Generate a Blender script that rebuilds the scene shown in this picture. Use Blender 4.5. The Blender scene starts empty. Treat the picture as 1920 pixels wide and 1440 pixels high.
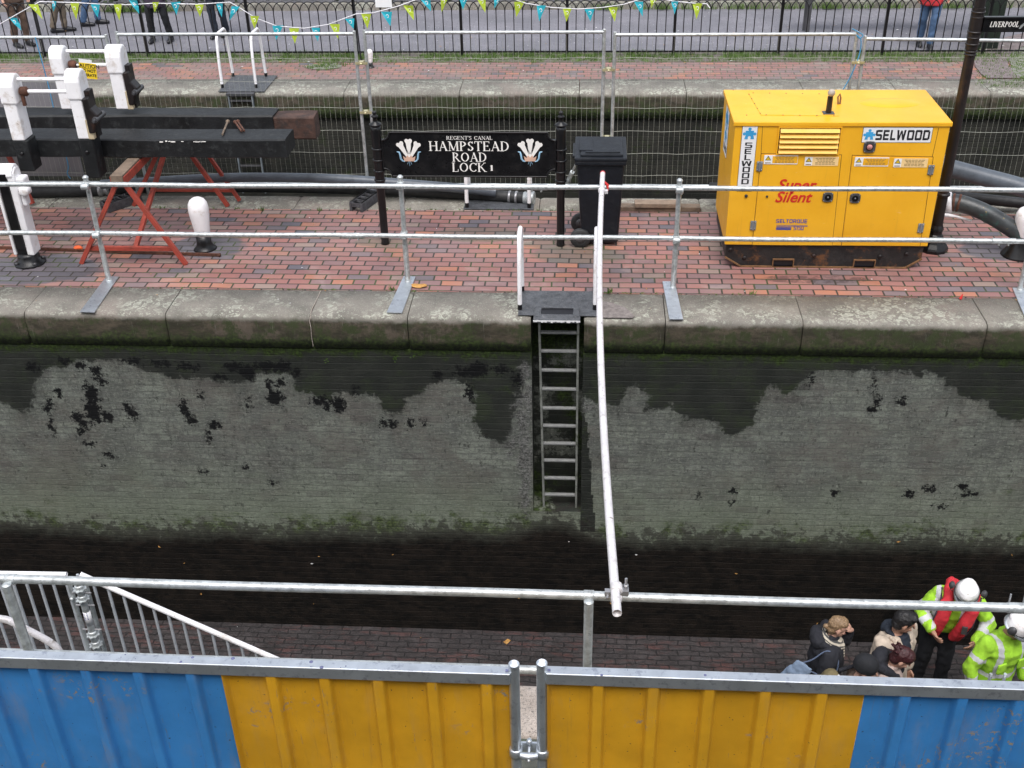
import bpy, bmesh, math, random
import numpy as np
from mathutils import Vector, Matrix, noise as mnoise
random.seed(7)
R = math.radians
scene = bpy.context.scene
COL = scene.collection
# ---------------------------------------------------------------- camera
CF, CTH, CRO, CYA, CH = 2100.86, .550134861, -.022258, -.07477594, 5.07157
_fw = Vector((math.sin(CYA)*math.cos(CTH), math.cos(CYA)*math.cos(CTH), -math.sin(CTH)))
_r0 = Vector((math.cos(CYA), -math.sin(CYA), 0)); _u0 = _r0.cross(_fw)
_rt = _r0*math.cos(CRO)+_u0*math.sin(CRO); _up = -_r0*math.sin(CRO)+_u0*math.cos(CRO)
CAM = Vector((0, 0, CH))
cd = bpy.data.cameras.new('camera'); cam = bpy.data.objects.new('camera', cd); COL.objects.link(cam)
m = Matrix((_rt, _up, -_fw)).transposed().to_4x4(); m.translation = CAM; cam.matrix_world = m
cd.sensor_width = 36; cd.lens = CF/1920*36; cd.clip_end = 500; cd.clip_start = .05
scene.camera = cam
# ---------------------------------------------------------------- world and sun
w = bpy.data.worlds.new("World"); scene.world = w; w.use_nodes = True
nt = w.node_tree; bg = nt.nodes['Background']
sky = nt.nodes.new('ShaderNodeTexSky'); sky.sky_type = 'NISHITA'; sky.sun_disc = False
sky.sun_elevation = R(62); sky.sun_rotation = R(200); sky.dust_density = 3; sky.air_density = 1
hs = nt.nodes.new('ShaderNodeHueSaturation'); hs.inputs['Saturation'].default_value = .38
nt.links.new(sky.outputs[0], hs.inputs['Color']); nt.links.new(hs.outputs[0], bg.inputs[0]); bg.inputs[1].default_value = .15
sl = bpy.data.lights.new('sun', 'SUN'); sl.energy = 1.0; sl.angle = R(25); sl.color = (1, .965, .95)
so = bpy.data.objects.new('sun', sl); COL.objects.link(so)
so.rotation_euler = (R(28), 0, R(200-180))
scene.view_settings.view_transform = 'Standard'; scene.view_settings.look = 'None'
scene.view_settings.exposure = .90; scene.view_settings.gamma = 1
# ---------------------------------------------------------------- pixel helpers (photo 1920x1440 -> world)
def ray(x, y): return _fw + ((x-960)/CF)*_rt - ((y-720)/CF)*_up
def PZ(x, y, z=0.):
    d = ray(x, y); return CAM + d*((z-CH)/d.z)
def PY(x, y, Y):
    d = ray(x, y); return CAM + d*(Y/d.y)
# ---------------------------------------------------------------- tagging
def tag(o, label=None, cat=None, group=None, kind=None):
    if label: o['label'] = label
    if cat: o['category'] = cat
    if group: o['group'] = group
    if kind: o['kind'] = kind
    return o
def thing(name, loc, label, cat, group=None):
    o = bpy.data.objects.new(name, None); o.empty_display_size = .1; COL.objects.link(o)
    o.location = Vector(loc); return tag(o, label, cat, group)
# ---------------------------------------------------------------- mesh builder (world coordinates)
class MB:
    def __init__(s): s.v = []; s.f = []; s.sm = []; s.mi = []; s.cm = 0
    def add(s, vs, fs, smooth=False):
        b = len(s.v); s.v += [Vector(v) for v in vs]
        for f in fs: s.f.append([b+i for i in f]); s.sm.append(smooth); s.mi.append(s.cm)
        return s
    def box(s, c, d, rot=None):
        c = Vector(c); x, y, z = [k/2 for k in d]
        vs = [Vector((a*x, b*y, e*z)) for e in (-1, 1) for b in (-1, 1) for a in (-1, 1)]
        if rot is not None: vs = [rot @ v for v in vs]
        return s.add([c+v for v in vs], [(0, 2, 3, 1), (4, 5, 7, 6), (0, 1, 5, 4), (2, 6, 7, 3), (0, 4, 6, 2), (1, 3, 7, 5)])
    def bb(s, x0, x1, y0, y1, z0, z1): return s.box(((x0+x1)/2, (y0+y1)/2, (z0+z1)/2), (abs(x1-x0), abs(y1-y0), abs(z1-z0)))
    def bar(s, p, q, a, b, up=(0, 0, 1)):      # rectangular bar a wide (side), b high
        p, q = Vector(p), Vector(q); d = (q-p).normalized(); u = Vector(up)
        sd = d.cross(u); sd = sd.normalized() if sd.length > 1e-4 else Vector((1, 0, 0)); u = sd.cross(d)
        vs = [P+sd*a/2*i+u*b/2*j for P in (p, q) for j in (-1, 1) for i in (-1, 1)]
        return s.add(vs, [(0, 2, 3, 1), (4, 5, 7, 6), (0, 1, 5, 4), (2, 6, 7, 3), (0, 4, 6, 2), (1, 3, 7, 5)])
    def tube(s, path, r, n=12, cap=True, hollow=0):
        path = [Vector(p) for p in path]; rs = r if isinstance(r, (list, tuple)) else [r]*len(path)
        d0 = (path[1]-path[0]).normalized(); a = Vector((0, 0, 1)) if abs(d0.z) < .9 else Vector((1, 0, 0))
        u = d0.cross(a).normalized(); vs = []
        for i, p in enumerate(path):
            d = (path[min(i+1, len(path)-1)]-path[max(i-1, 0)]).normalized()
            u = (u-d*u.dot(d)).normalized(); v = d.cross(u)
            vs += [p+(u*math.cos(2*math.pi*k/n)+v*math.sin(2*math.pi*k/n))*rs[i] for k in range(n)]
        fs = [(i*n+k, i*n+(k+1) % n, (i+1)*n+(k+1) % n, (i+1)*n+k) for i in range(len(path)-1) for k in range(n)]
        s.add(vs, fs, True)
        if cap and not hollow:
            s.add(vs[:n], [tuple(range(n))[::-1]]); s.add(vs[-n:], [tuple(range(n))])
        if hollow:
            for e, P in ((0, path[0]), (-1, path[-1])):
                ring = vs[:n] if e == 0 else vs[-n:]
                dd = (path[1]-path[0]) if e == 0 else (path[-2]-path[-1]); dd = dd.normalized()*.08
                inn = [P+(q-P)*(1-hollow) for q in ring]; dp = [q+dd for q in inn]
                s.add(ring+inn+dp, [(k, (k+1) % n, n+(k+1) % n, n+k) for k in range(n)]+[(n+k, n+(k+1) % n, 2*n+(k+1) % n, 2*n+k) for k in range(n)]+[tuple(range(2*n, 3*n))], True)
        return s
    def lathe(s, base, prof, n=20, axis=(0, 0, 1)):   # prof: (r, h)
        base = Vector(base); ax = Vector(axis).normalized(); a = Vector((1, 0, 0)) if abs(ax.x) < .9 else Vector((0, 1, 0))
        u = ax.cross(a).normalized(); v = ax.cross(u); vs = []
        for r, h in prof: vs += [base+ax*h+(u*math.cos(2*math.pi*k/n)+v*math.sin(2*math.pi*k/n))*max(r, 1e-4) for k in range(n)]
        return s.add(vs, [(i*n+k, i*n+(k+1) % n, (i+1)*n+(k+1) % n, (i+1)*n+k) for i in range(len(prof)-1) for k in range(n)]+[tuple(range(n))[::-1], tuple(range((len(prof)-1)*n, len(prof)*n))], True)
    def prism(s, poly, off):     # closed polygon of 3-D points, extruded by off
        off = Vector(off); n = len(poly); P = [Vector(p) for p in poly]
        return s.add(P+[p+off for p in P], [tuple(range(n))[::-1], tuple(range(n, 2*n))]+[(k, (k+1) % n, n+(k+1) % n, n+k) for k in range(n)])
    def ell(s, c, r, rot=None, n=16, m_=10):
        c = Vector(c); vs = []
        for i in range(m_+1):
            t = math.pi*i/m_
            for k in range(n):
                a = 2*math.pi*k/n; q = Vector((r[0]*math.sin(t)*math.cos(a), r[1]*math.sin(t)*math.sin(a), r[2]*math.cos(t)))
                if i in (0, m_): q = Vector((0, 0, r[2]*math.cos(t)))
                vs.append(c+(rot @ q if rot is not None else q))
        fs = []
        for i in range(m_):
            for k in range(n):
                a, b, c2, d = i*n+k, i*n+(k+1) % n, (i+1)*n+(k+1) % n, (i+1)*n+k
                fs.append((a, d, c2) if i == 0 else ((a, d, b) if i == m_-1 else (a, d, c2, b)))
        return s.add(vs, fs, True)
    def cap(s, p, r0, q, r1, n=10): # tapered capsule
        p, q = Vector(p), Vector(q); d = q-p; L = d.length; d = d/L if L > 1e-6 else Vector((0, 0, 1))
        prof = [(r0*math.cos(a), -r0*math.sin(a)) for a in (1.5, 1.1, .7, .35)]+[(r0, 0), (r1, L)]+[(r1*math.cos(a), L+r1*math.sin(a)) for a in (.35, .7, 1.1, 1.5)]
        return s.lathe(p, prof, n, d)
    def build(s, name, mat, parent=None, bevel=0, label=None, smooth=None):
        me = bpy.data.meshes.new(name); off = parent.get('_w') if parent else None
        o0 = Vector((0, 0, 0)); q = parent
        while q is not None: o0 = o0+q.location; q = q.parent
        me.from_pydata([tuple(v-o0) for v in s.v], [], s.f)
        me.polygons.foreach_set('use_smooth', [bool(x) if smooth is None else smooth for x in s.sm])
        mats = mat if isinstance(mat, (list, tuple)) else [mat]
        for k in mats: me.materials.append(k)
        me.polygons.foreach_set('material_index', s.mi)
        me.validate(); me.update()
        o = bpy.data.objects.new(name, me); COL.objects.link(o)
        if parent: o.parent = parent
        if bevel:
            b = o.modifiers.new('b', 'BEVEL'); b.width = bevel; b.segments = 2; b.limit_method = 'ANGLE'; b.angle_limit = R(40)
        if label: o['label'] = label
        return o
# ---------------------------------------------------------------- materials
class NT:
    def __init__(s, name):
        s.m = bpy.data.materials.new(name); s.m.use_nodes = True; s.t = s.m.node_tree
        s.b = s.t.nodes['Principled BSDF']; s.pos = None
    def n(s, ty, **k):
        x = s.t.nodes.new('ShaderNode'+ty)
        for a, b in k.items(): setattr(x, a, b)
        return x
    def lk(s, a, b): s.t.links.new(a, b)
    def sock(s, node_in, v):
        if hasattr(v, 'links'): s.lk(v, node_in)
        else: node_in.default_value = v
    def math(s, op, a, b=0., c=None, clamp=False):
        x = s.n('Math', operation=op); x.use_clamp = clamp; s.sock(x.inputs[0], a); s.sock(x.inputs[1], b)
        if c is not None: s.sock(x.inputs[2], c)
        return x.outputs[0]
    def P(s):
        if s.pos is None:
            g = s.n('NewGeometry'); s.pos = g.outputs['Position']; s.sep = s.n('SeparateXYZ'); s.lk(s.pos, s.sep.inputs[0])
            s.geo = g
        return s.pos
    def X(s): s.P(); return s.sep.outputs[0]
    def Y(s): s.P(); return s.sep.outputs[1]
    def Z(s): s.P(); return s.sep.outputs[2]
    def noise(s, sc, det=4, rough=.6, vec=None, scale3=None, dist=0):
        x = s.n('TexNoise'); x.inputs['Scale'].default_value = sc; x.inputs['Detail'].default_value = det; x.inputs['Roughness'].default_value = rough
        x.inputs['Distortion'].default_value = dist
        v = vec or s.P()
        if scale3:
            mp = s.n('Mapping'); mp.inputs['Scale'].default_value = scale3; s.lk(v, mp.inputs[0]); v = mp.outputs[0]
        s.lk(v, x.inputs['Vector']); return x.outputs['Fac']
    def vor(s, sc, feat='F1', vec=None, out='Distance', rnd=1):
        x = s.n('TexVoronoi', feature=feat); x.inputs['Scale'].default_value = sc; x.inputs['Randomness'].default_value = rnd
        s.lk(vec or s.P(), x.inputs['Vector']); return x.outputs[out]
    def step(s, v, a, b):    # smooth 0..1 from a to b
        x = s.n('MapRange'); x.interpolation_type = 'SMOOTHSTEP'; s.sock(x.inputs[0], v)
        x.inputs[1].default_value = a; x.inputs[2].default_value = b; return x.outputs[0]
    def mix(s, f, a, b, blend='MIX'):
        x = s.n('Mix', data_type='RGBA', blend_type=blend); s.sock(x.inputs[0], f)
        for i, v in ((6, a), (7, b)):
            if hasattr(v, 'links'): s.lk(v, x.inputs[i])
            else: x.inputs[i].default_value = (*v, 1) if len(v) == 3 else v
        return x.outputs[2]
    def ramp(s, v, stops, const=False):
        x = s.n('ValToRGB'); e = x.color_ramp.elements
        if const: x.color_ramp.interpolation = 'CONSTANT'
        while len(e) < len(stops): e.new(.5)
        for i, (p, c) in enumerate(stops): e[i].position = p; e[i].color = (*c, 1)
        s.lk(v, x.inputs[0]); return x.outputs[0]
    def attr(s, name):
        x = s.n('Attribute'); x.attribute_name = name; return x.outputs['Fac']
    def bump(s, h, st=.3, d=.01, prev=None):
        x = s.n('Bump'); x.inputs['Strength'].default_value = st; x.inputs['Distance'].default_value = d; s.lk(h, x.inputs['Height'])
        if prev is not None: s.lk(prev, x.inputs['Normal'])
        return x.outputs[0]
    def out(s, col, rough=.8, metal=0, nrm=None, spec=None):
        b = s.b
        if hasattr(col, 'links'): s.lk(col, b.inputs['Base Color'])
        else: b.inputs['Base Color'].default_value = (*col, 1)
        s.sock(b.inputs['Roughness'], rough); s.sock(b.inputs['Metallic'], metal)
        if spec is not None: b.inputs['Specular IOR Level'].default_value = spec
        if nrm is not None: s.lk(nrm, b.inputs['Normal'])
        return s.m
    def bricks(s, u, v, L, H, mort, off=.5, wob=.0):
        row = s.math('FLOOR', s.math('DIVIDE', v, H)); vv = s.math('FRACT', s.math('DIVIDE', v, H))
        uu = s.math('ADD', s.math('DIVIDE', u, L), s.math('MULTIPLY', row, off))
        wn0 = s.n('TexWhiteNoise', noise_dimensions='1D'); s.lk(row, wn0.inputs['W'])
        uu = s.math('ADD', uu, s.math('MULTIPLY', wn0.outputs['Value'], .14))
        cell = s.math('FLOOR', uu); fu = s.math('FRACT', uu)
        cb = s.n('CombineXYZ'); s.lk(cell, cb.inputs[0]); s.lk(row, cb.inputs[1])
        wn = s.n('TexWhiteNoise', noise_dimensions='2D'); s.lk(cb.outputs[0], wn.inputs['Vector'])
        du = s.math('MULTIPLY', s.math('MINIMUM', fu, s.math('SUBTRACT', 1., fu)), L)
        dv = s.math('MULTIPLY', s.math('MINIMUM', vv, s.math('SUBTRACT', 1., vv)), H)
        d = s.math('MINIMUM', du, dv)
        if wob:
            d = s.math('ADD', d, s.math('MULTIPLY', s.math('SUBTRACT', s.noise(40, 3), .5), wob))
        s.dv = dv; s.du = du; s.vv = s.math('MULTIPLY', vv, H); s.vt = s.math('MULTIPLY', s.math('SUBTRACT', 1., vv), H); return s.step(d, mort*.55, mort*1.15), wn.outputs['Value'], wn.outputs['Color'], d
def paint(name, col, rough=.5, metal=0, var=.12, sc=6, dirt=None, damt=.3, dsc=9, bump=.05, bsc=60, spec=None, speck=None):
    a = NT(name); n1 = a.noise(sc, 5)
    c = a.mix(a.step(n1, .3, .7), tuple(k*(1-var) for k in col), tuple(min(1, k*(1+var)) for k in col))
    if dirt is not None:
        c = a.mix(a.math('MULTIPLY', a.step(a.noise(dsc, 6, .7), .52, .68), damt), c, dirt)
    if speck is not None:
        c = a.mix(a.step(a.noise(speck[1], 3, .7, dist=.4), speck[2], speck[2]+.02), c, speck[0])
    r = a.math('ADD', a.math('MULTIPLY', a.noise(sc*3, 3), .25), rough-.12)
    return a.out(c, r, metal, a.bump(a.noise(bsc, 4), bump, .01), spec)
M = {}
M['galv'] = paint('galvanised', (.52, .55, .55), .45, .62, .22, 18, (.14, .14, .13), .5, 26, .12, 45)
M['galvl'] = paint('galvanised_light', (.50, .53, .56), .5, .25, .1, 9)
M['galvd'] = paint('galvanised_dull', (.20, .23, .25), .55, .35, .2, 9, (.42, .44, .45), .5, 12, .1)
M['galvtop'] = paint('galvanised_frame', (.62, .66, .70), .38, .85, .1, 9, (.2, .22, .3), .5, 26)
M['wire'] = paint('wire', (.38, .39, .34), .5, .2)
M['white'] = paint('white_paint', (.86, .85, .86), .35, 0, .04, 5, (.42, .33, .24), .45, 7, .12, 30, speck=((.25, .16, .1), 16, .71))
M['whitetube'] = paint('white_tube', (.66, .64, .65), .38, .1, .10, 9, (.36, .33, .31), .6, 14, speck=((.28, .25, .22), 28, .665))
M['black'] = paint('black_paint', (.007, .007, .008), .3, 0, .3, 8, (.03, .028, .025), .4, 8, .1, 20, spec=.25)
M['iron'] = paint('black_iron', (.007, .007, .008), .32, 0, .3, 8, spec=.4)
M['rustblack'] = paint('rusty_black', (.010, .007, .007), .45, 0, .3, 6, (.06, .025, .015), .6, 5)
M['beam'] = paint('beam_black_timber', (.009, .010, .011), .55, 0, .4, 4, (.055, .06, .06), .4, 12, .4, 24, spec=.35)
M['worn'] = paint('worn_timber', (.055, .028, .02), .75, 0, .5, 8, (.02, .02, .02), .7, 6, .6, 30)
M['redsteel'] = paint('red_oxide_steel', (.34, .055, .035), .55, 0, .15, 9, (.13, .04, .025), .6, 7)
M['wood'] = paint('grey_timber', (.17, .125, .09), .85, 0, .25, 10, (.09, .08, .065), .6, 14, .4, 40)
M['woodw'] = paint('pale_timber', (.25, .185, .135), .85, 0, .2, 10, (.12, .1, .08), .5, 14, .4, 40)
M['rubber'] = paint('rubber', (.02, .021, .022), .6, 0, .3, 12, (.06, .06, .06), .4, 10)
M['plasticbin'] = paint('bin_plastic', (.009, .011, .015), .42, 0, .2, 10, (.03, .033, .036), .4, 12, .12, 80, spec=.3)
M['hose'] = paint('grey_hose', (.085, .10, .12), .4, 0, .15, 7, (.04, .045, .05), .5, 6, .1, 40)
M['hoseg'] = paint('green_hose', (.035, .04, .042), .4, 0, .3, 6, (.03, .11, .095), .75, 5, .2, 40, speck=((.14, .11, .05), 9, .62))
M['concblk'] = paint('recycled_block', (.15, .152, .165), .8, 0, .3, 20, (.12, .12, .12), .5, 14, .5, 60)
M['brown'] = paint('brown_rust', (.09, .035, .02), .8, 0, .4, 20)
M['blueplas'] = paint('blue_rope', (.06, .28, .5), .6)
M['red'] = paint('red_plastic', (.6, .03, .03), .4)
M['orange'] = paint('orange_plastic', (.75, .12, .03), .5)
M['board'] = paint('grey_board', (.19, .185, .20), .75, 0, .12, 2, (.13, .12, .13), .4, 3, .1, 60)
M['plate'] = paint('black_plate', (.075, .08, .088), .38, 0, .3, 12, (.16, .16, .17), .6, 34, .9, 90, speck=((.35, .35, .33), 70, .68))
def genyel():
    a = NT('generator_yellow'); c = a.mix(a.step(a.noise(2.2, 5), .3, .7), (.78, .385, .014), (.85, .44, .022))
    c = a.mix(a.math('MULTIPLY', a.step(a.noise(1, 6, .8, scale3=(26, 26, 1.3)), .55, .72), .22), c, (.45, .23, .05))
    c = a.mix(a.math('MULTIPLY', a.step(a.noise(1, 5, .85, scale3=(7, 7, 30)), .645, .68), .30), c, (.80, .66, .42))
    c = a.mix(a.math('MULTIPLY', a.step(a.noise(3.2, 6, .8), .60, .72), .30), c, (.48, .27, .07))
    c = a.mix(a.step(a.noise(34, 3, .7, dist=.4), .725, .74), c, (.16, .07, .03))
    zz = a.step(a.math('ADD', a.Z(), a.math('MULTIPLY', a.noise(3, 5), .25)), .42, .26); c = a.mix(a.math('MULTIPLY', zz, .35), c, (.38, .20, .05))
    return a.out(c, a.math('ADD', .30, a.math('MULTIPLY', a.noise(5, 4), .25)), 0, a.bump(a.noise(1.7, 3), .25, .02))
M['yellow'] = genyel()
M['yelldk'] = paint('louvre_gap', (.10, .045, .006), .7)
M['skid'] = paint('rusty_skid', (.018, .016, .016), .6, 0, .4, 8, (.16, .065, .022), .8, 6, .5, 30)
M['rust'] = paint('rust', (.17, .085, .035), .85, 0, .3, 14, (.06, .03, .02), .6, 12, .4, 40)
M['decal'] = paint('decal_white', (.78, .78, .78), .4, 0, .03)
M['decaly'] = paint('decal_pale', (.85, .60, .28), .5, 0, .03)
M['dtext'] = paint('decal_print', (.25, .16, .06), .6)
M['ink'] = paint('black_ink', (.012, .012, .015), .4)
M['inkblue'] = paint('blue_ink', (.05, .07, .30), .4)
M['inkred'] = paint('red_ink', (.62, .025, .02), .4)
M['cyan'] = paint('cyan_ink', (.05, .33, .62), .4)
M['signtxt'] = paint('sign_cream', (.82, .80, .76), .4, 0, .04)
M['signblue'] = paint('sign_blue', (.28, .47, .62), .4)
M['signpink'] = paint('sign_pink', (.62, .40, .30), .4)
M['steel'] = paint('steel', (.35, .35, .36), .35, .6)
M['dsteel'] = paint('dark_steel', (.08, .08, .085), .45, .3)
M['brass'] = paint('zinc_clamp', (.55, .50, .30), .4, .5)
M['lime'] = paint('lime_pennant', (.42, .55, .04), .6, 0, .08)
M['turq'] = paint('turquoise_pennant', (.02, .40, .50), .6, 0, .08)
M['string'] = paint('bunting_string', (.75, .75, .78), .7)
M['caution'] = paint('caution_yellow', (.80, .56, .02), .5, 0, .05)
M['glass'] = paint('lamp_glass', (.5, .22, .2), .15)
def hoard(name, col):
    a = NT(name); n1 = a.noise(3, 5)
    c = a.mix(a.step(n1, .3, .7), tuple(k*.88 for k in col), tuple(k*1.1 for k in col))
    # worn, paint-chipped spots in clusters and vertical scuffs
    clus = a.step(a.noise(3.2, 2), .56, .66)
    sp = a.math('MULTIPLY', a.step(a.noise(38, 4, .75, dist=.5), .575, .60), clus)
    c = a.mix(sp, c, (.24, .22, .19))
    scuf = a.math('MULTIPLY', a.step(a.noise(1, 5, .8, scale3=(90, 90, 5)), .655, .68), .8)
    c = a.mix(scuf, c, (.17, .16, .14))
    c = a.mix(a.step(a.noise(75, 2, .6), .735, .75), c, (.03, .03, .03))
    g = a.math('MULTIPLY', a.step(a.noise(2.0, 6, .7, scale3=(3, 3, .8)), .50, .72), .26)
    c = a.mix(g, c, (.30, .22, .12)); c = a.mix(a.math('MULTIPLY', a.step(a.noise(1, 6, .8, scale3=(40, 40, 1.6)), .56, .70), .25), c, (.20, .12, .05))
    return a.out(c, .5, 0, a.bump(a.noise(14, 5), .12, .01, a.bump(a.noise(1, 3, .5, scale3=(6, 6, 2.5)), .5, .02)))
M['hblue'] = hoard('blue_sheet', (.038, .205, .50)); M['hyel'] = hoard('yellow_sheet', (.58, .30, .012))
# island and far paving ------------------------------------------------
def paving(name, patches, dull=0.):
    a = NT(name); wobx = a.math('MULTIPLY', a.math('SUBTRACT', a.noise(.9, 2), .5), .05)
    u = a.math('ADD', a.X(), 0.); v = a.math('ADD', a.Y(), wobx)
    br, val, cc, d = a.bricks(u, v, .225, .1125, .0100, .46, .005)
    col = a.ramp(val, [(0, (.31, .125, .105)), (.17, (.26, .12, .115)), (.34, (.36, .155, .125)), (.47, (.235, .13, .13)), (.61, (.18, .14, .155)), (.65, (.33, .15, .135)), (.80, (.43, .17, .10)), (.88, (.30, .22, .18)), (.94, (.10, .10, .125))], True)
    col = a.mix(a.step(a.noise(1.6, 4), .35, .7), col, a.mix(.5, col, (.28, .19, .175)))
    col = a.mix(a.math('MULTIPLY', a.noise(55, 4, .7), .35), col, (.20, .15, .14))
    col = a.mix(a.math('MULTIPLY', a.step(a.noise(9, 5, .75), .62, .72), .5), col, (.32, .28, .26))
    col = a.mix(a.math('MULTIPLY', a.step(a.noise(.75, 5, .7), .52, .68), .38), col, (.13, .095, .09)); col = a.mix(a.math('MULTIPLY', a.step(a.noise(1.3, 4, .7, dist=.5), .56, .68), .35), col, (.36, .27, .25))
    for (px, py, rx, ry, kind) in patches:
        q = PZ(px, py); ex = a.math('DIVIDE', a.math('SUBTRACT', a.X(), q.x), rx); ey = a.math('DIVIDE', a.math('SUBTRACT', a.Y(), q.y), ry)
        r2 = a.math('ADD', a.math('MULTIPLY', ex, ex), a.math('MULTIPLY', ey, ey))
        r2 = a.math('ADD', r2, a.math('MULTIPLY', a.math('SUBTRACT', a.noise(6, 4), .5), 1.1))
        mk = a.step(r2, 1.25, .75)
        if kind == 'dark': col = a.mix(a.math('MULTIPLY', mk, .92), col, a.mix(val, (.075, .077, .09), (.135, .13, .15)))
        if kind == 'blotch': col = a.mix(a.math('MULTIPLY', a.math('MULTIPLY', mk, a.step(a.noise(4.5, 5, .8), .42, .56)), .6), col, (.045, .03, .035))  # ragged dark patch on the bricks, broken up by noise
        if kind == 'moss': col = a.mix(a.math('MULTIPLY', mk, .55), col, (.12, .12, .085))
    mort = a.mix(a.step(a.noise(2.2, 4), .48, .62), (.042, .037, .031), (.052, .068, .026))
    if dull: mort = a.mix(.5, mort, (.09, .11, .05))
    col = a.mix(br, mort, col)
    if dull:
        col = a.mix(a.math('MULTIPLY', a.step(a.noise(1.3, 5), .42, .62), dull), col, (.17, .15, .145))
    h = a.math('ADD', a.math('MULTIPLY', br, .8), a.math('MULTIPLY', val, .5))
    h = a.math('ADD', h, a.math('MULTIPLY', a.noise(70, 3), .25))
    ro = a.math('SUBTRACT', .8, a.math('MULTIPLY', a.noise(3, 4), .35))
    return a.out(col, ro, 0, a.bump(a.noise(1.6, 3), .45, .04, a.bump(h, .6, .007)))
M['pave'] = paving('brick_paving', [(390, 462, .42, .30, 'dark'), (60, 505, .75, .36, 'dark'), (1880, 470, .45, .25, 'dark'), (1530, 524, .55, .09, 'blotch'), (720, 455, .35, .12, 'moss'), (1085, 478, .5, .22, 'moss'), (1050, 458, .4, .15, 'moss'), (900, 440, .5, .2, 'moss')])
M['pavefar'] = paving('far_brick_paving', [], .35)
def coping(name, lich=1., far=False):
    a = NT(name); col = a.mix(a.step(a.noise(2.3, 6), .3, .7), (.165, .155, .134), (.27, .25, .215))
    col = a.mix(a.math('MULTIPLY', a.noise(45, 5, .75), .4), col, (.12, .105, .09)); col = a.mix(a.math('MULTIPLY', a.step(a.noise(4.5, 6, .8), .5, .66), .4), col, (.10, .105, .08)); col = a.mix(a.math('MULTIPLY', a.step(a.noise(1.1, 4), .54, .66), .4), col, (.27, .22, .19))
    # lichen rosettes
    dv = a.n('VectorMath', operation='ADD'); nz = a.n('TexNoise'); nz.inputs['Scale'].default_value = 14; a.lk(a.P(), nz.inputs['Vector'])
    sc = a.n('VectorMath', operation='SCALE'); a.lk(nz.outputs['Color'], sc.inputs[0]); sc.inputs['Scale'].default_value = .09
    a.lk(a.P(), dv.inputs[0]); a.lk(sc.outputs[0], dv.inputs[1])
    top = a.step(a.Z(), -.05, -.014)
    clus = a.step(a.noise(1.9, 5, .75), .44, .60)
    v1 = a.vor(13, vec=dv.outputs[0]); v2 = a.vor(27, vec=dv.outputs[0]); v3 = a.vor(60, vec=dv.outputs[0])
    big = a.step(v1, .52, .36); ring = a.math('MULTIPLY', a.step(v1, .22, .33), big); big = a.math('MAXIMUM', a.math('MULTIPLY', big, .45), ring)
    sm = a.step(v2, .38, .26); ti = a.step(v3, .26, .18)
    lm = a.math('MAXIMUM', a.math('MULTIPLY', a.math('MAXIMUM', big, sm), clus), a.math('MULTIPLY', ti, .8))
    lm = a.math('MULTIPLY', a.math('MULTIPLY', lm, top), .95*lich)
    lm = a.math('MULTIPLY', lm, a.step(a.noise(32, 4, .7), .26, .42))
    col = a.mix(lm, col, (.40, .41, .34))
    # front face: brown-green film, moss along the foot
    face = a.step(a.math('ADD', a.Z(), a.math('MULTIPLY', a.math('SUBTRACT', a.noise(7, 5, .75), .5), .09)), -.035, -.085)
    fc = a.mix(a.step(a.noise(2.6, 6, .7, scale3=(1.5, 1, 4)), .36, .66), (.026, .024, .013), (.078, .062, .042))
    fc = a.mix(a.math('MULTIPLY', a.step(a.noise(1.6, 5, .8), .52, .64), .6), fc, (.12, .095, .075))
    fc = a.mix(a.step(a.noise(6, 6, .75), .46, .60), fc, (.034, .044, .014))
    fc = a.mix(a.math('MULTIPLY', a.step(a.noise(3, 5, .8, scale3=(16, 1, 1.2)), .60, .72), .35), fc, (.28, .26, .24))
    col = a.mix(face, col, fc)
    mo = a.step(a.math('ADD', a.Z(), a.math('MULTIPLY', a.math('SUBTRACT', a.noise(5, 6, .75), .5), .42)), -.19, -.31)
    col = a.mix(a.math('MULTIPLY', mo, .92), col, a.mix(a.step(a.noise(30, 4), .4, .65), (.018, .026, .008), (.05, .08, .014)))
    h = a.math('ADD', a.noise(22, 8, .75), a.math('MULTIPLY', lm, .25))
    return a.out(col, .88, 0, a.bump(h, .6, .015))
M['coping'] = coping('stone_coping'); M['copingfar'] = coping('far_stone_coping', 1.15)
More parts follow.
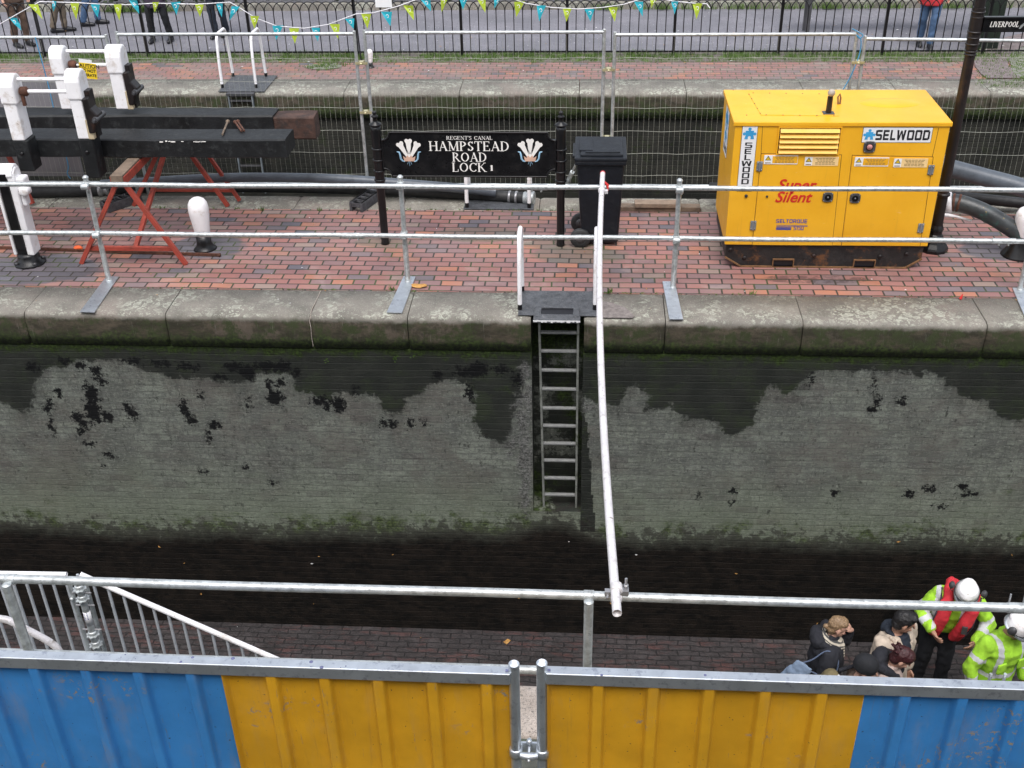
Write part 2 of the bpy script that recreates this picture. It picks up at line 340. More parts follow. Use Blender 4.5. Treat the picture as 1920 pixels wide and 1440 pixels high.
# lock wall -------------------------------------------------------------
def wallmat(name):
    a = NT(name)
    wz = a.math('ADD', a.math('MULTIPLY', a.math('SUBTRACT', a.noise(.7, 2), .5), .05), a.math('MULTIPLY', a.math('SUBTRACT', a.noise(7, 3), .5), .012))
    br, val, cc, d = a.bricks(a.X(), a.math('ADD', a.Z(), wz), .235, .0765, .0055, .5, .006)
    clean = a.mix(a.step(a.noise(1.7, 6, .7), .38, .62), (.130, .140, .120), (.225, .248, .207))
    clean = a.mix(a.math('MULTIPLY', val, .30), clean, (.13, .13, .135))
    clean = a.mix(a.math('MULTIPLY', a.step(a.noise(11, 6, .75), .42, .68), .55), clean, (.065, .07, .066))
    clean = a.mix(a.math('MULTIPLY', a.step(a.noise(26, 5, .8), .58, .68), .4), clean, (.21, .22, .19))
    clean = a.mix(a.math('MULTIPLY', a.step(a.noise(1.1, 3, vec=None, scale3=(1, 1, 2)), .56, .70), .35), clean, (.12, .10, .088))
    jn = a.math('MULTIPLY', a.math('SUBTRACT', a.noise(18, 4, .7), .5), .006)
    bed = a.math('MULTIPLY', a.step(a.math('ADD', a.vv, jn), .0105, .0045), a.step(a.noise(2.6, 5, .8, scale3=(1, 1, 3)), .34, .50)); bed2 = a.step(a.math('ADD', a.vt, jn), .0115, .005)
    per = a.math('MULTIPLY', a.step(a.du, .0065, .002), a.step(a.noise(7, 4, .7), .42, .56))
    clean = a.mix(a.math('MULTIPLY', bed2, .62), clean, (.034, .034, .031)); clean = a.mix(a.math('MULTIPLY', per, .75), clean, (.05, .05, .045)); bedc = a.math('MULTIPLY', bed, .72)
    clean = a.mix(a.math('MULTIPLY', a.step(a.noise(3.4, 6, .8, scale3=(1, 1, 2.4)), .44, .64), .6), clean, (.075, .078, .072))
    clean = a.mix(a.math('MULTIPLY', a.step(a.noise(16, 6, .85, scale3=(1, 1, 1.6)), .50, .62), .55), clean, (.07, .072, .068))
    clean = a.mix(a.math('MULTIPLY', a.step(a.noise(30, 5, .9), .53, .60), .55), clean, (.30, .32, .275)); clean = a.mix(a.math('MULTIPLY', a.step(a.noise(44, 5, .9), .53, .60), .5), clean, (.05, .052, .048)); clean = a.mix(a.math('MULTIPLY', a.step(a.noise(1, 5, .8, scale3=(14, 1, 1.1)), .53, .66), .35), clean, (.08, .085, .075))
    clean = a.mix(a.math('MULTIPLY', a.step(a.noise(.9, 5, .7), .50, .64), .38), clean, (.115, .098, .086))
    clean = a.mix(bedc, clean, (.32, .34, .30)); lowg = a.step(a.math('ADD', a.Z(), a.math('MULTIPLY', a.noise(2, 4), .8)), -1.2, -2.2)
    clean = a.mix(a.math('MULTIPLY', lowg, .42), clean, (.19, .23, .155))
    pb = a.step(val, .93, .94); clean = a.mix(a.math('MULTIPLY', pb, .25), clean, (.07, .06, .058))
    n1 = a.math('SUBTRACT', a.noise(10, 6, .72), .5); n2 = a.math('SUBTRACT', a.noise(24, 5, .7), .5)
    nn = a.math('ADD', a.math('MULTIPLY', n1, .24), a.math('MULTIPLY', n2, .13))
    nb = a.math('MULTIPLY', a.math('SUBTRACT', val, .5), .035); st = a.step(a.math('ADD', a.attr('stain'), a.math('ADD', nn, nb)), -.014, .02)
    dk = a.mix(a.step(a.noise(4, 5), .35, .7), (.007, .009, .008), (.026, .028, .024))
    dk = a.mix(a.math('MULTIPLY', a.step(a.noise(13, 6, .85), .48, .64), .7), dk, (.010, .011, .010)); dk = a.mix(a.math('MULTIPLY', a.step(a.noise(2.6, 5, .8), .50, .62), .7), dk, (.026, .038, .015))
    dk = a.mix(a.math('MULTIPLY', bed, .35), dk, (.08, .083, .075))
    col = a.mix(a.math('MULTIPLY', st, .94), clean, dk)
    halo = a.step(a.math('ADD', a.attr('stain'), a.math('MULTIPLY', a.math('SUBTRACT', a.noise(1, 6, .75, scale3=(9, 1, 1.3)), .5), .75)), -.16, .10)
    col = a.mix(a.math('MULTIPLY', halo, .38), col, (.030, .033, .028))
    tarn = a.math('ADD', a.math('MULTIPLY', a.math('SUBTRACT', a.noise(19, 6, .78), .5), .34), a.attr('tar'))
    tm = a.step(tarn, -.012, .008); col = a.mix(tm, col, (.006, .0065, .007))
    sc = a.math('MULTIPLY', a.step(a.noise(13, 6, .85, scale3=(1.2, 1, .8)), .585, .605), a.step(a.noise(2.1, 4, .7), .38, .52)); col = a.mix(a.math('MULTIPLY', sc, .75), col, (.022, .022, .02))
    lo = a.math('ADD', a.attr('low'), a.math('ADD', a.math('MULTIPLY', n1, .95), a.math('MULTIPLY', n2, .35)))
    lm = a.step(lo, -.05, .06); lm2 = a.step(a.math('ADD', a.attr('low'), a.math('MULTIPLY', n1, .3)), .04, .30)
    col = a.mix(a.math('MULTIPLY', lm, .72), col, (.024, .021, .019))
    deep = a.mix(a.step(a.noise(9, 6, .8), .38, .7), (.0065, .0058, .0050), (.020, .0155, .012))
    deep = a.mix(a.step(a.noise(2.2, 4), .52, .7), deep, (.016, .0125, .010))
    deep = a.mix(a.step(a.noise(5, 6, .8, scale3=(1, 1, 2.2)), .50, .62), deep, (.004, .0038, .0035)); deep = a.mix(a.step(a.noise(110, 2, .5), .715, .74), deep, (.08, .055, .035))
    col = a.mix(lm2, col, deep)
    ban = a.math('MULTIPLY', a.step(a.math('ADD', a.attr('low'), a.math('MULTIPLY', n1, .5)), -.20, -.04), a.step(a.math('ADD', a.attr('low'), a.math('MULTIPLY', n1, .3)), .16, .0))
    col = a.mix(a.math('MULTIPLY', a.math('MULTIPLY', ban, a.step(a.noise(2.3, 5, .75), .46, .60)), .8), col, a.mix(a.step(a.noise(36, 4), .4, .62), (.022, .034, .010), (.075, .105, .030)))
    mo = a.step(a.math('ADD', a.attr('moss'), a.math('MULTIPLY', n1, .42)), -.02, .09)
    mc = a.mix(a.step(a.noise(34, 4), .38, .66), (.014, .021, .006), (.045, .075, .014)); col = a.mix(a.math('MULTIPLY', mo, .88), col, mc)
    ro = a.attr('rough'); rm = a.step(a.math('ADD', ro, a.math('MULTIPLY', n1, .3)), -.02, .06)
    col = a.mix(a.math('MULTIPLY', rm, .85), col, a.mix(a.step(a.noise(48, 4, .8), .4, .6), (.045, .045, .043), (.21, .21, .20)))
    h = a.math('ADD', a.math('MULTIPLY', a.step(a.dv, 0., .008), .4), a.math('MULTIPLY', a.noise(42, 6, .75), .9))
    h = a.math('ADD', h, a.math('MULTIPLY', rm, a.math('MULTIPLY', a.noise(55, 4, .8), 1.6)))
    rg = a.math('SUBTRACT', .85, a.math('MULTIPLY', a.math('MAXIMUM', st, lm), .22))
    return a.out(col, rg, 0, a.bump(h, .75, .012), .18)
M['wall'] = wallmat('lock_wall_brick')
def farwall():
    a = NT('far_wall_brick'); br, val, cc, d = a.bricks(a.X(), a.Z(), .235, .0765, .007, .5, .005)
    c = a.mix(a.step(a.noise(1.6, 6, .7), .35, .65), (.012, .013, .011), (.035, .034, .028))
    c = a.mix(a.math('MULTIPLY', a.math('SUBTRACT', 1., br), .5), c, (.03, .03, .027))
    c = a.mix(a.step(a.noise(3, 6, .8), .54, .68), c, (.020, .030, .009))
    c = a.mix(a.math('MULTIPLY', a.step(a.noise(14, 5, .8), .62, .72), .5), c, (.10, .10, .085))
    return a.out(c, .85, 0, a.bump(a.math('ADD', br, a.noise(30, 5)), .6, .012), .25)
M['farwall'] = farwall()
def floor_m():
    a = NT('lock_floor_brick'); fx_ = a.math('ADD', a.X(), a.math('MULTIPLY', a.noise(5, 4), .09)); fy_ = a.math('ADD', a.Y(), a.math('MULTIPLY', a.noise(4, 4), .07)); br, val, cc, d = a.bricks(fx_, fy_, .235, .078, .007, .5, .008)
    c = a.mix(a.step(a.noise(2.2, 5), .35, .68), (.036, .031, .031), (.062, .053, .053))
    c = a.mix(a.math('MULTIPLY', val, .30), c, (.030, .028, .030)); c = a.mix(a.step(a.noise(14, 6, .8), .42, .66), c, (.022, .019, .019))
    c = a.mix(a.math('MULTIPLY', a.step(a.noise(3.3, 6, .7, scale3=(.8, 2.4, 1)), .50, .64), .5), c, (.11, .042, .036)); c = a.mix(a.step(a.noise(1.5, 6, .75), .5, .68), c, (.018, .016, .016))
    c = a.mix(a.math('SUBTRACT', 1., br), c, (.016, .015, .015))
    c = a.mix(a.step(a.noise(60, 2, .5), .735, .75), c, (.12, .08, .05))
    return a.out(c, a.math('SUBTRACT', .78, a.math('MULTIPLY', a.noise(4, 4), .4)), 0, a.bump(a.math('ADD', br, a.noise(26, 5, .7)), .8, .014))
M['floor'] = floor_m()
def asph():
    a = NT('path_setts'); br, val, cc, d = a.bricks(a.X(), a.Y(), .2, .1, .006, .5, .004)
    c = a.mix(a.step(a.noise(1.2, 4), .3, .7), (.155, .155, .175), (.215, .21, .235))
    c = a.mix(a.math('MULTIPLY', val, .25), c, (.12, .12, .14)); c = a.mix(a.math('MULTIPLY', a.math('SUBTRACT', 1., br), .6), c, (.10, .10, .115))
    c = a.mix(a.step(a.noise(30, 2, .4), .735, .75), c, (.6, .6, .6))
    return a.out(c, .8, 0, a.bump(a.math('ADD', br, a.noise(80, 3)), .3, .005))
M['asph'] = asph()
def grassground():
    a = NT('grassy_verge'); c = a.mix(a.step(a.noise(7, 6, .75), .42, .62), (.14, .12, .11), (.07, .11, .03))
    c = a.mix(a.step(a.noise(40, 4, .7), .56, .7), c, (.22, .19, .16)); return a.out(c, .95, 0, a.bump(a.noise(50, 5), .8, .02))
M['verge'] = grassground()
def conc():
    a = NT('towpath_concrete'); c = a.mix(a.step(a.noise(5, 5), .3, .7), (.40, .34, .29), (.50, .44, .39))
    c = a.mix(a.step(a.noise(70, 4, .7, dist=1), .52, .60), c, (.20, .18, .16)); return a.out(c, .9, 0, a.bump(a.noise(60, 5, .7), .5, .01))
M['conc'] = conc()
M['nearpath'] = paint('near_path', (.09, .095, .08), .9, 0, .3, 5, (.06, .09, .04), .6, 6, .4, 40)
M['hedge'] = paint('hedge_leaf', (.03, .045, .02), .8, 0, .4, 6)
M['leafg'] = paint('grass_blade', (.09, .16, .03), .7, 0, .3, 9)
M['leafd'] = paint('dry_leaf', (.42, .22, .06), .7, 0, .5, 9)
def water():
    a = NT('canal_water'); return a.out((.010, .013, .010), .08, 0, a.bump(a.noise(3, 3), .15, .02))
M['water'] = water()
# ================================================================ GROUND AND LOCK STRUCTURE
XL, XR = -16, 14
YF = 9.44            # face of the island coping over the near chamber
ZW = -4.09           # lock floor
def sheet(name, x0, x1, y0, y1, z, mat):
    mb = MB(); mb.bb(x0, x1, y0, y1, z-.25, z); o = mb.build(name, mat); return tag(o, kind='structure')
sheet('lock_floor', XL, XR, 4.6, YF+.1, ZW, M['floor'])
sheet('second_lock_water', XL, XR, 12.4, 16.7, -3.2, M['water'])
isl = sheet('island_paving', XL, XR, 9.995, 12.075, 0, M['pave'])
sheet('island_fill', XL, XR, 9.8, 12.3, -.254, M['nearpath'])
sheet('far_towpath_paving', XL, XR, 17.3, 18.25, -.004, M['pavefar'])
sheet('verge', XL, XR, 18.25, 18.85, .004, M['verge'])
sheet('path', -26, 26, 18.85, 60, -.02, M['asph'])
sheet('near_towpath', XL, XR, -3, 4.40, -.02, M['nearpath'])
# -- island lock wall with coping stones and brick face -------------------
lw = thing('lock_wall', (0, YF, ZW), 'tall stained brick lock wall under the island with a row of lichen covered coping stones', 'wall')
RX0, RX1 = PY(996, 640, YF).x, PY(1094, 640, YF).x      # ladder recess
RZ = PY(1045, 962, YF).z
def px2(pl): return [(PY(x, y, YF).x, PY(x, y, YF).z) for x, y in pl]
up = px2([(-700, 760), (0, 756), (20, 771), (40, 778), (54, 776), (62, 748), (69, 712), (85, 690), (120, 688), (160, 680), (240, 680), (262, 695), (300, 706), (400, 716), (470, 720), (485, 702), (545, 703), (556, 736), (590, 744), (620, 748), (650, 743), (700, 745), (718, 768), (735, 781), (756, 777), (762, 755), (790, 735), (812, 722), (850, 714), (872, 722), (886, 745), (892, 762), (888, 798), (905, 820), (930, 832), (952, 832), (960, 798), (972, 768), (980, 740), (986, 705), (996, 695),
  (1094, 745), (1110, 758), (1150, 762), (1163, 757), (1175, 734), (1188, 722), (1197, 716), (1205, 730), (1216, 745), (1210, 768), (1227, 774), (1245, 771), (1256, 760), (1264, 774), (1278, 792), (1300, 788), (1332, 790), (1348, 797), (1360, 813), (1376, 820), (1397, 812), (1415, 790), (1429, 755), (1442, 723), (1455, 729), (1467, 741), (1487, 741), (1496, 728), (1512, 718), (1520, 706), (1542, 698), (1650, 697), (1750, 706), (1764, 716), (1772, 730), (1792, 728), (1800, 745), (1850, 762), (1870, 781), (1890, 793), (1930, 795), (2400, 790)])
lowp = px2([(-700, 975), (0, 970), (90, 978), (200, 985), (300, 988), (420, 982), (520, 990), (640, 985), (760, 988), (850, 982), (940, 990), (1000, 975), (1040, 965), (1100, 985), (1150, 1000), (1300, 1000), (1450, 1003), (1600, 1010), (1750, 1005), (1900, 1012), (2400, 1015)])
tarl = [(178, 700, 9, 12), (188, 715, 9, 9), (170, 742, 13, 20), (172, 772, 15, 24), (155, 798, 11, 8), (150, 812, 8, 6), (142, 783, 9, 9), (108, 740, 7, 8), (85, 770, 8, 8), (92, 762, 5, 11), (95, 802, 5, 11), (200, 783, 11, 10), (240, 772, 8, 13), (251, 780, 7, 8), (344, 770, 8, 18), (360, 790, 9, 8), (340, 758, 4, 10), (400, 800, 11, 7), (390, 822, 5, 8), (192, 877, 4, 4), (205, 856, 9, 4), (165, 834, 10, 4), (440, 690, 20, 8), (462, 700, 14, 14), (120, 680, 12, 6), (60, 690, 12, 8), (150, 688, 14, 6), (250, 680, 16, 6), (300, 685, 14, 6), (350, 690, 18, 7), (500, 690, 25, 9), (528, 690, 15, 11), (555, 700, 8, 8), (505, 725, 7, 10), (515, 748, 15, 15), (525, 720, 7, 8), (600, 755, 20, 8), (635, 762, 14, 13), (612, 767, 8, 5), (665, 738, 4, 9), (715, 796, 6, 7), (735, 798, 9, 8), (768, 796, 7, 8), (795, 797, 5, 5), (870, 700, 20, 9), (895, 697, 18, 14), (940, 695, 14, 8), (970, 715, 8, 12), (880, 740, 8, 13), (820, 706, 10, 8), (510, 908, 6, 5), (1637, 772, 9, 8), (1645, 755, 6, 9), (1690, 755, 9, 6), (1640, 722, 3, 9), (1520, 716, 4, 9), (1565, 927, 8, 5), (1707, 929, 9, 7), (1745, 920, 12, 6), (1805, 916, 10, 6), (1818, 929, 14, 5), (1375, 923, 6, 6), (1373, 946, 5, 4), (1765, 952, 9, 4), (1310, 933, 4, 5), (410, 710, 12, 7), (375, 745, 4, 8), (467, 760, 4, 8), (460, 880, 4, 4), (380, 888, 6, 4)]
mossl = [(90, 944, 9, 6), (115, 950, 8, 5), (310, 943, 9, 6), (335, 955, 12, 6), (945, 735, 22, 14), (1000, 965, 12, 9), (870, 965, 30, 6), (930, 968, 20, 6), (1420, 970, 30, 7), (1320, 968, 26, 7), (1580, 968, 20, 7), (1745, 972, 30, 8), (1890, 925, 11, 22), (1840, 968, 22, 7), (1160, 985, 20, 7), (300, 665, 20, 5)]
mossl = mossl[:-1]
roughl = [(985, 700, 14, 22), (975, 790, 16, 50), (985, 860, 17, 60), (985, 930, 13, 40), (990, 760, 12, 50), (1103, 765, 12, 16), (960, 840, 12, 25)]
stripl = px2([(1094, 745), (1099, 786), (1108, 820), (1104, 835), (1111, 866), (1109, 905), (1114, 936), (1117, 967), (1120, 990)])
def ells(L):
    o = []
    for x, y, rx, ry in L:
        c = PY(x, y, YF); e = PY(x+rx, y, YF); g = PY(x, y+ry, YF); o.append((c.x, c.z, abs(e.x-c.x), abs(g.z-c.z)))
    return o
TE, ME, RE = ells(tarl), ells(mossl), ells(roughl)
def seg_dist(X, Z, pl):     # unsigned distance to polyline
    D = np.full(X.shape, 9.)
    for (x0, z0), (x1, z1) in zip(pl[:-1], pl[1:]):
        dx, dz = x1-x0, z1-z0; t = np.clip(((X-x0)*dx+(Z-z0)*dz)/(dx*dx+dz*dz+1e-9), 0, 1)
        D = np.minimum(D, np.hypot(X-x0-t*dx, Z-z0-t*dz))
    return D
def ellf(X, Z, E):
    D = np.full(X.shape, -1.)
    for cx, cz, a, b in E:
        q = np.sqrt(((X-cx)/a)**2+((Z-cz)/b)**2); D = np.maximum(D, (1-q)*min(a, b))
    return D
def wall_attrs(me, X, Z, recess=False):
    zu = np.interp(X, [p[0] for p in up], [p[1] for p in up]); st = seg_dist(X, Z, up)*np.where(Z > zu, 1, -1)
    xs = np.interp(-Z, [-p[1] for p in stripl], [p[0] for p in stripl])
    inb = (X > RX1-.01) & (X < xs) & (Z < stripl[0][1]) & (Z > stripl[-1][1]-.1)
    st = np.where(inb, np.maximum(st, np.minimum(xs-X+.01, .05)), st)
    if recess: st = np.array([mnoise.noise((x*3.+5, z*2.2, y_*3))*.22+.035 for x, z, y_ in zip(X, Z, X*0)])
    zl = np.interp(X, [p[0] for p in lowp], [p[1] for p in lowp]); lo = np.clip(zl-Z, -.6, .6)
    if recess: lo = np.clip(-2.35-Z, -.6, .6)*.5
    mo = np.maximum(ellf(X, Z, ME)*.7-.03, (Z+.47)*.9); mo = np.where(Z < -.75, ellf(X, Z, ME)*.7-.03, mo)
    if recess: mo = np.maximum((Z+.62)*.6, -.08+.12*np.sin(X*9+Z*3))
    for nm, A in (('stain', st), ('low', lo), ('moss', mo), ('tar', ellf(X, Z, TE) if not recess else X*0-1), ('rough', ellf(X, Z, RE) if not recess else X*0-1)):
        at = me.attributes.new(nm, 'FLOAT', 'POINT'); at.data.foreach_set('value', A.astype(np.float32))
YB = YF+.03
vs = []; fs = []
def grid(x0, x1, z0, z1, st=.026):
    nx = max(1, int((x1-x0)/st)); nz = max(1, int((z1-z0)/st)); b = len(vs)
    for j in range(nz+1):
        for i in range(nx+1): vs.append((x0+(x1-x0)*i/nx, YB, z0+(z1-z0)*j/nz))
    for j in range(nz):
        for i in range(nx):
            q = b+j*(nx+1)+i; fs.append((q, q+1, q+nx+2, q+nx+1))
grid(XL, -6.8, ZW, -.33, .15); grid(-6.8, RX0, ZW, -.33); grid(RX0, RX1, ZW, RZ); grid(RX1, 6.2, ZW, -.33); grid(6.2, XR, ZW, -.33, .15)
me = bpy.data.meshes.new('brick_face'); me.from_pydata([(x, y-YF, z-ZW) for x, y, z in vs], [], fs); me.materials.append(M['wall'])
A = np.array(vs); wall_attrs(me, A[:, 0], A[:, 2]); o = bpy.data.objects.new('brick_face', me); COL.objects.link(o); o.parent = lw
vs = []; fs = []; RD = .30
def gq(a, b, c, d, n1, n2):
    a, b, c, d = map(Vector, (a, b, c, d)); k = len(vs)
    for j in range(n2+1):
        for i in range(n1+1):
            s_, t_ = i/n1, j/n2; vs.append(tuple((a*(1-s_)+b*s_)*(1-t_)+(d*(1-s_)+c*s_)*t_))
    for j in range(n2):
        for i in range(n1): q = k+j*(n1+1)+i; fs.append((q, q+1, q+n1+2, q+n1+1))
gq((RX0, YB+RD, RZ), (RX1, YB+RD, RZ), (RX1, YB+RD, -.002), (RX0, YB+RD, -.002), 16, 60)
gq((RX0, YB, RZ), (RX0, YB+RD, RZ), (RX0, YB+RD, -.33), (RX0, YB, -.33), 10, 60)
gq((RX1, YB+RD, RZ), (RX1, YB, RZ), (RX1, YB, -.33), (RX1, YB+RD, -.33), 10, 60)
gq((RX0, YB, RZ), (RX1, YB, RZ), (RX1, YB+RD, RZ+.03), (RX0, YB+RD, RZ+.03), 14, 10)
me = bpy.data.meshes.new('ladder_recess'); me.from_pydata([(x, y-YF, z-ZW) for x, y, z in vs], [], fs); me.materials.append(M['wall'])
A = np.array(vs); wall_attrs(me, A[:, 0], A[:, 2], True); o = bpy.data.objects.new('ladder_recess', me); COL.objects.link(o); o.parent = lw
# stones
def stone(x0, x1, yf, yb, h, mat, parent, flip=1, seed=0, nose=.042, zt=0.):
    rnd = random.Random(seed); nx = max(4, int((x1-x0)/.03)); prof = [(yb, zt-h), (yb, zt-.002)]
    prof += [(yf+flip*(nose*2.2), zt-.001), (yf+flip*nose*1.2, zt-.004), (yf+flip*nose*.6, zt-.014), (yf+flip*nose*.25, zt-.032), (yf+flip*.006, zt-.06), (yf, zt-.10), (yf, zt-h*.7), (yf+flip*.012, zt-h)]
    n = len(prof); V_ = []
    for i in range(nx+1):
        x = x0+(x1-x0)*i/nx; e = min(i, nx-i)/nx*(x1-x0); rd = max(0, .03-e)*.5
        for k, (y, z) in enumerate(prof):
            nn = mnoise.noise((x*3.1+seed, y*5, z*5))*.012+mnoise.noise((x*14, y*14, z*14+seed))*.005 if k > 1 else 0
            kk = 1 if 2 < k < n-1 else 0
            if k in (3, 4, 5, 6): nn += max(0, mnoise.noise((x*5.5+seed*3, 2, 0))-.28)*.09*(1.2 if k in (4, 5) else .6)+max(0, mnoise.noise((x*17, seed, 4))-.35)*.03
            V_.append((x, y+flip*(nn*kk+rd*(k > 2)), z+nn*.35*kk-rd*.5*(k in (2, 3, 4, 5))))
    F = [(i*n+k, (i+1)*n+k, (i+1)*n+(k+1) % n, i*n+(k+1) % n) for i in range(nx) for k in range(n)]
    if flip < 0: F = [f[::-1] for f in F]
    mb = MB(); mb.add(V_, F, True); mb.add(V_[:n], [tuple(range(n))]); mb.add(V_[-n:], [tuple(range(n))[::-1]])
    return mb.build('coping_stone', mat, parent)
jx = [-9.6, -8.1]+[PY(x, y, YF).x for x, y in ((48, 608), (313, 618), (583, 620), (765, 625))]+[RX0]
for i in range(len(jx)-1): stone(jx[i]+.004, jx[i+1]-.004, YF, 9.995, .36, M['coping'], lw, seed=i, zt=random.uniform(-.004, .002))
jx = [RX1]+[PY(x, y, YF).x for x, y in ((1246, 640), (1503, 640), (1845, 650))]+[5.6, 7.4]
for i in range(len(jx)-1): stone(jx[i]+.004, jx[i+1]-.004, YF, 9.995, .36, M['coping'], lw, seed=20+i, zt=random.uniform(-.004, .002))
mb = MB(); mb.bb(RX0, RX1, YB+RD+.002, 9.995, -.36, -.001); mb.build('coping_stone', M['coping'], lw)
# -- island back wall and coping ------------------------------------------
bw = thing('island_back_wall', (0, 12.5, -3.2), 'coping and wall along the back edge of the island under the mesh fence', 'wall')
mb = MB(); mb.bb(XL, XR, 12.30, 12.48, -3.4, -.36); mb.build('brick_face', M['farwall'], bw)
x = -9.; i = 0
while x < 8:
    L = random.uniform(1.1, 1.9); stone(x+.004, x+L-.004, 12.53, 12.08, .36, M['coping'], bw, -1, 50+i); x += L; i += 1
# -- far lock wall ---------------------------------------------------------
fw_ = thing('far_lock_wall', (0, 16.6, -3.2), 'dark mossy brick wall across the second lock chamber with pale worn coping', 'wall')
mb = MB(); mb.bb(XL, XR, 16.66, 17.2, -3.4, -.38); mb.build('brick_face', M['farwall'], fw_)
x = -13.; i = 0
while x < 12:
    L = random.uniform(1.3, 2.1); stone(x+.005, x+L-.005, 16.6, 17.3, .40, M['copingfar'], fw_, 1, 80+i, .05); x += L; i += 1
# -- near wall --------------------------------------------------------------
nw = thing('near_lock_wall', (0, 4.6, ZW), 'near side lock wall topped by pale speckled concrete edging behind the hoarding gap', 'wall')
mb = MB(); mb.bb(XL, XR, 4.41, 4.74, ZW-.1, -.2); mb.build('brick_face', M['farwall'], nw)
mb = MB(); mb.bb(XL, XR, 4.40, 4.80, -.2, 0); mb.build('edging', M['conc'], nw, .03)
mb = MB(); mb.bb(XL, XR, -6, .25, 3.7, 3.95); mb.bb(XL, XR, -6, -5.6, -.1, 3.7); tag(mb.build('sky_block_deck', M['conc']), kind='structure')  # unseen deck under and behind the camera, added to shade camera-facing sides
mb = MB(); mb.bb(XL, XR, -6.6, -6.2, -.1, 10); tag(mb.build('sky_block_wall', M['farwall']), kind='structure')  # added wall out of view, blocks sky so faces toward the camera darken
# cement repair and pale mortar on the island coping
mb = MB(); P_ = [PZ(x, y) for x, y in ((1128, 566), (1150, 570), (1172, 578), (1190, 594), (1186, 606), (1160, 612), (1128, 612))]; mb.prism([Vector((p.x, max(p.y, YF+.03), .001)) for p in P_], (0, 0, .012)); mb.build('cement_patch', paint('cement', (.20, .175, .165), .9, 0, .3, 20, (.10, .09, .085), .6, 30, .8, 60), lw, .005)
mb = MB(); xj = PY(583, 620, YF).x; mb.tube([(xj+mnoise.noise((k*.9, 0, 0))*.012, y, z) for k, (y, z) in enumerate(((9.98, .001), (9.75, .001), (9.6, .0), (9.53, -.006), (9.48, -.024), (9.452, -.06), (9.443, -.13), (9.44, -.22), (9.444, -.34)))], .0035, 5); mb.build('mortar_joint', M['conc'], lw)
# kerb + planted bank beyond the path
kb = MB(); kb.bb(-26, 26, 21.9, 22.05, -.02, .10); tag(kb.build('kerb', M['coping']), kind='structure')
hb = MB()
for i in range(15000):
    x = random.uniform(-13, 12); y = random.uniform(22.15, 24.0); z = random.uniform(0, 1)**.7*1.5*min(1, (y-22.0)/.5)
    s_ = random.uniform(.03, .08); a = random.uniform(0, 6.28); b = random.uniform(-1, 1)
    u = Vector((math.cos(a), math.sin(a), b*.6))*s_; v = Vector((-math.sin(a)*.5, math.cos(a)*.5, .7))*s_*.7; c = Vector((x, y, z))
    hb.add([c-u, c+v, c+u, c-v], [(0, 1, 2, 3)])
hb.bb(-13, 12, 22.9, 24.2, 0, 1.2)
tag(hb.build('hedge', M['hedge']), 'dark low hedge along the far side of the grey path', 'hedge', kind=None)
# grass: verge, joints and tufts
gb = MB()
def tuft(x, y, z, n, h, sp):
    for _ in range(n):
        a = random.uniform(0, 6.28); r = random.uniform(0, sp); hh = h*random.uniform(.5, 1.1); c = Vector((x+math.cos(a)*r, y+math.sin(a)*r*.6, z)); l = random.uniform(-.6, .6)
        wv = Vector((math.cos(a), math.sin(a), 0))*.006; t = c+Vector((l*hh, random.uniform(-.4, .4)*hh, hh)); gb.add([c-wv, c+wv, t], [(0, 1, 2)])
for i in range(1500):
    x = random.uniform(-12, 9); q = mnoise.noise((x*.8, 3, 0)); y = random.gauss(18.52, .13)
    if q > -.25 or random.random() < .3: tuft(x, min(18.8, max(18.2, y)), 0, 9, .085, .08)
for i in range(90): tuft(PZ(605+random.gauss(0, 20), 124+random.gauss(0, 3.5)).x, PZ(605, 124+random.gauss(0, 3.5)).y, 0, 5, .05, .05)
for i in range(500): q = PZ(random.uniform(1838, 1960), random.uniform(95, 165)); tuft(q.x, q.y, 0, 3, .05, .08)
for i in range(90): q = PZ(random.uniform(1100, 1950), 22); tuft(q.x, 21.8, 0, 14, .16, .15)
for i in range(50): q = PZ(random.uniform(200, 330), 20); tuft(q.x, 21.8, 0, 14, .16, .15)
for i in range(260): x = random.uniform(-6.5, 5.4); (tuft(x, 10.0+random.gauss(0, .008), 0, 2, .018, .02) if mnoise.noise((x*1.3, 7, 0)) > .0 else None)
for i in range(70): x = random.uniform(-6.5, 5.4); tuft(x, 12.08, 0, 3, .03, .03)
for px_, py_ in ((1145, 547), (1142, 550), (735, 543), (1410, 552), (600, 395), (490, 395)):
    q = PZ(px_, py_); tuft(q.x, q.y, 0, 14, .06, .03)
for px_, py_, n in ((740, 668, 10), (612, 672, 5), (775, 668, 4)):
    q = PY(px_, py_, YF+.01)
    for k in range(n):
        c = q+Vector((random.gauss(0, .02), -.015, random.gauss(0, .02))); s_ = .012; gb.add([c+Vector((-s_, 0, 0)), c+Vector((0, -.01, s_)), c+Vector((s_, 0, 0)), c+Vector((0, 0, -s_))], [(0, 1, 2, 3)])
tag(gb.build('grass', M['leafg']), 'green grass and weeds growing on the verge and in the paving joints', 'grass', kind='stuff')
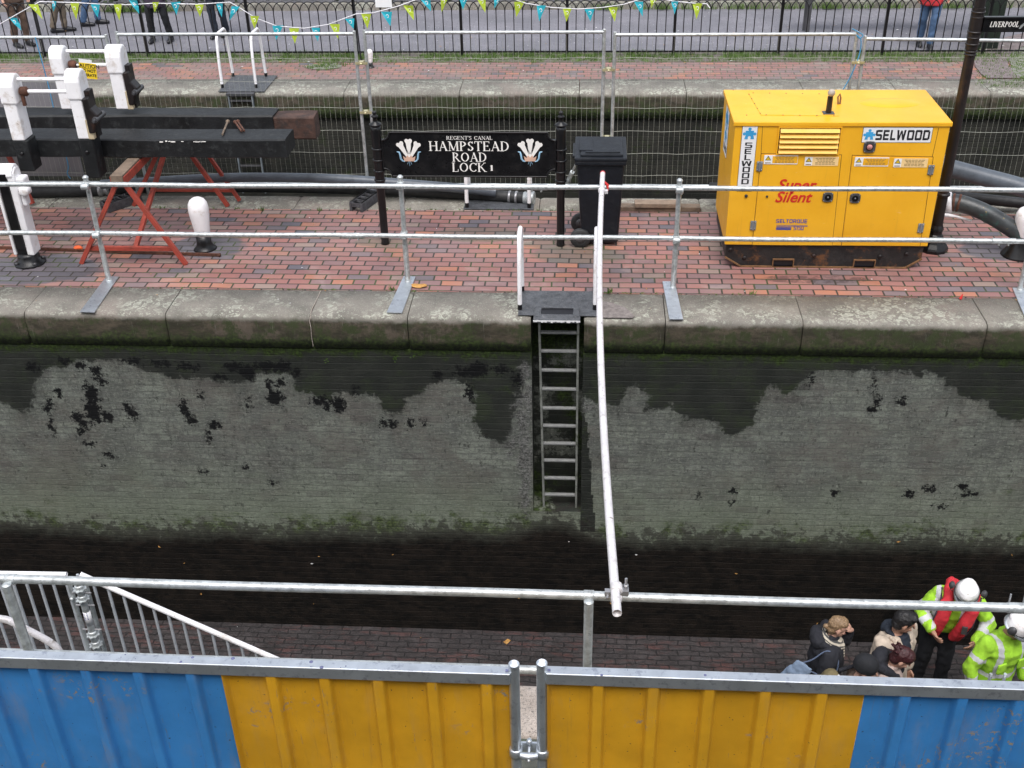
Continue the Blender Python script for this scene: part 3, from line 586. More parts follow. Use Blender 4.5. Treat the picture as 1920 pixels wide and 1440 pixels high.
# round setts area at the far right and small moss disc near the far bollard
def disc(name, c, r, mat, z=.006, n=30, sy=1):
    mb = MB(); V_ = [Vector((c.x+math.cos(2*math.pi*k/n)*r*(1+.08*mnoise.noise((k*.7, 1, 1))), max(17.315 if r > 1 else -99, c.y+math.sin(2*math.pi*k/n)*r*sy), z)) for k in range(n)]; mb.add(V_, [tuple(range(n))]); return tag(mb.build(name, mat), kind='structure')
def ring(name, c, r0, r1, z, mat, n=48):
    mb = MB(); V_ = [Vector((c.x+math.cos(2*math.pi*k/n)*r, max(17.31, c.y+math.sin(2*math.pi*k/n)*r), z)) for r in (r0, r1) for k in range(n)]
    mb.add(V_, [(k, (k+1) % n, n+(k+1) % n, n+k) for k in range(n)]); return tag(mb.build(name, mat), kind='structure')
def cob():
    a = NT('mossy_setts'); v = a.vor(7, 'DISTANCE_TO_EDGE'); e = a.step(v, .02, .09)
    c = a.mix(a.noise(3, 3), (.17, .165, .15), (.24, .235, .215)); c = a.mix(e, (.10, .14, .045), c); c = a.mix(a.math('MULTIPLY', a.step(a.noise(5, 5, .7), .5, .62), .7), c, (.11, .14, .055))
    return a.out(c, .9, 0, a.bump(e, .5, .02))
M['cob'] = cob()
cc = Vector((8.75, 17.55, 0)); disc('sett_circle', cc, 2.25, M['cob'], .010); ring('path_ring', cc, 2.25, 2.75, .012, paint('ring_setts', (.17, .14, .14), .85, 0, .25, 12, (.10, .11, .06), .5, 5, .5, 30))
disc('moss_patch', PZ(607, 125), .30, M['cob'], .006, 24, .6)
# litter: leaves and chips
lf = MB()
def leaf(c, s_, nrm=(0, 0, 1)):
    nrm = Vector(nrm); a = random.uniform(0, 6.28); t = nrm.cross(Vector((.3, .5, .8))).normalized(); b = nrm.cross(t)
    u = (t*math.cos(a)+b*math.sin(a))*s_; v = (b*math.cos(a)-t*math.sin(a))*s_*.45
    lf.cm = random.choice((0, 0, 1)); c = Vector(c)+nrm*.006; lf.add([c-u, c+v+nrm*.004, c+u, c-v+nrm*.004], [(0, 1, 2, 3)]); lf.cm = 0
for i in range(16): leaf((random.uniform(-5, 5), YB-.004, random.uniform(ZW, -2.6)), random.uniform(.008, .026), (0, -1, 0))
for i in range(26): leaf((random.uniform(-5, 5), random.uniform(5.5, 9.4), ZW), random.uniform(.008, .025))
for i in range(90): leaf((random.uniform(-6, 5), random.uniform(9.6, 12), 0), random.uniform(.005, .014))
for i in range(120): leaf((random.uniform(-10, 8), random.uniform(17.3, 20.5), .006), random.uniform(.01, .03))
lf.cm = 0
for px_, py_ in ((780, 255),): pass
q = PY(950, 1203, 9.3); lf.add([(q.x-.04, 9.28, ZW+.012), (q.x, 9.25, ZW+.006), (q.x+.05, 9.30, ZW+.02), (q.x+.01, 9.34, ZW+.006)], [(0, 1, 2, 3)])
tag(lf.build('fallen_leaves', [M['leafd'], M['decal']]), 'tiny dry leaves and litter scattered over paving and lock floor', 'litter', kind='stuff')
q = PZ(785, 538); mb = MB(); V_ = [q+Vector((math.cos(t)*.09, math.sin(t)*.045, .005+.014*abs(math.sin(t*2)))) for t in np.linspace(0, 6.28, 14)[:-1]]; mb.prism(V_, (0, 0, .002)); tag(mb.build('leaf', M['leafd']), 'large orange brown leaf by the coping beside the second handrail foot', 'leaf')
# ================================================================ LETTERING
def W3(O, U, V, N): return lambda x, y, z=0.: O+U*x+V*y+N*z
def txt(body, size, mat, name, parent, O, U, V, shear=0, off=0., sx=1., align='CENTER', space=1., d=.0015):
    cu = bpy.data.curves.new('t', 'FONT'); cu.body = body; cu.size = size; cu.shear = shear; cu.offset = off; cu.align_x = align; cu.align_y = 'CENTER'; cu.space_character = space
    cu.resolution_u = 3; t = bpy.data.objects.new('t', cu); COL.objects.link(t); bpy.context.view_layer.update()
    me = bpy.data.meshes.new_from_object(t.evaluated_get(bpy.context.evaluated_depsgraph_get())); bpy.data.objects.remove(t)
    N = U.cross(V).normalized(); mb = MB(); mb.add([O+U*(v.co.x*sx)+V*v.co.y+N*d for v in me.vertices], [tuple(p.vertices) for p in me.polygons]); bpy.data.meshes.remove(me)
    return mb.build(name, mat, parent)
# stroke lettering. glyph units: cap height 1. l=(x0,y0,x1,y1,w) a=(cx,cy,rx,ry,a0,a1,w) s=serif(cx,cy,half)
T, t_ = .15, .06
SER = {
 'H': (.92, [('l', .17, 0, .17, 1, T), ('l', .75, 0, .75, 1, T), ('l', .17, .52, .75, .52, t_), ('s', .17, 0, .15), ('s', .17, 1, .15), ('s', .75, 0, .15), ('s', .75, 1, .15)]),
 'A': (.90, [('l', .45, 1, .14, 0, t_), ('l', .43, 1, .76, 0, T), ('l', .24, .36, .62, .36, t_), ('s', .13, 0, .12), ('s', .77, 0, .14)]),
 'M': (1.08, [('l', .17, 0, .17, 1, t_), ('l', .17, 1, .53, .05, T), ('l', .53, .05, .88, 1, t_), ('l', .90, 0, .90, 1, T), ('s', .17, 0, .12), ('s', .13, 1, .10), ('s', .90, 0, .14), ('s', .92, 1, .12)]),
 'P': (.74, [('l', .17, 0, .17, 1, T), ('a', .33, .73, .29, .25, -90, 90, T), ('l', .17, .98, .33, .98, t_), ('l', .17, .48, .33, .48, t_), ('s', .17, 0, .15), ('s', .13, 1, .1)]),
 'R': (.86, [('l', .17, 0, .17, 1, T), ('a', .33, .74, .27, .24, -90, 90, T), ('l', .17, .98, .33, .98, t_), ('l', .17, .50, .33, .50, t_), ('l', .36, .5, .74, 0, T), ('s', .17, 0, .15), ('s', .13, 1, .1), ('s', .77, 0, .09)]),
 'S': (.66, [('a', .33, .74, .21, .24, 35, 270, T), ('a', .33, .26, .23, .24, -145, 90, T), ('l', .52, .76, .52, .98, t_), ('l', .11, .02, .11, .26, t_)]),
 'T': (.80, [('l', .40, 0, .40, 1, T), ('l', .06, .97, .74, .97, t_), ('l', .07, .78, .07, 1, t_), ('l', .73, .78, .73, 1, t_), ('s', .40, 0, .15)]),
 'E': (.76, [('l', .17, 0, .17, 1, T), ('l', .1, .97, .62, .97, t_), ('l', .17, .52, .5, .52, t_), ('l', .1, .03, .66, .03, t_), ('l', .62, .8, .62, 1, t_), ('l', .66, 0, .66, .24, t_), ('l', .5, .42, .5, .62, t_), ('s', .17, 0, .12), ('s', .17, 1, .12)]),
 'D': (.92, [('l', .17, 0, .17, 1, T), ('a', .38, .5, .40, .48, -90, 90, T), ('l', .1, .98, .38, .98, t_), ('l', .1, .02, .38, .02, t_), ('s', .12, 0, .1), ('s', .12, 1, .1)]),
 'O': (.94, [('a', .47, .5, .38, .49, 0, 360, T)]),
 'C': (.84, [('a', .47, .5, .38, .49, 42, 318, T), ('l', .76, .72, .76, .98, t_)]),
 'G': (.92, [('a', .47, .5, .38, .49, 42, 300, T), ('l', .76, .72, .76, .98, t_), ('l', .74, .06, .74, .42, T), ('s', .74, .42, .14)]),
 'L': (.72, [('l', .17, 0, .17, 1, T), ('l', .1, .03, .62, .03, t_), ('l', .62, 0, .62, .26, t_), ('s', .17, 0, .12), ('s', .17, 1, .15)]),
 'K': (.90, [('l', .17, 0, .17, 1, T), ('l', .70, .98, .22, .46, t_), ('l', .32, .60, .76, 0, T), ('s', .17, 0, .15), ('s', .17, 1, .15), ('s', .72, 1, .12), ('s', .80, 0, .12)]),
 'N': (.94, [('l', .17, 0, .17, 1, t_), ('l', .15, 1, .79, .0, T), ('l', .79, 0, .79, 1, t_), ('s', .17, 0, .12), ('s', .12, 1, .10), ('s', .79, 1, .12)]),
 'I': (.36, [('l', .18, 0, .18, 1, T), ('s', .18, 0, .15), ('s', .18, 1, .15)]),
 'V': (.86, [('l', .12, 1, .44, 0, T), ('l', .44, 0, .74, 1, t_), ('s', .12, 1, .13), ('s', .76, 1, .12)]),
 "'": (.24, [('l', .12, .72, .12, 1, .10)]), ' ': (.5, []),
 '1': (.5, [('l', .26, 0, .26, 1, T), ('l', .08, .8, .26, 1, t_), ('s', .26, 0, .16)]),
 '3': (.6, [('a', .27, .75, .2, .23, -80, 150, T), ('a', .27, .26, .23, .25, -150, 80, T)]),
}
B = .21   # block letters
BLK = {
 'S': (.80, [('l', .76, .9, .16, .9, B), ('l', .14, .97, .14, .5, B), ('l', .1, .5, .7, .5, B), ('l', .68, .5, .68, .04, B), ('l', .72, .1, .06, .1, B)]),
 'E': (.76, [('l', .14, 0, .14, 1, B), ('l', .14, .9, .7, .9, B), ('l', .14, .5, .66, .5, B), ('l', .14, .1, .7, .1, B)]),
 'L': (.68, [('l', .14, 0, .14, 1, B), ('l', .14, .1, .64, .1, B)]),
 'W': (1.12, [('l', .12, 1, .26, 0, B), ('l', .26, .0, .53, .95, .16), ('l', .53, .95, .80, 0, .16), ('l', .80, 0, .94, 1, B)]),
 'O': (.84, [('l', .14, .06, .14, .94, B), ('l', .70, .06, .70, .94, B), ('l', .1, .9, .74, .9, B), ('l', .1, .1, .74, .1, B)]),
 'D': (.84, [('l', .14, 0, .14, 1, B), ('l', .70, .1, .70, .88, B), ('l', .1, .9, .68, .9, B), ('l', .1, .1, .68, .1, B)]),
 'T': (.72, [('l', .34, 0, .34, 1, B), ('l', .02, .9, .66, .9, B)]),
 'R': (.82, [('l', .14, 0, .14, 1, B), ('l', .14, .9, .72, .9, B), ('l', .68, .5, .68, .92, B), ('l', .14, .46, .7, .46, B), ('l', .5, .46, .70, 0, B)]),
 'Q': (.84, [('l', .14, .06, .14, .94, B), ('l', .70, .06, .70, .94, B), ('l', .1, .9, .74, .9, B), ('l', .1, .1, .74, .1, B), ('l', .5, .3, .8, -.06, .16)]),
 'U': (.84, [('l', .14, .06, .14, 1, B), ('l', .70, .06, .70, 1, B), ('l', .1, .1, .74, .1, B)]),
 '5': (.74, [('l', .7, .92, .14, .92, .16), ('l', .14, .98, .14, .52, .16), ('l', .1, .55, .62, .55, .16), ('l', .62, .55, .62, .05, .16), ('l', .66, .08, .08, .08, .16)]),
 '1': (.42, [('l', .24, 0, .24, 1, .17), ('l', .06, .8, .24, .95, .12)]),
 '0': (.74, [('l', .12, .06, .12, .94, .16), ('l', .60, .06, .60, .94, .16), ('l', .1, .92, .64, .92, .16), ('l', .1, .08, .64, .08, .16)]),
}
def strokes(mb, body, font, O, U, V, h, sx=1., sp=.0, slant=0., center=True, d0=.0015, bold=1.):
    N = U.cross(V).normalized(); wd = sum(font[c][0]+sp for c in body)*h*sx; x0 = -wd/2 if center else 0; cnt = [0]
    def put(pts):
        cnt[0] += 1; dd = d0+.00004*(cnt[0] % 9); mb.add([O+U*((x0+(x+slant*y)*h*sx))+V*(y*h)+N*dd for x, y in pts], [tuple(range(len(pts)))])
    cx = 0
    for c in body:
        wd_, S = font[c]
        for k in S:
            if k[0] == 'l':
                _, a, b, e, f, w_ = k; w_ *= bold; dx, dy = e-a, f-b; L = math.hypot(dx, dy); nx, ny = -dy/L*w_/2, dx/L*w_/2
                if abs(dx) > .02 and abs(dy) > .02 and abs(dy) > abs(dx): nx, ny = w_/2*(-1 if dy > 0 else 1)*1.05, 0
                put([(cx+a+nx, b+ny), (cx+a-nx, b-ny), (cx+e-nx, f-ny), (cx+e+nx, f+ny)])
            elif k[0] == 's':
                _, a, b, hf = k; b2 = b+(.025 if b < .5 else -.025); put([(cx+a-hf, b2-.028*bold), (cx+a+hf, b2-.028*bold), (cx+a+hf, b2+.028*bold), (cx+a-hf, b2+.028*bold)])
            else:
                _, a, b, rx, ry, a0, a1, w_ = k; n = max(6, int(abs(a1-a0)/15)); P_ = []
                for i in range(n+1):
                    q = R(a0+(a1-a0)*i/n); ww = (t_+(w_-t_)*abs(math.cos(q)))*bold
                    P_.append(((cx+a+(rx+ww*.2)*math.cos(q), b+(ry)*math.sin(q)), (cx+a+(rx-ww*.8)*math.cos(q), b+(ry-ww)*math.sin(q))))
                cnt[0] += 1; dd = d0+.00004*(cnt[0] % 9); vs_ = []
                for (x1, y1), (x2, y2) in P_: vs_ += [O+U*(x0+(x1+slant*y1)*h*sx)+V*(y1*h)+N*dd, O+U*(x0+(x2+slant*y2)*h*sx)+V*(y2*h)+N*dd]
                mb.add(vs_, [(2*i, 2*i+2, 2*i+3, 2*i+1) for i in range(n)])
        cx += wd_+sp
UX, UZ, NY = Vector((1, 0, 0)), Vector((0, 0, 1)), Vector((0, -1, 0))
def rect(O, U, V, N, w_, h_, d=.002, th=.002):
    mb = MB(); P_ = [O+U*a*w_/2+V*b*h_/2+N*(d-th) for a, b in ((-1, -1), (1, -1), (1, 1), (-1, 1))]; mb.prism(P_, N*th); return mb
def jigsaw(mb, O, U, V, N, s_, d):
    def sq(x, y, w_, h_, dd): mb.prism([O+U*(x+a*w_/2)*s_+V*(y+b*h_/2)*s_+N*(d) for a, b in ((-1, -1), (1, -1), (1, 1), (-1, 1))], N*dd)
    ol = [(-.36, .30), (-.10, .30), (-.09, .36)]+[(.15*math.sin(R(q)), .46-.14*math.cos(R(q))) for q in range(-40, -321, -40)]+[(.09, .36), (.10, .30), (.36, .30), (.36, .12)]
    ol += [(.46-.14*math.cos(R(q)), .02+.14*math.sin(R(q))) for q in range(40, 321, 40)]+[(.34, -.10), (.42, -.46), (.12, -.46)]+[(.13*math.sin(R(q)), -.30-.13*math.cos(R(q))) for q in range(50, 311, 40)]+[(-.12, -.46), (-.42, -.46), (-.34, -.10)]
    ol += [(-.46+.14*math.cos(R(q)), .02-.14*math.sin(R(q))) for q in range(40, 321, 40)]+[(-.36, .12)]
    mb.prism([O+U*x*s_+V*y*s_+N*d for x, y in ol][::-1], N*.001)
def warn(parent, O, w_, h_, kind, d=.0075):
    pl = rect(O, UX, UZ, NY, w_, h_, d).build('warning_label', M['decaly'] if kind else M['decal'], parent)
    ic = rect(O-UX*(w_*.38), UX, UZ, NY, w_*.22, h_*.94, d+.001, .001).build('icon_panel', M['decal'], pl)
    if not kind: rect(O+UX*w_*.12, UX, UZ, NY, w_*.74, h_*.78, d+.001, .001).build('text_panel', M['yellow'], pl)
    c = O-UX*(w_*.38)+UZ*h_*.1; r = h_*.34
    mb = MB(); mb.prism([c+UX*r*1.1*math.cos(a)+UZ*r*math.sin(a)+NY*(d+.001) for a in (R(90), R(210), R(330))], NY*.0005); mb.build('triangle', M['ink'], pl)
    mb = MB(); mb.prism([c+UX*r*.72*math.cos(a)+UZ*r*.62*math.sin(a)+NY*(d+.0017) for a in (R(90), R(210), R(330))], NY*.0005); mb.build('triangle_centre', M['caution'], pl)
    mb = MB()
    mb.bb(c.x-.0022, c.x+.0022, c.y-d-.003, c.y-d-.0024, c.z-r*.1, c.z+r*.32)
    for k in range(5):
        z = O.z+h_*(.32-.155*k); l = w_*(.30 if k < 4 else .33)*(1-.1*((k*7) % 3)); x = O.x+w_*.12
        n = 6; xs = [-l+2*l*i/n for i in range(n+1)]
        for i in range(n): mb.bb(x+xs[i], x+xs[i+1]-l*.06, O.y-d-.0014, O.y-d-.0011, z-.0028, z+.0028)
    mb.bb(c.x-w_*.08, c.x+w_*.08, c.y-d-.0014, c.y-d-.0011, O.z-h_*.40, O.z-h_*.30)
    mb.build('print', M['dtext'], pl)
def bolts(mb, pts, r=.006, N=NY, h=.004, n=8):
    for p in pts: mb.lathe(p, [(r, 0), (r, h*.6), (r*.6, h)], n, N)
# ================================================================ GENERATOR
GY = 10.62
gx0 = (PY(1378, 235, GY).x+PY(1358, 458, GY).x)/2; gx1 = (PY(1778, 233, GY).x+PY(1745, 462, GY).x)/2
gz1 = (PY(1378, 226, GY).z+PY(1779, 231, GY).z)/2; gz0 = (PY(1358, 458, GY).z+PY(1745, 463, GY).z)/2
gyb = (PZ(1352, 166, gz1).y+PZ(1717, 171, gz1).y)/2
print('GEN', gx0, gx1, gz0, gz1, gyb)
g = thing('generator', ((gx0+gx1)/2, (GY+gyb)/2, 0), 'large yellow enclosed diesel pump set with louvred vent and doors on a rusty skid', 'generator')
mb = MB(); mb.bb(gx0+.004, gx1-.004, GY, gyb-.004, gz0, gz1-.045); mb.build('canopy', M['yellow'], g, .006)
mb = MB(); mb.bb(gx0-.012, gx1+.012, GY-.012, gyb+.01, gz1-.045, gz1); mb.build('roof', M['yellow'], g, .008)
def gp(x, y, d=0.): q = PY(x, y, GY); return Vector((q.x, GY-d, q.z))
# roof access panel, bolts, shallow round hatch
a_, b_, c_, d_ = [PZ(x, y, gz1) for x, y in ((1403, 175), (1545, 177), (1573, 218), (1427, 216))]
mb = MB(); mb.prism([Vector((q.x, q.y, gz1+.0005)) for q in (a_, b_, c_, d_)], (0, 0, .004)); pn = mb.build('roof_panel', M['yellow'], g)
mb = MB()
for p, q in ((a_, b_), (d_, c_), (a_, d_)):
    for k in range(5): mb.lathe(p.lerp(q, (k+.3)/4.6)+Vector((0, 0, .004)), [(.007, 0), (.006, .004)], 8)
for x, y in ((1375, 169), (1400, 216)): q = PZ(x, y, gz1); mb.lathe(q, [(.007, 0), (.006, .004)], 8)
mb.build('bolt_heads', M['dsteel'], pn)
q = PZ(1668, 193, gz1); mb = MB(); n = 40
V_ = [Vector((q.x+math.cos(6.283*k/n)*.30*s_, q.y+math.sin(6.283*k/n)*.15*s_, gz1+z)) for s_, z in ((1, .0004), (.88, .010), (.5, .016), (.06, .018)) for k in range(n)]
mb.add(V_, [(i*n+k, i*n+(k+1) % n, (i+1)*n+(k+1) % n, (i+1)*n+k) for i in range(3) for k in range(n)]+[tuple(range(3*n, 4*n))], True)
mb.build('roof_bulge', M['yellow'], g)
# exhaust
q = PZ(1553, 213, gz1); mb = MB(); mb.bb(q.x-.055, q.x+.055, q.y-.045, q.y+.045, gz1+.0005, gz1+.012); ex = mb.build('exhaust_flange', M['dsteel'], g, .002)
mb = MB(); mb.tube([(q.x, q.y, gz1+.012), (q.x, q.y, gz1+.17)], [.028, .026], 14, hollow=.18); mb.build('exhaust_pipe', M['rustblack'], g)
mb = MB(); mb.ell((q.x+.005, q.y, gz1+.205), (.036, .036, .038)); tag(mb.build('float_ball', paint('dirty_ball', (.38, .33, .27), .7, 0, .2, 20)), 'dirty white ball jammed in the top of the exhaust pipe of the yellow pump set', 'ball')
q = PZ(1575, 195, gz1); mb = MB(); mb.tube([q+Vector((0, .0, .0)), q+Vector((0, .005, .06)), q+Vector((-.012, .005, .10)), q+Vector((-.03, .0, .07)), q+Vector((-.02, -.01, .0))], .009, 8); mb.build('lifting_eye', M['rust'], g)
# seams
mb = MB()
def seam(x0, y0, x1, y1, w_=.004, dd=.002): mb.bar(gp(x0, y0, dd/2), gp(x1, y1, dd/2), dd, w_, up=(1, 0, 0) if abs(x1-x0) < 60 else (0, 0, 1))
dk = paint('panel_gap', (.10, .045, .008), .8)
for s_ in ((1430, 233, 1427, 288), (1427, 288, 1578, 290), (1578, 290, 1560, 462), (1598, 290, 1577, 462), (1598, 291, 1750, 294), (1750, 294, 1725, 462), (1427, 288, 1410, 460), (1760, 240, 1748, 294), (1380, 232, 1760, 237)):
    seam(*s_)
mb.build('panel_seams', dk, g)
# doors as raised panels
def fq(pts, d, th): return [gp(x, y, d-th) for x, y in pts]
mb = MB(); mb.prism(fq([(1411, 459), (1560, 460), (1577, 292), (1428, 290)], .004, .0035), NY*.0035); dr1 = mb.build('door', M['yellow'], g, .0015)
mb = MB(); mb.prism(fq([(1579, 460), (1723, 461), (1748, 296), (1599, 293)], .004, .0035), NY*.0035); dr2 = mb.build('door', M['yellow'], g, .0015)
# louvre
mb = MB(); c = gp(1517, 263); a, b = gp(1462, 239), gp(1575, 288); x0, x1, z0, z1 = a.x, gp(1574, 262).x, b.z, a.z
mb.bb(x0, x1, GY-.003, GY-.0005, z0, z1); lv = mb.build('louvre_recess', M['yelldk'], g)
mb = MB(); n = 5; sh = (z1-z0)/n
for k in range(n):
    z = z0+sh*k; mb.prism([Vector((x0+.01, GY-.030, z+.006)), Vector((x0+.01, GY-.034, z+.010)), Vector((x0+.01, GY-.004, z+sh*.86)), Vector((x0+.01, GY-.003, z+sh*.70))], (x1-x0-.02, 0, 0))
mb.build('louvre_slats', M['yellow'], lv)
mb = MB(); f = .012
mb.bb(x0-f, x1+f, GY-.014, GY, z1, z1+f); mb.bb(x0-f, x1+f, GY-.014, GY, z0-f, z0); mb.bb(x0-f, x0, GY-.013, GY, z0, z1); mb.bb(x1, x1+f, GY-.013, GY, z0, z1); mb.build('louvre_frame', M['yellow'], lv)
def rlatch(x, y, name, w_=.052, cen=None):
    c = gp(x, y, .004); mb = MB(); n = 20
    V_ = [c+UX*w_*(abs(math.cos(t))**.55*(1 if math.cos(t) >= 0 else -1))+UZ*w_*(abs(math.sin(t))**.55*(1 if math.sin(t) >= 0 else -1)) for t in [6.283*k/n for k in range(n)]]
    mb.prism(V_, NY*.012); o = mb.build(name, M['dsteel'], g, .004)
    mb = MB(); mb.lathe(c+NY*.012, [(w_*.62, 0), (w_*.6, .003), (w_*.45, .0005)], 18, NY); mb.build('ring', M['black'], o)
    mb = MB(); bolts(mb, [c+NY*.012], .008); bolts(mb, [c+NY*.012+UX*a*w_*.72+UZ*b*w_*.72 for a in (-1, 1) for b in (-1, 1)], .005); mb.build('screws', M['steel'], o)
    if cen: mb = MB(); mb.lathe(c+NY*.0125, [(w_*.5, 0), (w_*.42, .008), (.001, .014)], 16, NY); mb.build('lens', cen, o)
rlatch(1552, 369, 'door_latch'); rlatch(1603, 371, 'door_latch'); rlatch(1630, 275, 'side_lamp', .058, M['glass'])
for x, y in ((1424, 311), (1412, 422), (1745, 318), (1726, 427)):
    c = gp(x, y, .004); mb = MB(); mb.box(c+NY*.005, (.058, .01, .10)); o = mb.build('hinge', M['galvd'], g, .004)
    mb = MB(); mb.tube([c+NY*.010-UZ*.05, c+NY*.010+UZ*.05], .008, 8); bolts(mb, [c+NY*.0102+UX*a*.019+UZ*b*.034 for a in (-1, 1) for b in (-1, 1)], .007); mb.build('pin', M['steel'], o)
mb = MB()
for x, y, r in ((1399, 367, .016), (1438, 368, .011)): mb.lathe(gp(x, y, .0), [(r, 0), (r, .012), (r*.5, .013)], 14, NY)
mb.build('plug', M['rubber'], g)
# decals
c = gp(1682, 252); w_ = (gp(1747, 252)-gp(1618, 252)).x; h_ = .145
c = gp(1682, 253); pl = rect(c, UX, UZ, NY, w_+.008, h_+.008, .002).build('name_board', M['ink'], g); rect(c, UX, UZ, NY, w_, h_, .004).build('backing', M['decal'], pl)
mb = MB(); strokes(mb, 'SELWOOD', BLK, c+UX*.055-UZ*.050, UX, UZ, .100, (w_-.16)/(.1*5.9), sp=.06, d0=.0048); mb.build('lettering', M['ink'], pl)
mb = MB(); jigsaw(mb, c-UX*(w_/2-.062), UX, UZ, NY, .098, .0048); mb.build('emblem', M['cyan'], pl)
za, zb = gp(1406, 235).z, gp(1388, 358).z; xm = (gp(1407, 240).x+gp(1395, 355).x)/2
c = Vector((xm, GY, (za+zb)/2)); pl = rect(c, UX, UZ, NY, .150, za-zb+.008, .002).build('name_board', M['ink'], g); rect(c, UX, UZ, NY, .142, za-zb, .004).build('backing', M['decal'], pl)
mb = MB(); hh = .088; zz = za-.225
for ch in 'SELWOOD': strokes(mb, ch, BLK, Vector((xm, GY, zz)), UX, UZ, .056, 1.75, d0=.0048, bold=.85); zz -= (za-.235-zb)/7.0
mb.build('lettering', M['ink'], pl)
mb = MB(); jigsaw(mb, Vector((xm, GY, za-.085)), UX, UZ, NY, .11, .0048); mb.build('emblem', M['cyan'], pl)
# side board on the left flank
yc, zc = GY+(gyb-GY)*.60, (gz0+gz1)/2+.36; NXm = Vector((-1, 0, 0)); UY = Vector((0, -1, 0)); O = Vector((gx0+.004, yc, zc))
pl = rect(O, UY, UZ, NXm, .30, .52, .003).build('name_board', M['ink'], g); rect(O, UY, UZ, NXm, .29, .51, .0045).build('backing', M['decal'], pl)
mb = MB(); jigsaw(mb, O+UZ*.11, UY, UZ, NXm, .2, .005); jigsaw(mb, O-UZ*.06, UY, UZ, NXm, .14, .005); mb.build('emblem', M['cyan'], pl)
mb = MB(); strokes(mb, 'SELWOOD', BLK, O-UZ*.22, UY, UZ, .06, .62, sp=.06, d0=.0052); mb.build('lettering', M['ink'], pl)
h0 = gz1-.045
txt('Super', .158, M['inkred'], 'lettering', g, gp(1492, 347, .006), UX, UZ, .28, .0032)
txt('Silent', .158, M['inkred'], 'lettering', g, gp(1486, 370, .006), UX, UZ, .28, .0032)
mb = MB(); strokes(mb, 'SELTORQUE', BLK, gp(1484, 418, .004), UX, UZ, .042, .31/(.042*7.4), sp=.05, bold=.85); strokes(mb, '5150', BLK, gp(1497, 431, .004), UX, UZ, .044, .85, sp=.05)
p = gp(1456, 420, .004); x0 = p.x
for k, (l, t2) in enumerate(((.31, .004), (.31, .005), (.15, .007), (.15, .009), (.15, .011))): mb.bb(x0, x0+l, p.y-.0016, p.y-.0008, p.z-.012-k*.0125, p.z-.012-k*.0125+t2)
mb.build('model_lettering', M['inkblue'], g)
for x, y, k in ((1464, 299, 0), (1540, 302, 1), (1634, 303, 0), (1707, 305, 1)): warn(g, gp(x, y), .325, .092, k)
# skid
sx0, sx1 = gx0+.02, gx1-.03; xs0, xs1 = PZ(1385, 500).x, PZ(1700, 503).x
mb = MB(); mb.prism([Vector((x, GY+.03, z)) for x, z in ((sx0, gz0-.002), (sx0, .105), (xs0+.02, .0), (xs1-.02, .0), (sx1, .105), (sx1, gz0-.002))], (0, gyb-GY-.06, 0)); sk = mb.build('skid', M['skid'], g, .004)
mb = MB()
for p, q in (((sx0, .105), (xs0+.02, 0)), ((xs0+.02, 0), (xs1-.02, 0)), ((xs1-.02, 0), (sx1, .105))): mb.bar((p[0], GY+.022, p[1]+.006), (q[0], GY+.022, q[1]+.006), .035, .012)
mb.build('skid_rail', M['rust'], sk)
for xa, xb in ((1450, 1487), (1602, 1640)):
    a, b = PY(xa, 490, GY+.02), PY(xb, 490, GY+.02); mb = MB(); z0 = .012; z1 = .085; t = .009
    mb.bb(a.x-t, b.x+t, GY+.005, GY+.035, z1, z1+t); mb.bb(a.x-t, b.x+t, GY+.005, GY+.035, z0-t, z0); mb.bb(a.x-t, a.x, GY+.006, GY+.034, z0, z1); mb.bb(b.x, b.x+t, GY+.006, GY+.034, z0, z1)
    f = mb.build('fork_pocket', M['rust'], sk); mb = MB(); mb.bb(a.x, b.x, GY+.026, GY+.0295, z0, z1); mb.build('opening', M['ink'], f)
for x, z in ((sx0+.05, .19), (sx0+.2, .10), (sx1-.16, .16), (sx1-.42, .13), (sx0+.9, .13)): mb = MB(); bolts(mb, [Vector((x, GY+.03, z))], .022, NY, .02); mb.build('lug', M['rustblack'], sk)
# ================================================================ CANAL SIGN
SY = 11.13
sg = thing('canal_sign', (PZ(885, 459).x, SY, 0), 'black name board lettered in cream between two banded posts, a feather crest at each end', 'sign')
pxs = []
for fx in (720, 1050):
    x = (PY(fx, 456, SY).x+PY(707 if fx < 800 else 1053, 240, SY).x)/2; pxs.append(x); zt = 1.43
    mb = MB(); mb.lathe((x, SY, 0), [(.045, 0), (.046, .02), (.042, .03), (.042, .62), (.050, .64), (.052, 1.28), (.052, 1.33)], 20); po = mb.build('post', M['iron'], sg)
    mb = MB()
    for z in (.74, .84, .96, 1.08): mb.lathe((x, SY, z), [(.052, -.012), (.060, -.008), (.060, .008), (.052, .012)], 20)
    mb.build('bands', M['iron'], po)
    mb = MB(); mb.lathe((x, SY, 1.33), [(.052, 0), (.066, .006), (.064, .018), (.030, .034), (.024, .05), (.024, .085), (.036, .09), (.036, .10), (.016, .112), (.022, .125), (.022, .14), (.012, .152), (.002, .156)], 20); mb.build('finial', M['iron'], po)
bx0, bx1 = pxs[0]+.06, pxs[1]-.06; bz0, bz1 = .795, 1.258; nr = .085
def nboard(x0, x1, z0, z1, r):
    P_ = []
    for cx_, cz_, a0 in ((x0, z0, 90), (x1, z0, 180), (x1, z1, 270), (x0, z1, 0)):
        for k in range(7): a = R(a0-15*k); P_.append(Vector((cx_+r*math.cos(a), 0, cz_+r*math.sin(a))))
    return P_
mb = MB(); mb.prism([p+Vector((0, SY-.022, 0)) for p in nboard(bx0, bx1, bz0, bz1, nr)], (0, .035, 0)); bd = mb.build('board', M['black'], sg)
mb = MB(); o0 = nboard(bx0-.004, bx1+.004, bz0-.006, bz1+.006, nr)
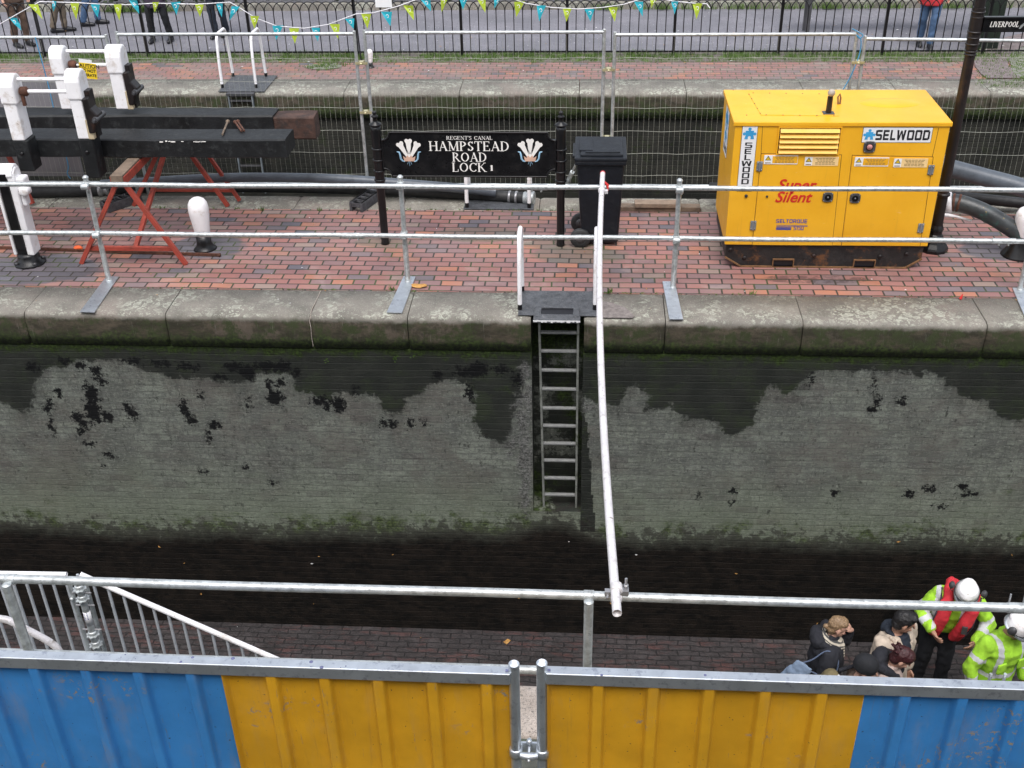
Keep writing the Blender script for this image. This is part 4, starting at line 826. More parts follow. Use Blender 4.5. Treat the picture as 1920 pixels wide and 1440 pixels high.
for i in range(len(o0)): 
    p, q = o0[i], o0[(i+1) % len(o0)]
    if (p-q).length > 1e-3: mb.tube([p+Vector((0, SY-.024, 0)), q+Vector((0, SY-.024, 0))], .009, 8)
mb.build('rim', M['iron'], bd)
mb = MB()
for x, s_ in ((pxs[0], 1), (pxs[1], -1)):
    for z in (.86, 1.17): mb.bar((x+s_*.03, SY, z), (x+s_*.10, SY, z), .02, .03)
mb.build('bracket', M['iron'], bd)
def sp_(x, y): q = PY(x, y, SY-.022); return Vector((q.x, SY-.022, q.z))
ph = lambda y0, y1: sp_(880, y0).z-sp_(880, y1).z
mb = MB(); strokes(mb, "REGENT'S CANAL", SER, sp_(880, 262), UX, UZ, ph(255, 262), .50/(ph(255, 262)*11.2)*1.0, bold=1.0)
strokes(mb, 'HAMPSTEAD', SER, sp_(880, 283), UX, UZ, ph(265, 283), .865/(ph(265, 283)*7.86), bold=1.0)
strokes(mb, 'ROAD', SER, sp_(881, 303), UX, UZ, ph(286, 303), .370/(ph(286, 303)*3.62), bold=1.0)
strokes(mb, 'LOCK', SER, sp_(880, 322), UX, UZ, ph(305, 322), .365/(ph(305, 322)*3.40), bold=1.0)
strokes(mb, '1', SER, sp_(922, 320), UX, UZ, ph(311, 320)*1.15, 1.2, bold=1.7); mb.build('lettering', M['signtxt'], bd)
for fx in (767, 994):
    O = sp_(fx, 288)+NY*.0012; f = .205; cr = MB()
    def pt(x, y, d=0.): return O+UX*x*f+UZ*y*f+NY*d
    for k, (bx, by, tx, ty) in enumerate(((0, -.22, 0, .62), (-.06, -.22, -.42, .46), (.06, -.22, .42, .46))):
        dx, dy = tx-bx, ty-by; L = math.hypot(dx, dy); nx, ny = -dy/L, dx/L; d = .0004*(k+1); w2 = .19
        P_ = [pt(bx+nx*.05, by+ny*.05, d), pt(bx-nx*.05, by-ny*.05, d), pt(tx-nx*w2*.7-dx*.1, ty-ny*w2*.7-dy*.1, d)]
        P_ += [pt(tx+nx*w2*c1+dx/L*w2*s1, ty+ny*w2*c1+dy/L*w2*s1, d) for c1, s1 in ((-1, .1), (-1, .55), (-.55, .9), (0, .62), (.55, .9), (1, .55), (1, .1))]+[pt(tx+nx*w2*.7-dx*.1, ty+ny*w2*.7-dy*.1, d)]
        cr.add(P_, [tuple(range(len(P_)))])
    co = cr.build('feather_crest', M['signtxt'], bd)
    cr = MB()
    for s_ in (-1, 1): cr.tube([pt(s_*.02, .0, .003), pt(s_*.19, .44, .003)], .0022, 5)
    cr.build('quill_lines', M['ink'], co)
    cr = MB(); 
    cr.prism([pt(x, y, .002) for x, y in ((-.26, -.40), (.26, -.40), (.32, -.12), (.18, -.22), (.1, -.08), (0, -.2), (-.1, -.08), (-.18, -.22), (-.32, -.12))], NY*.002); cr.build('coronet', M['signpink'], co)
    cr = MB()
    for s_ in (-1, 1):
        ptz = [pt(s_*x, y, .003) for x, y in ((.62, .1), (.50, .08), (.46, -.08), (.44, -.26), (.36, -.38), (.24, -.42))]; cr.tube(ptz, [.004, .009, .011, .011, .009, .005], 6)
    for x in (-.08, 0, .08): cr.tube([pt(x*.6, -.4, .002), pt(x*1.4, -.66+abs(x)*1.2, .002)], .0022, 5)
    cr.build('scroll', M['signblue'], co)
# ================================================================ WHEELIE BIN
BX, BY = (PZ(1090, 468).x+PZ(1155, 465).x)/2, 11.04
b = thing('wheelie_bin', (BX, BY+.3, 0), 'black plastic two wheeled bin with closed lid beside the canal sign', 'bin')
mb = MB(); ang = 0
bw0, bw1, bd0, bd1, hz = .205, .245, .20, .27, .94
cy = BY+.28
P0 = [(BX-bw0+.02, cy-bd0, .03), (BX+bw0, cy-bd0, .03), (BX+bw0, cy+bd0, .03), (BX-bw0+.02, cy+bd0, .03)]; P1 = [(BX-bw1, cy-bd1, hz), (BX+bw1, cy-bd1, hz), (BX+bw1, cy+bd1, hz), (BX-bw1, cy+bd1, hz)]
mb.add(P0+P1, [(3, 2, 1, 0), (4, 5, 6, 7), (0, 1, 5, 4), (1, 2, 6, 5), (2, 3, 7, 6), (3, 0, 4, 7)]); mb.build('body', M['plasticbin'], b, .025)
mb = MB(); mb.bb(BX-.265, BX+.265, cy-.295, cy+.29, hz, hz+.045); mb.build('rim', M['plasticbin'], b, .012)
lr = Matrix.Rotation(R(3), 3, 'X'); mb = MB(); mb.box((BX, cy, hz+.075), (.54, .60, .045), lr); mb.box((BX+.01, cy-.02, hz+.105), (.44, .46, .025), lr); ld = mb.build('lid', M['plasticbin'], b, .015)
mb = MB(); mb.box((BX-.15, cy+.02, hz+.122), (.14, .34, .012), lr); mb.box((BX+.02, cy-.21, hz+.122), (.36, .03, .012), lr); mb.build('lid_ribs', M['plasticbin'], ld, .005)
mb = MB(); mb.bar((BX-.275, cy-.2, hz+.06), (BX-.275, cy+.2, hz+.06), .03, .03); mb.build('handle', M['plasticbin'], b, .008)
for yy in (cy-.22, cy+.20):
    c = Vector((BX-.20, yy, .10)); ax = Vector((0, 1, 0)); mb = MB(); mb.lathe(c-ax*.028, [(.05, 0), (.10, .0), (.108, .012), (.108, .044), (.10, .056), (.05, .056)], 22, ax); wh = mb.build('wheel', M['rubber'], b)
    mb = MB(); mb.lathe(c-ax*.030, [(.012, 0), (.055, .002), (.055, .058), (.012, .06)], 16, ax); mb.build('hub', M['dsteel'], wh)
# ================================================================ TUBES: island handrail
def colr(mb, c, ax, r=.033, h=.07): mb.lathe(Vector(c)-Vector(ax)*h/2, [(r*.93, 0), (r, .004), (r, h-.004), (r*.93, h)], 14, ax)
hr = thing('tube_handrail', (0, 10.15, 0), 'freestanding galvanised handrail of two long tubes on flat footed posts along the island edge', 'railing')
bp = []; HY = 10.13
for i, (fx, fy, plate) in enumerate(((-330, 520, ((-395, 580), (-340, 580), (-290, 515), (-325, 510))), (205, 528, ((150, 586), (177, 587), (223, 520), (200, 519))), (765, 530, ((725, 587), (754, 588), (779, 520), (757, 519))), (1262, 540, ((1255, 600), (1281, 600), (1265, 529), (1242, 529))), (1912, 545, ((1925, 605), (1958, 606), (1926, 541), (1898, 541))))):
    q = PZ(fx, fy); bp.append(q.x)
    mb = MB(); P_ = [PZ(x, y, .006) for x, y in plate]; P_ = [Vector((p.x, p.y, .005)) for p in P_]; mb.prism(P_, (0, 0, .012)); pl = mb.build('foot_plate', M['galvtop'], hr, .002)
    mb = MB(); mb.tube([(q.x, q.y, .016), (q.x, q.y, .42)], .0275, 14); mb.lathe((q.x, q.y, .014), [(.034, 0), (.03, .012)], 14); mb.build('socket', M['galv'], pl)
    mb = MB(); mb.tube([(q.x, q.y, .42), (q.x, q.y, 1.125)], .0242, 14); mb.lathe((q.x, q.y, 1.125), [(.0245, 0), (.03, .004), (.03, .014), (.014, .03)], 14); mb.build('post', M['galv'], hr)
    for z in (.54, 1.06):
        mb = MB(); colr(mb, (q.x, q.y-.0, z), (0, 0, 1), .034, .06); colr(mb, (q.x, q.y-.052, z), (1, 0, 0), .033, .07); bolts(mb, [Vector((q.x+.02, q.y-.05, z-.03))], .009, Vector((0, -.7, -.7)), .02); mb.build('tube_clamp', M['galv'], hr)
ryy = HY
qs = [PZ(765, 530).y]
RYY = qs[0]-.052
for (y0, y1, y2, nm) in ((350, 348, 363, 'a'), (435, 438, 454, 'b')):
    zr = [PY(x, y, RYY).z for x, y in ((5, y0), (960, y1), (1915, y2))]; zz = sum(zr)/3; print('rail z', zr)
    zz = 1.06 if nm == 'a' else .54
    xa, xb = PY(-420, y0, RYY).x, PY(2100, y2, RYY).x
    mb = MB(); mb.tube([(xa+(xb-xa)*k/24, RYY, zz+.004*math.sin(k*1.3)) for k in range(25)], .0242, 14); rl = mb.build('rail', M['galv'], hr)
    jx_ = (1005,) if nm == 'a' else (662, 1885)
    for j in jx_: x = PY(j, y1, RYY).x; mb = MB(); mb.tube([(x-.11, RYY, zz), (x+.11, RYY, zz)], .029, 14, ); bolts(mb, [Vector((x-.04, RYY, zz-.028)), Vector((x+.05, RYY, zz-.028))], .011, Vector((0, -.4, -1)), .022); mb.build('sleeve', M['galv'], rl)
# ================================================================ near handrail
nr_ = thing('near_handrail', (0, 4.38, 0), 'thick galvanised tube handrail running just behind the blue and yellow hoarding', 'railing')
NYr = 4.38
for fx, fy in ((-900, 1090), (22, 1090), (1104, 1118), (2250, 1135)):
    x = PY(fx, fy, NYr).x; mb = MB(); mb.tube([(x, NYr-.05, 0), (x, NYr-.05, 1.10)], .0248, 18); mb.lathe((x, NYr-.05, 1.10), [(.0248, 0), (.026, .002), (.024, .008), (.002, .012)], 18); mb.build('post', M['galv'], nr_)
    mb = MB(); colr(mb, (x, NYr, 1.10), (1, 0, 0), .030, .055); mb.build('collar', M['galv'], nr_)
for z in (1.10, .55):
    mb = MB(); mb.tube([(-7+14*k/30, NYr, z+.003*math.sin(k)) for k in range(31)], .0242, 18); rl = mb.build('rail', M['galv'], nr_)
x = PY(1905, 1132, NYr).x; mb = MB(); mb.tube([(x-.035, NYr, 1.1), (x+.2, NYr, 1.1)], .0285, 18); sv = mb.build('sleeve', M['galv'], nr_)
mb = MB()
for dx in (-.02, .05): mb.tube([(x+dx, NYr+.03, 1.09), (x+dx, NYr+.035, 1.16)], .005, 8)
mb.build('bolts', M['steel'], sv)
# ================================================================ scaffold tube across the chamber
st = thing('scaffold_tube', PZ(1156, 1110, 1.15), 'long pale scaffold tube spanning the empty lock from handrail to handrail', 'scaffold tube')
p0 = PZ(1157, 1150, 1.155); p1 = PZ(1130, 326, 1.16); mid = PZ(1139, 700, 1.13)
pts = []
for k in range(31):
    t = k/30; base = p0.lerp(p1, t); sag = 4*t*(1-t); mm = p0.lerp(p1, .5); 
    pts.append(base+Vector((-.055*sag, 0, -.035*sag)))
mb = MB(); mb.tube(pts, .0242, 20, hollow=.13); mb.build('tube', M['whitetube'], st)
c = PZ(1156, 1107, 1.15); mb = MB(); colr(mb, Vector((c.x, NYr, 1.155)), (0, 1, 0), .032, .05); colr(mb, (c.x, NYr, 1.10), (1, 0, 0), .031, .06); cp = mb.build('coupler', M['whitetube'], st)
mb = MB(); mb.box((c.x+.045, NYr-.005, 1.14), (.035, .035, .03)); mb.box((c.x-.045, NYr-.005, 1.13), (.03, .03, .03)); mb.tube([(c.x+.048, NYr, 1.12), (c.x+.048, NYr+.01, 1.215)], .007, 8); mb.lathe((c.x+.048, NYr+.005, 1.165), [(.014, 0), (.014, .012)], 6); mb.tube([(c.x-.045, NYr-.04, 1.12), (c.x-.045, NYr+.02, 1.125)], .008, 8); mb.build('coupler_bolt', M['steel'], cp)
c = pts[-2]; mb = MB(); colr(mb, pts[-3], (0, 1, 0), .033, .05); mb.box(pts[-3]+Vector((.04, 0, -.01)), (.035, .04, .03)); mb.build('coupler', M['whitetube'], st)
mb = MB(); mb.tube([pts[-1], pts[-1]+(pts[-1]-pts[-2]).normalized()*.02], .0255, 14); mb.tube([pts[-2]+Vector((.02, 0, .0)), pts[-2]+Vector((.05, 0, -.03)), pts[-2]+Vector((.055, -.02, -.08))], [.012, .016, .006], 8); mb.build('warning_tape', M['red'], st)
# ================================================================ LADDERS
ld = thing('ladder', (PY(1047, 640, YF).x, YB+.08, RZ), 'steel access ladder of ten rungs set in a slot in the lock wall', 'ladder')
LY = YB+.09
for (xa, ya, xb, yb) in ((1011, 612, 1020, 958), (1084, 612, 1080, 955)):
    a, b_ = PY(xa, ya, LY), PY(xb, yb, LY); mb = MB(); mb.bar((a.x, LY, -.02), (b_.x, LY, b_.z), .022, .06, up=(0, 1, 0)); mb.build('side_rail', paint('mossy_rail', (.22, .23, .21), .7, .2, .2, 12, (.05, .06, .035), .8, 9), ld, .003)
for y in (623, 658, 694, 729, 765, 798, 831, 863, 896, 927):
    a, b_ = PY(1014, y, LY), PY(1081, y, LY); z = (a.z+b_.z)/2; t = (y-612)/345
    mb = MB(); mb.bb(PY(1011+9*t, y, LY).x+.01, PY(1084-4*t, y, LY).x-.01, LY-.02, LY+.02, z-.011, z+.011); mb.build('rung', paint('worn_rung', (.27, .275, .27), .6, .3, .2, 20, (.09, .10, .07), .7, 20), ld, .004)
lp = thing('ladder_platform', (PZ(1047, 580).x, 9.7, 0), 'black steel plate over the near ladder head with two tall white grab handles', 'ladder platform')
c0, c1, c2, c3 = [PZ(x, y) for x, y in ((968, 601), (1128, 603), (1123, 549), (977, 547))]
mb = MB(); yA, yB2 = c0.y+.02, c2.y+.0; mb.bb(c0.x+.01, c1.x-.01, max(yA, YF+.05), yB2, .006, .018); mb.build('plate', M['plate'], lp, .004)
a, b_ = PZ(1000, 600).x, PZ(1088, 600).x
mb = MB(); y0 = YF-.035; y1 = PZ(1040, 580).y
mb.bb(a+.01, b_-.01, y1-.03, y1, .022, .034); mb.bb(a+.01, a+.07, y0+.03, y1-.03, .022, .034); mb.bb(b_-.07, b_-.01, y0+.03, y1-.03, .022, .034)
mb.prism([Vector((a, y0+.05, .022)), Vector((a, y0+.05, .034)), Vector((a-.0, y0-.01, .018)), Vector((a, y0-.02, -.012)), Vector((a, y0-.012, -.012)), Vector((a, y0-.002, .012))], (b_-a, 0, 0)); mb.bb(a+.07, b_-.07, y0+.05, y0+.075, .022, .034); mb.build('lip', M['plate'], lp, .003)
mb = MB(); n = 24
for k in range(n):
    xa_, xb_ = a+(b_-a)*k/n, a+(b_-a)*(k+1)/n; hh_ = .010+.022*max(0, mnoise.noise((k*.6, 3, 1))+.35); mb.bb(xa_, xb_, y0-.0235, y0-.0205, .016-hh_, .016)
mb.build('worn_edge', M['decal'], lp)
mb = MB(); mb.bb(a+.07, b_-.07, y0+.075, y1-.03, .0185, .021); mb.build('slot', M['ink'], lp)
def grab(parent, x, ya, yb, zt):
    mb = MB(); r = .022; P_ = [(x, ya, .06)]+[(x, ya+(yb-ya)*.12*k, .06+(zt-.06)*(.5+.25*k)) for k in (0, 1)]
    P_ = [(x, ya, .07), (x, ya+.01, .4), (x, ya+.06, zt-.08), (x, ya+.10, zt-.02), (x, ya+.14, zt), (x, yb-.14, zt-.005), (x, yb-.10, zt-.03), (x, yb-.06, zt-.1), (x, yb, .07)]
    mb.tube(P_, r, 14); h = mb.build('grab_handle', M['white'], parent)
    mb = MB(); mb.tube([(x, ya, .018), (x, ya, .075)], .0225, 14); mb.tube([(x, yb, .018), (x, yb, .075)], .0225, 14); mb.build('foot', M['iron'], h)
for fx in (975, 1117): x = (PZ(fx, 583).x+PY(fx, 440, 9.8).x)/2; grab(lp, x, PZ(fx, 583).y, 10.0, .76)
lp2 = thing('ladder_platform', (PZ(930, 392).x, 12.2, 0), 'black plate with white grab handles half hidden behind the canal sign', 'ladder platform')
c0, c1 = PZ(868, 397), PZ(1000, 397); mb = MB(); mb.bb(c0.x, c1.x, 12.085, 12.5, .006, .018); mb.build('plate', M['plate'], lp2, .004)
for fx in (875, 992): x = PZ(fx, 394).x; grab(lp2, x, 12.13, 12.42, .74)
lp3 = thing('ladder_platform', (PZ(460, 160).x, 17.0, 0), 'black plate with white grab handles on the far coping beyond the balance beams', 'ladder platform')
xa, xb = PZ(412, 170).x, PZ(500, 168).x; mb = MB(); mb.bb(xa, xb, 16.62, 17.45, .006, .018); mb.build('plate', M['plate'], lp3, .004)
for fx in (419, 482): grab(lp3, PZ(fx, 165).x, 16.8, 17.4, .80)
mb = MB(); xa, xb = PY(428, 175, 16.55).x, PY(472, 175, 16.55).x
for x in (xa, xb): mb.bar((x, 16.55, -1.6), (x, 16.55, -.02), .02, .05, up=(0, 1, 0))
mb2 = mb.build('ladder_rail', M['galvd'], lp3)
mb = MB()
for k in range(6): mb.bb(xa, xb, 16.53, 16.57, -.12-.26*k, -.10-.26*k)
mb.bb(xa-.03, xb+.03, 16.52, 16.62, -.03, .004); mb.build('ladder_rungs', M['dsteel'], lp3)
# ================================================================ BOLLARDS
def bollard(x, y, s_, label, concave=False):
    b = thing('bollard', (x, y, 0), label, 'bollard', 'white headed mooring bollards')
    hw = M['white']; k = .59*s_
    mb = MB(); prof = [(.13, 0), (.115, .015), (.092, .04), (.082, .08), (.08, .17)] if not concave else [(.21, 0), (.20, .02), (.15, .10), (.115, .19), (.10, .26)]
    mb.lathe((x, y, 0), [(r*s_, h*s_) for r, h in prof], 24); mb.build('base', M['iron'], b)
    z0 = .17*s_ if not concave else .26*s_
    prof = [(.078, 0), (.082, .01), (.092, .12), (.108, .24), (.112, .31), (.104, .37), (.08, .41), (.045, .432), (.002, .44)] if not concave else [(.1, 0), (.11, .02), (.12, .16), (.13, .22), (.128, .28), (.105, .34), (.06, .372), (.002, .38)]
    mb = MB(); mb.lathe((x, y, z0-.002), [(r*s_, h*s_) for r, h in prof], 24); mb.build('head', M['white'], b)
q = PZ(385, 466); bollard(q.x, q.y, .98, 'tall white topped bollard on dark bricks beside the red steel trestle')
q = PZ(1903, 478); bollard(q.x+.03, q.y, .84, 'squat white topped bollard with flared black foot at the right end of the island', True)
q = PZ(695, 126); bollard(q.x, q.y, .48, 'small white bollard on the far towpath beyond the mesh fence')
# ================================================================ MESH FENCE PANELS
FY = 12.44
segs = [((-560, 78), (199, 70)), ((219, 65), (664, 63)), ((683, 61), (1133, 60)), ((1153, 60), (1606, 68)), ((1623, 70), (2200, 88))]
labs = ['galvanised mesh fence panel behind the white paddle posts at the far left', 'galvanised mesh fence panel behind the ends of the balance beams', 'galvanised mesh fence panel directly behind the canal sign', 'galvanised mesh fence panel between the wheelie bin and the yellow pump set', 'galvanised mesh fence panel behind the fingerpost at the far right']
ZT = [1.90, 1.93, 1.94, 1.91, 1.86]
ends = []
for i, ((xa, ya), (xb, yb)) in enumerate(segs):
    a, b_ = PY(xa, ya, FY).x, PY(xb, yb, FY).x; ends.append((a, b_)); zt = ZT[i]; tz = 0 if i < 4 else -.05
    f = thing('mesh_fence_panel', ((a+b_)/2, FY, .02), labs[i], 'fence panel', 'mesh fence panels along the back of the island')
    mb = MB()
    for x in (a, b_): mb = MB(); mb.tube([(x, FY, .03), (x, FY, zt+.03)], .019, 12, hollow=.15); mb.build('upright', M['galv'], f)
    mb = MB(); mb.tube([(a, FY, zt), (b_, FY, zt+tz)], .0195, 12); mb.build('top_rail', M['galv'], f)
    mb = MB(); mb.tube([(a, FY, .17), (b_, FY, .17)], .0195, 12); mb.build('bottom_rail', M['galv'], f)
    mb = MB(); n = int((b_-a)/.0585); r = .0013
    for k in range(1, n):
        x = a+(b_-a)*k/n; jt = random.uniform(-.003, .003); mb.tube([(x, FY-.004, .17), (x+jt, FY-.004+random.uniform(-.01, .01), zt*.55), (x, FY-.004, zt+tz*k/n)], r, 3, cap=False)
    z = zt-.73+.0
    for z in (.30, .565, .83, 1.10, 1.40, 1.66):
        mb.tube([(a+(b_-a)*k/14, FY-.008-.004*math.sin(k*2.1+z*9), z+.006*math.sin(k*1.7+z*7)) for k in range(15)], .0022, 4, cap=False)
    mb.build('wire_mesh', M['wire'], f)
def clampf(x, z, lab):
    mb = MB(); mb.bb(x-.07, x+.07, FY-.035, FY-.025, z-.014, z+.014); mb.bb(x-.07, x+.07, FY+.025, FY+.035, z-.014, z+.014); mb.lathe((x, FY-.035, z), [(.016, 0), (.014, .02), (.006, .03)], 8, NY); mb.bb(x-.022, x+.022, FY-.05, FY+.02, z-.012, z+.02)
    o = mb.build('fence_clamp', M['brass']); return tag(o, lab, 'clamp', 'clamps joining the mesh fence panels')
for i, (py_, lab) in enumerate(((None, None), ((117, 210), 'left of the canal sign'), ((130, 257), 'above the wheelie bin'), ((117,), 'behind the pump set exhaust'))):
    if not py_: continue
    x = (ends[i][1]+ends[i+1][0])/2
    for k, y in enumerate(py_): clampf(x, PY(960, y, FY).z, ('upper ' if k == 0 and len(py_) > 1 else 'lower ' if len(py_) > 1 else '')+'pale fence clamp on the panel joint '+lab)
for x_, y_, rz, lab in ((222, 385, .5, 'dark recycled fence foot block under the red steel trestle'), (683, 383, .32, 'dark recycled fence foot block at the left post of the canal sign')):
    q = PZ(x_, y_+8); b = thing('fence_foot_block', (q.x, q.y+.02, 0), lab, 'fence block', 'recycled blocks that hold the fence')
    rot = Matrix.Rotation(R(-38 if x_ < 400 else -20), 3, 'Z'); c = Vector((q.x, q.y+.12, .065)); mb = MB()
    def bx(ox, oy, sx_, sy_, z0, z1): mb.box(c+rot @ Vector((ox, oy, (z0+z1)/2-.065)), (sx_, sy_, z1-z0), rot)
    for s_ in (-1, 1): bx(s_*.07, 0, .035, .46, .0, .11)
    for oy in (-.21, -.10, .0, .10, .21): bx(0, oy, .105, .04, .05, .108); mb.build('block', M['concblk'], b, .006)
q0, q1 = PY(1088, 288, 12.2), PZ(1056, 362); s_ = thing('fence_stay', q1, 'short galvanised brace with a coupler leaning between the sign and the wheelie bin', 'brace')
mb = MB(); mb.tube([q1+Vector((0, 0, .02)), q1.lerp(q0, .55)], .026, 12); mb.tube([q1.lerp(q0, .5), q0], .012, 8); mb.build('tube', M['galv'], s_); mb = MB(); mb.box(q0, (.10, .03, .03)); mb.box(q0+Vector((.03, 0, .03)), (.02, .02, .10)); mb.build('coupler', M['steel'], s_)
# grey board tied to the fence
q = PY(158, 330, FY+.04); a = PY(-250, 330, FY+.04); zt = 1.42
mb = MB(); mb.bb(a.x, q.x, FY+.03, FY+.045, q.z, zt); tag(mb.build('grey_board', M['board']), 'flat grey board fixed upright on the fence behind the white paddle posts', 'board')
def rope(pts, r, mat, lab, n=6, cat='rope', name='rope'):
    mb = MB(); P_ = [Vector(p) for p in pts]; o = []
    for i in range(len(P_)-1):
        for k in range(6):
            t = k/6; p0_ = P_[max(0, i-1)]; p1_ = P_[i]; p2 = P_[i+1]; p3 = P_[min(len(P_)-1, i+2)]
            o.append(.5*((2*p1_)+(p2-p0_)*t+(2*p0_-5*p1_+4*p2-p3)*t*t+(3*p1_-p0_-3*p2+p3)*t**3))
    o.append(P_[-1]); mb.tube(o, r, n); return tag(mb.build(name, mat), lab, cat)
rope([PY(x, y, FY-.03) for x, y in ((66, 70), (73, 95), (80, 120), (92, 165), (101, 205), (112, 250), (122, 285), (128, 312), (126, 325), (132, 335))], .006, M['blueplas'], 'thin blue rope hanging down the fence in front of the grey board')
rope([PY(x, y, FY-.03) for x, y in ((1598, 54), (1609, 60), (1618, 66), (1612, 72), (1606, 66), (1614, 74), (1613, 95), (1606, 118), (1594, 145), (1581, 168))], .006, M['blueplas'], 'light blue cord tied at the top of the fence joint behind the pump set')
# ================================================================ BLACK BOW TOP RAILING
RY = 18.62
rg = thing('bow_top_railing', (-.5, RY, 0), 'black bow topped iron railing between the far brick towpath and the grey path', 'railing')
px_ = [PY(x, 106, RY).x for x in (-110, 84, 278, 474, 671, 867, 1063, 1262, 1458, 1652)]
px_.append(px_[-1]+(px_[-1]-px_[-2])*.96); px_.append(px_[-1]+1.7)
zb, zs, zt = .07, .725, .885
for i, x in enumerate(px_):
    mb = MB(); mb.bb(x-.022, x+.022, RY-.022, RY+.022, 0, 1.02); mb.lathe((x, RY, 1.02), [(.03, 0), (.035, .02), (.02, .05), (.001, .07)], 8)
    if i in (1, 4): mb.bar((x+.02, RY-.03, .9), (x+.1, RY-.25, .0), .02, .03)
    mb.build('post', M['iron'], rg)
    if i < len(px_)-1:
        x1 = px_[i+1]; mb = MB(); n = 12; dx = (x1-x)/n; mb.bb(x+.02, x1-.02, RY-.012, RY+.012, zb-.012, zb+.012)
        for k in range(1, n): mb.tube([(x+dx*k, RY, zb), (x+dx*k, RY, zs+.01)], .0085, 6)
        for k in range(2, n, 2): mb.tube([(x+dx*k, RY, 0), (x+dx*k, RY, zb)], .006, 5)
        for k in range(-1, n):
            a0, a1 = x+dx*max(0, k), x+dx*min(n, k+2)
            if k == -1 or k == n-1: c = (x if k == -1 else x1); P_ = [(c+dx*math.cos(R(t))*(1 if k == -1 else -1), RY+(.006 if k % 2 else -.006), zs+(zt-zs)*math.sin(R(t))) for t in range(0, 91, 15)]
            else: c = x+dx*(k+1); P_ = [(c+dx*math.cos(R(t)), RY+(.006 if k % 2 else -.006), zs+(zt-zs)*math.sin(R(t))) for t in range(0, 181, 15)]
            mb.tube(P_, .0085, 5)
        mb.build('bar_panel', M['iron'], rg)
a, b_ = PY(704, 14, RY-.04), PY(735, 14, RY-.04); mb = MB(); mb.bb(a.x, b_.x, RY-.032, RY-.026, a.z, a.z+.22); tag(mb.build('paper_notice', M['decal']), 'blank white paper notice tied high on the black railing', 'notice')
a, b_ = PZ(1845, 112), PZ(1888, 112); mb = MB(); ux = (a.x+b_.x)/2
bn = thing('dark_cabinet', (ux, 19.3, 0), 'tall dark green cabinet behind the railing at the right edge', 'cabinet')
mb.bb(ux-.20, ux+.22, 18.95, 19.35, 0, 1.35); mb.build('body', paint('dark_green_metal', (.012, .02, .014), .45, 0, .3, 6), bn, .02); mb = MB(); mb.bb(ux-.23, ux+.25, 18.92, 19.38, 1.35, 1.42); mb.build('lid', M['black'], bn, .01)
mb = MB(); c = PZ(1730, 2, .9); mb.bb(3.6, 7.0, 19.9, 20.3, .86, .92); tb = thing('white_bench_table', (5.4, 20.1, 0), 'long white topped table behind the person in the red jacket', 'table'); mb.build('top', M['decal'], tb, .01)
for x in (3.75, 6.85):
    for y in (19.95, 20.25): mb = MB(); mb.bb(x-.03, x+.03, y-.03, y+.03, 0, .86); mb.build('leg', M['dsteel'], tb)
# ================================================================ BUNTING
NB = RY-.10
stp = [(-60, 95), (0, 45), (40, 22), (75, 3), (145, 5), (190, 8), (240, 9), (290, 6), (370, 8), (431, 4), (445, 12), (480, 34), (520, 49), (570, 53), (615, 46), (668, 26), (700, 24), (745, 12), (800, -8), (870, -14), (940, -10), (985, 6), (1035, 14), (1085, 17), (1130, 14), (1170, 8), (1215, -6), (1262, 2), (1310, 7), (1325, 7), (1331, 15)]
bt = thing('bunting', PY(640, 40, NB), 'string of lime and turquoise pennants looped along the black railing', 'bunting')
mb = MB(); mb.tube([PY(x, y, NB) for x, y in stp], .0075, 5); mb.build('string', M['string'], bt)
PEN = [('B', 15, 33, 33, 40, 57), ('G', 54, 70, 8, 80, 36), ('B', 97, 107, 2, 100, 22), ('G', 132, 148, 6, 143, 37), ('B', 170, 187, 8, 183, 33), ('G', 213, 228, 8, 224, 39), ('B', 240, 258, 0, 261, 26), ('G', 286, 298, 4, 290, 23), ('B', 321, 337, 4, 331, 28), ('G', 366, 382, 8, 375, 32), ('B', 404, 418, 6, 416, 32), ('B', 434, 450, 12, 430, 39), ('G', 469, 486, 30, 477, 54), ('B', 511, 531, 48, 518, 75), ('G', 542, 561, 53, 553, 82), ('B', 584, 600, 52, 596, 78), ('G', 618, 637, 45, 634, 73), ('B', 647, 664, 35, 663, 54), ('G', 677, 696, 26, 689, 54), ('B', 714, 735, 22, 732, 49), ('G', 755, 775, 10, 776, 38), ('B', 787, 807, -2, 808, 21), ('G', 826, 841, -6, 828, 23), ('B', 860, 878, -8, 868, 19), ('G', 892, 911, -6, 910, 24), ('B', 926, 940, -6, 927, 16), ('G', 964, 984, 3, 968, 32), ('B', 1006, 1024, 10, 1011, 40), ('G', 1055, 1072, 16, 1062, 41), ('B', 1096, 1115, 17, 1107, 40), ('G', 1140, 1158, 13, 1153, 41), ('B', 1189, 1206, 3, 1205, 31), ('G', 1219, 1233, -4, 1221, 15), ('B', 1258, 1272, 2, 1265, 27), ('G', 1298, 1317, 6, 1306, 36)]
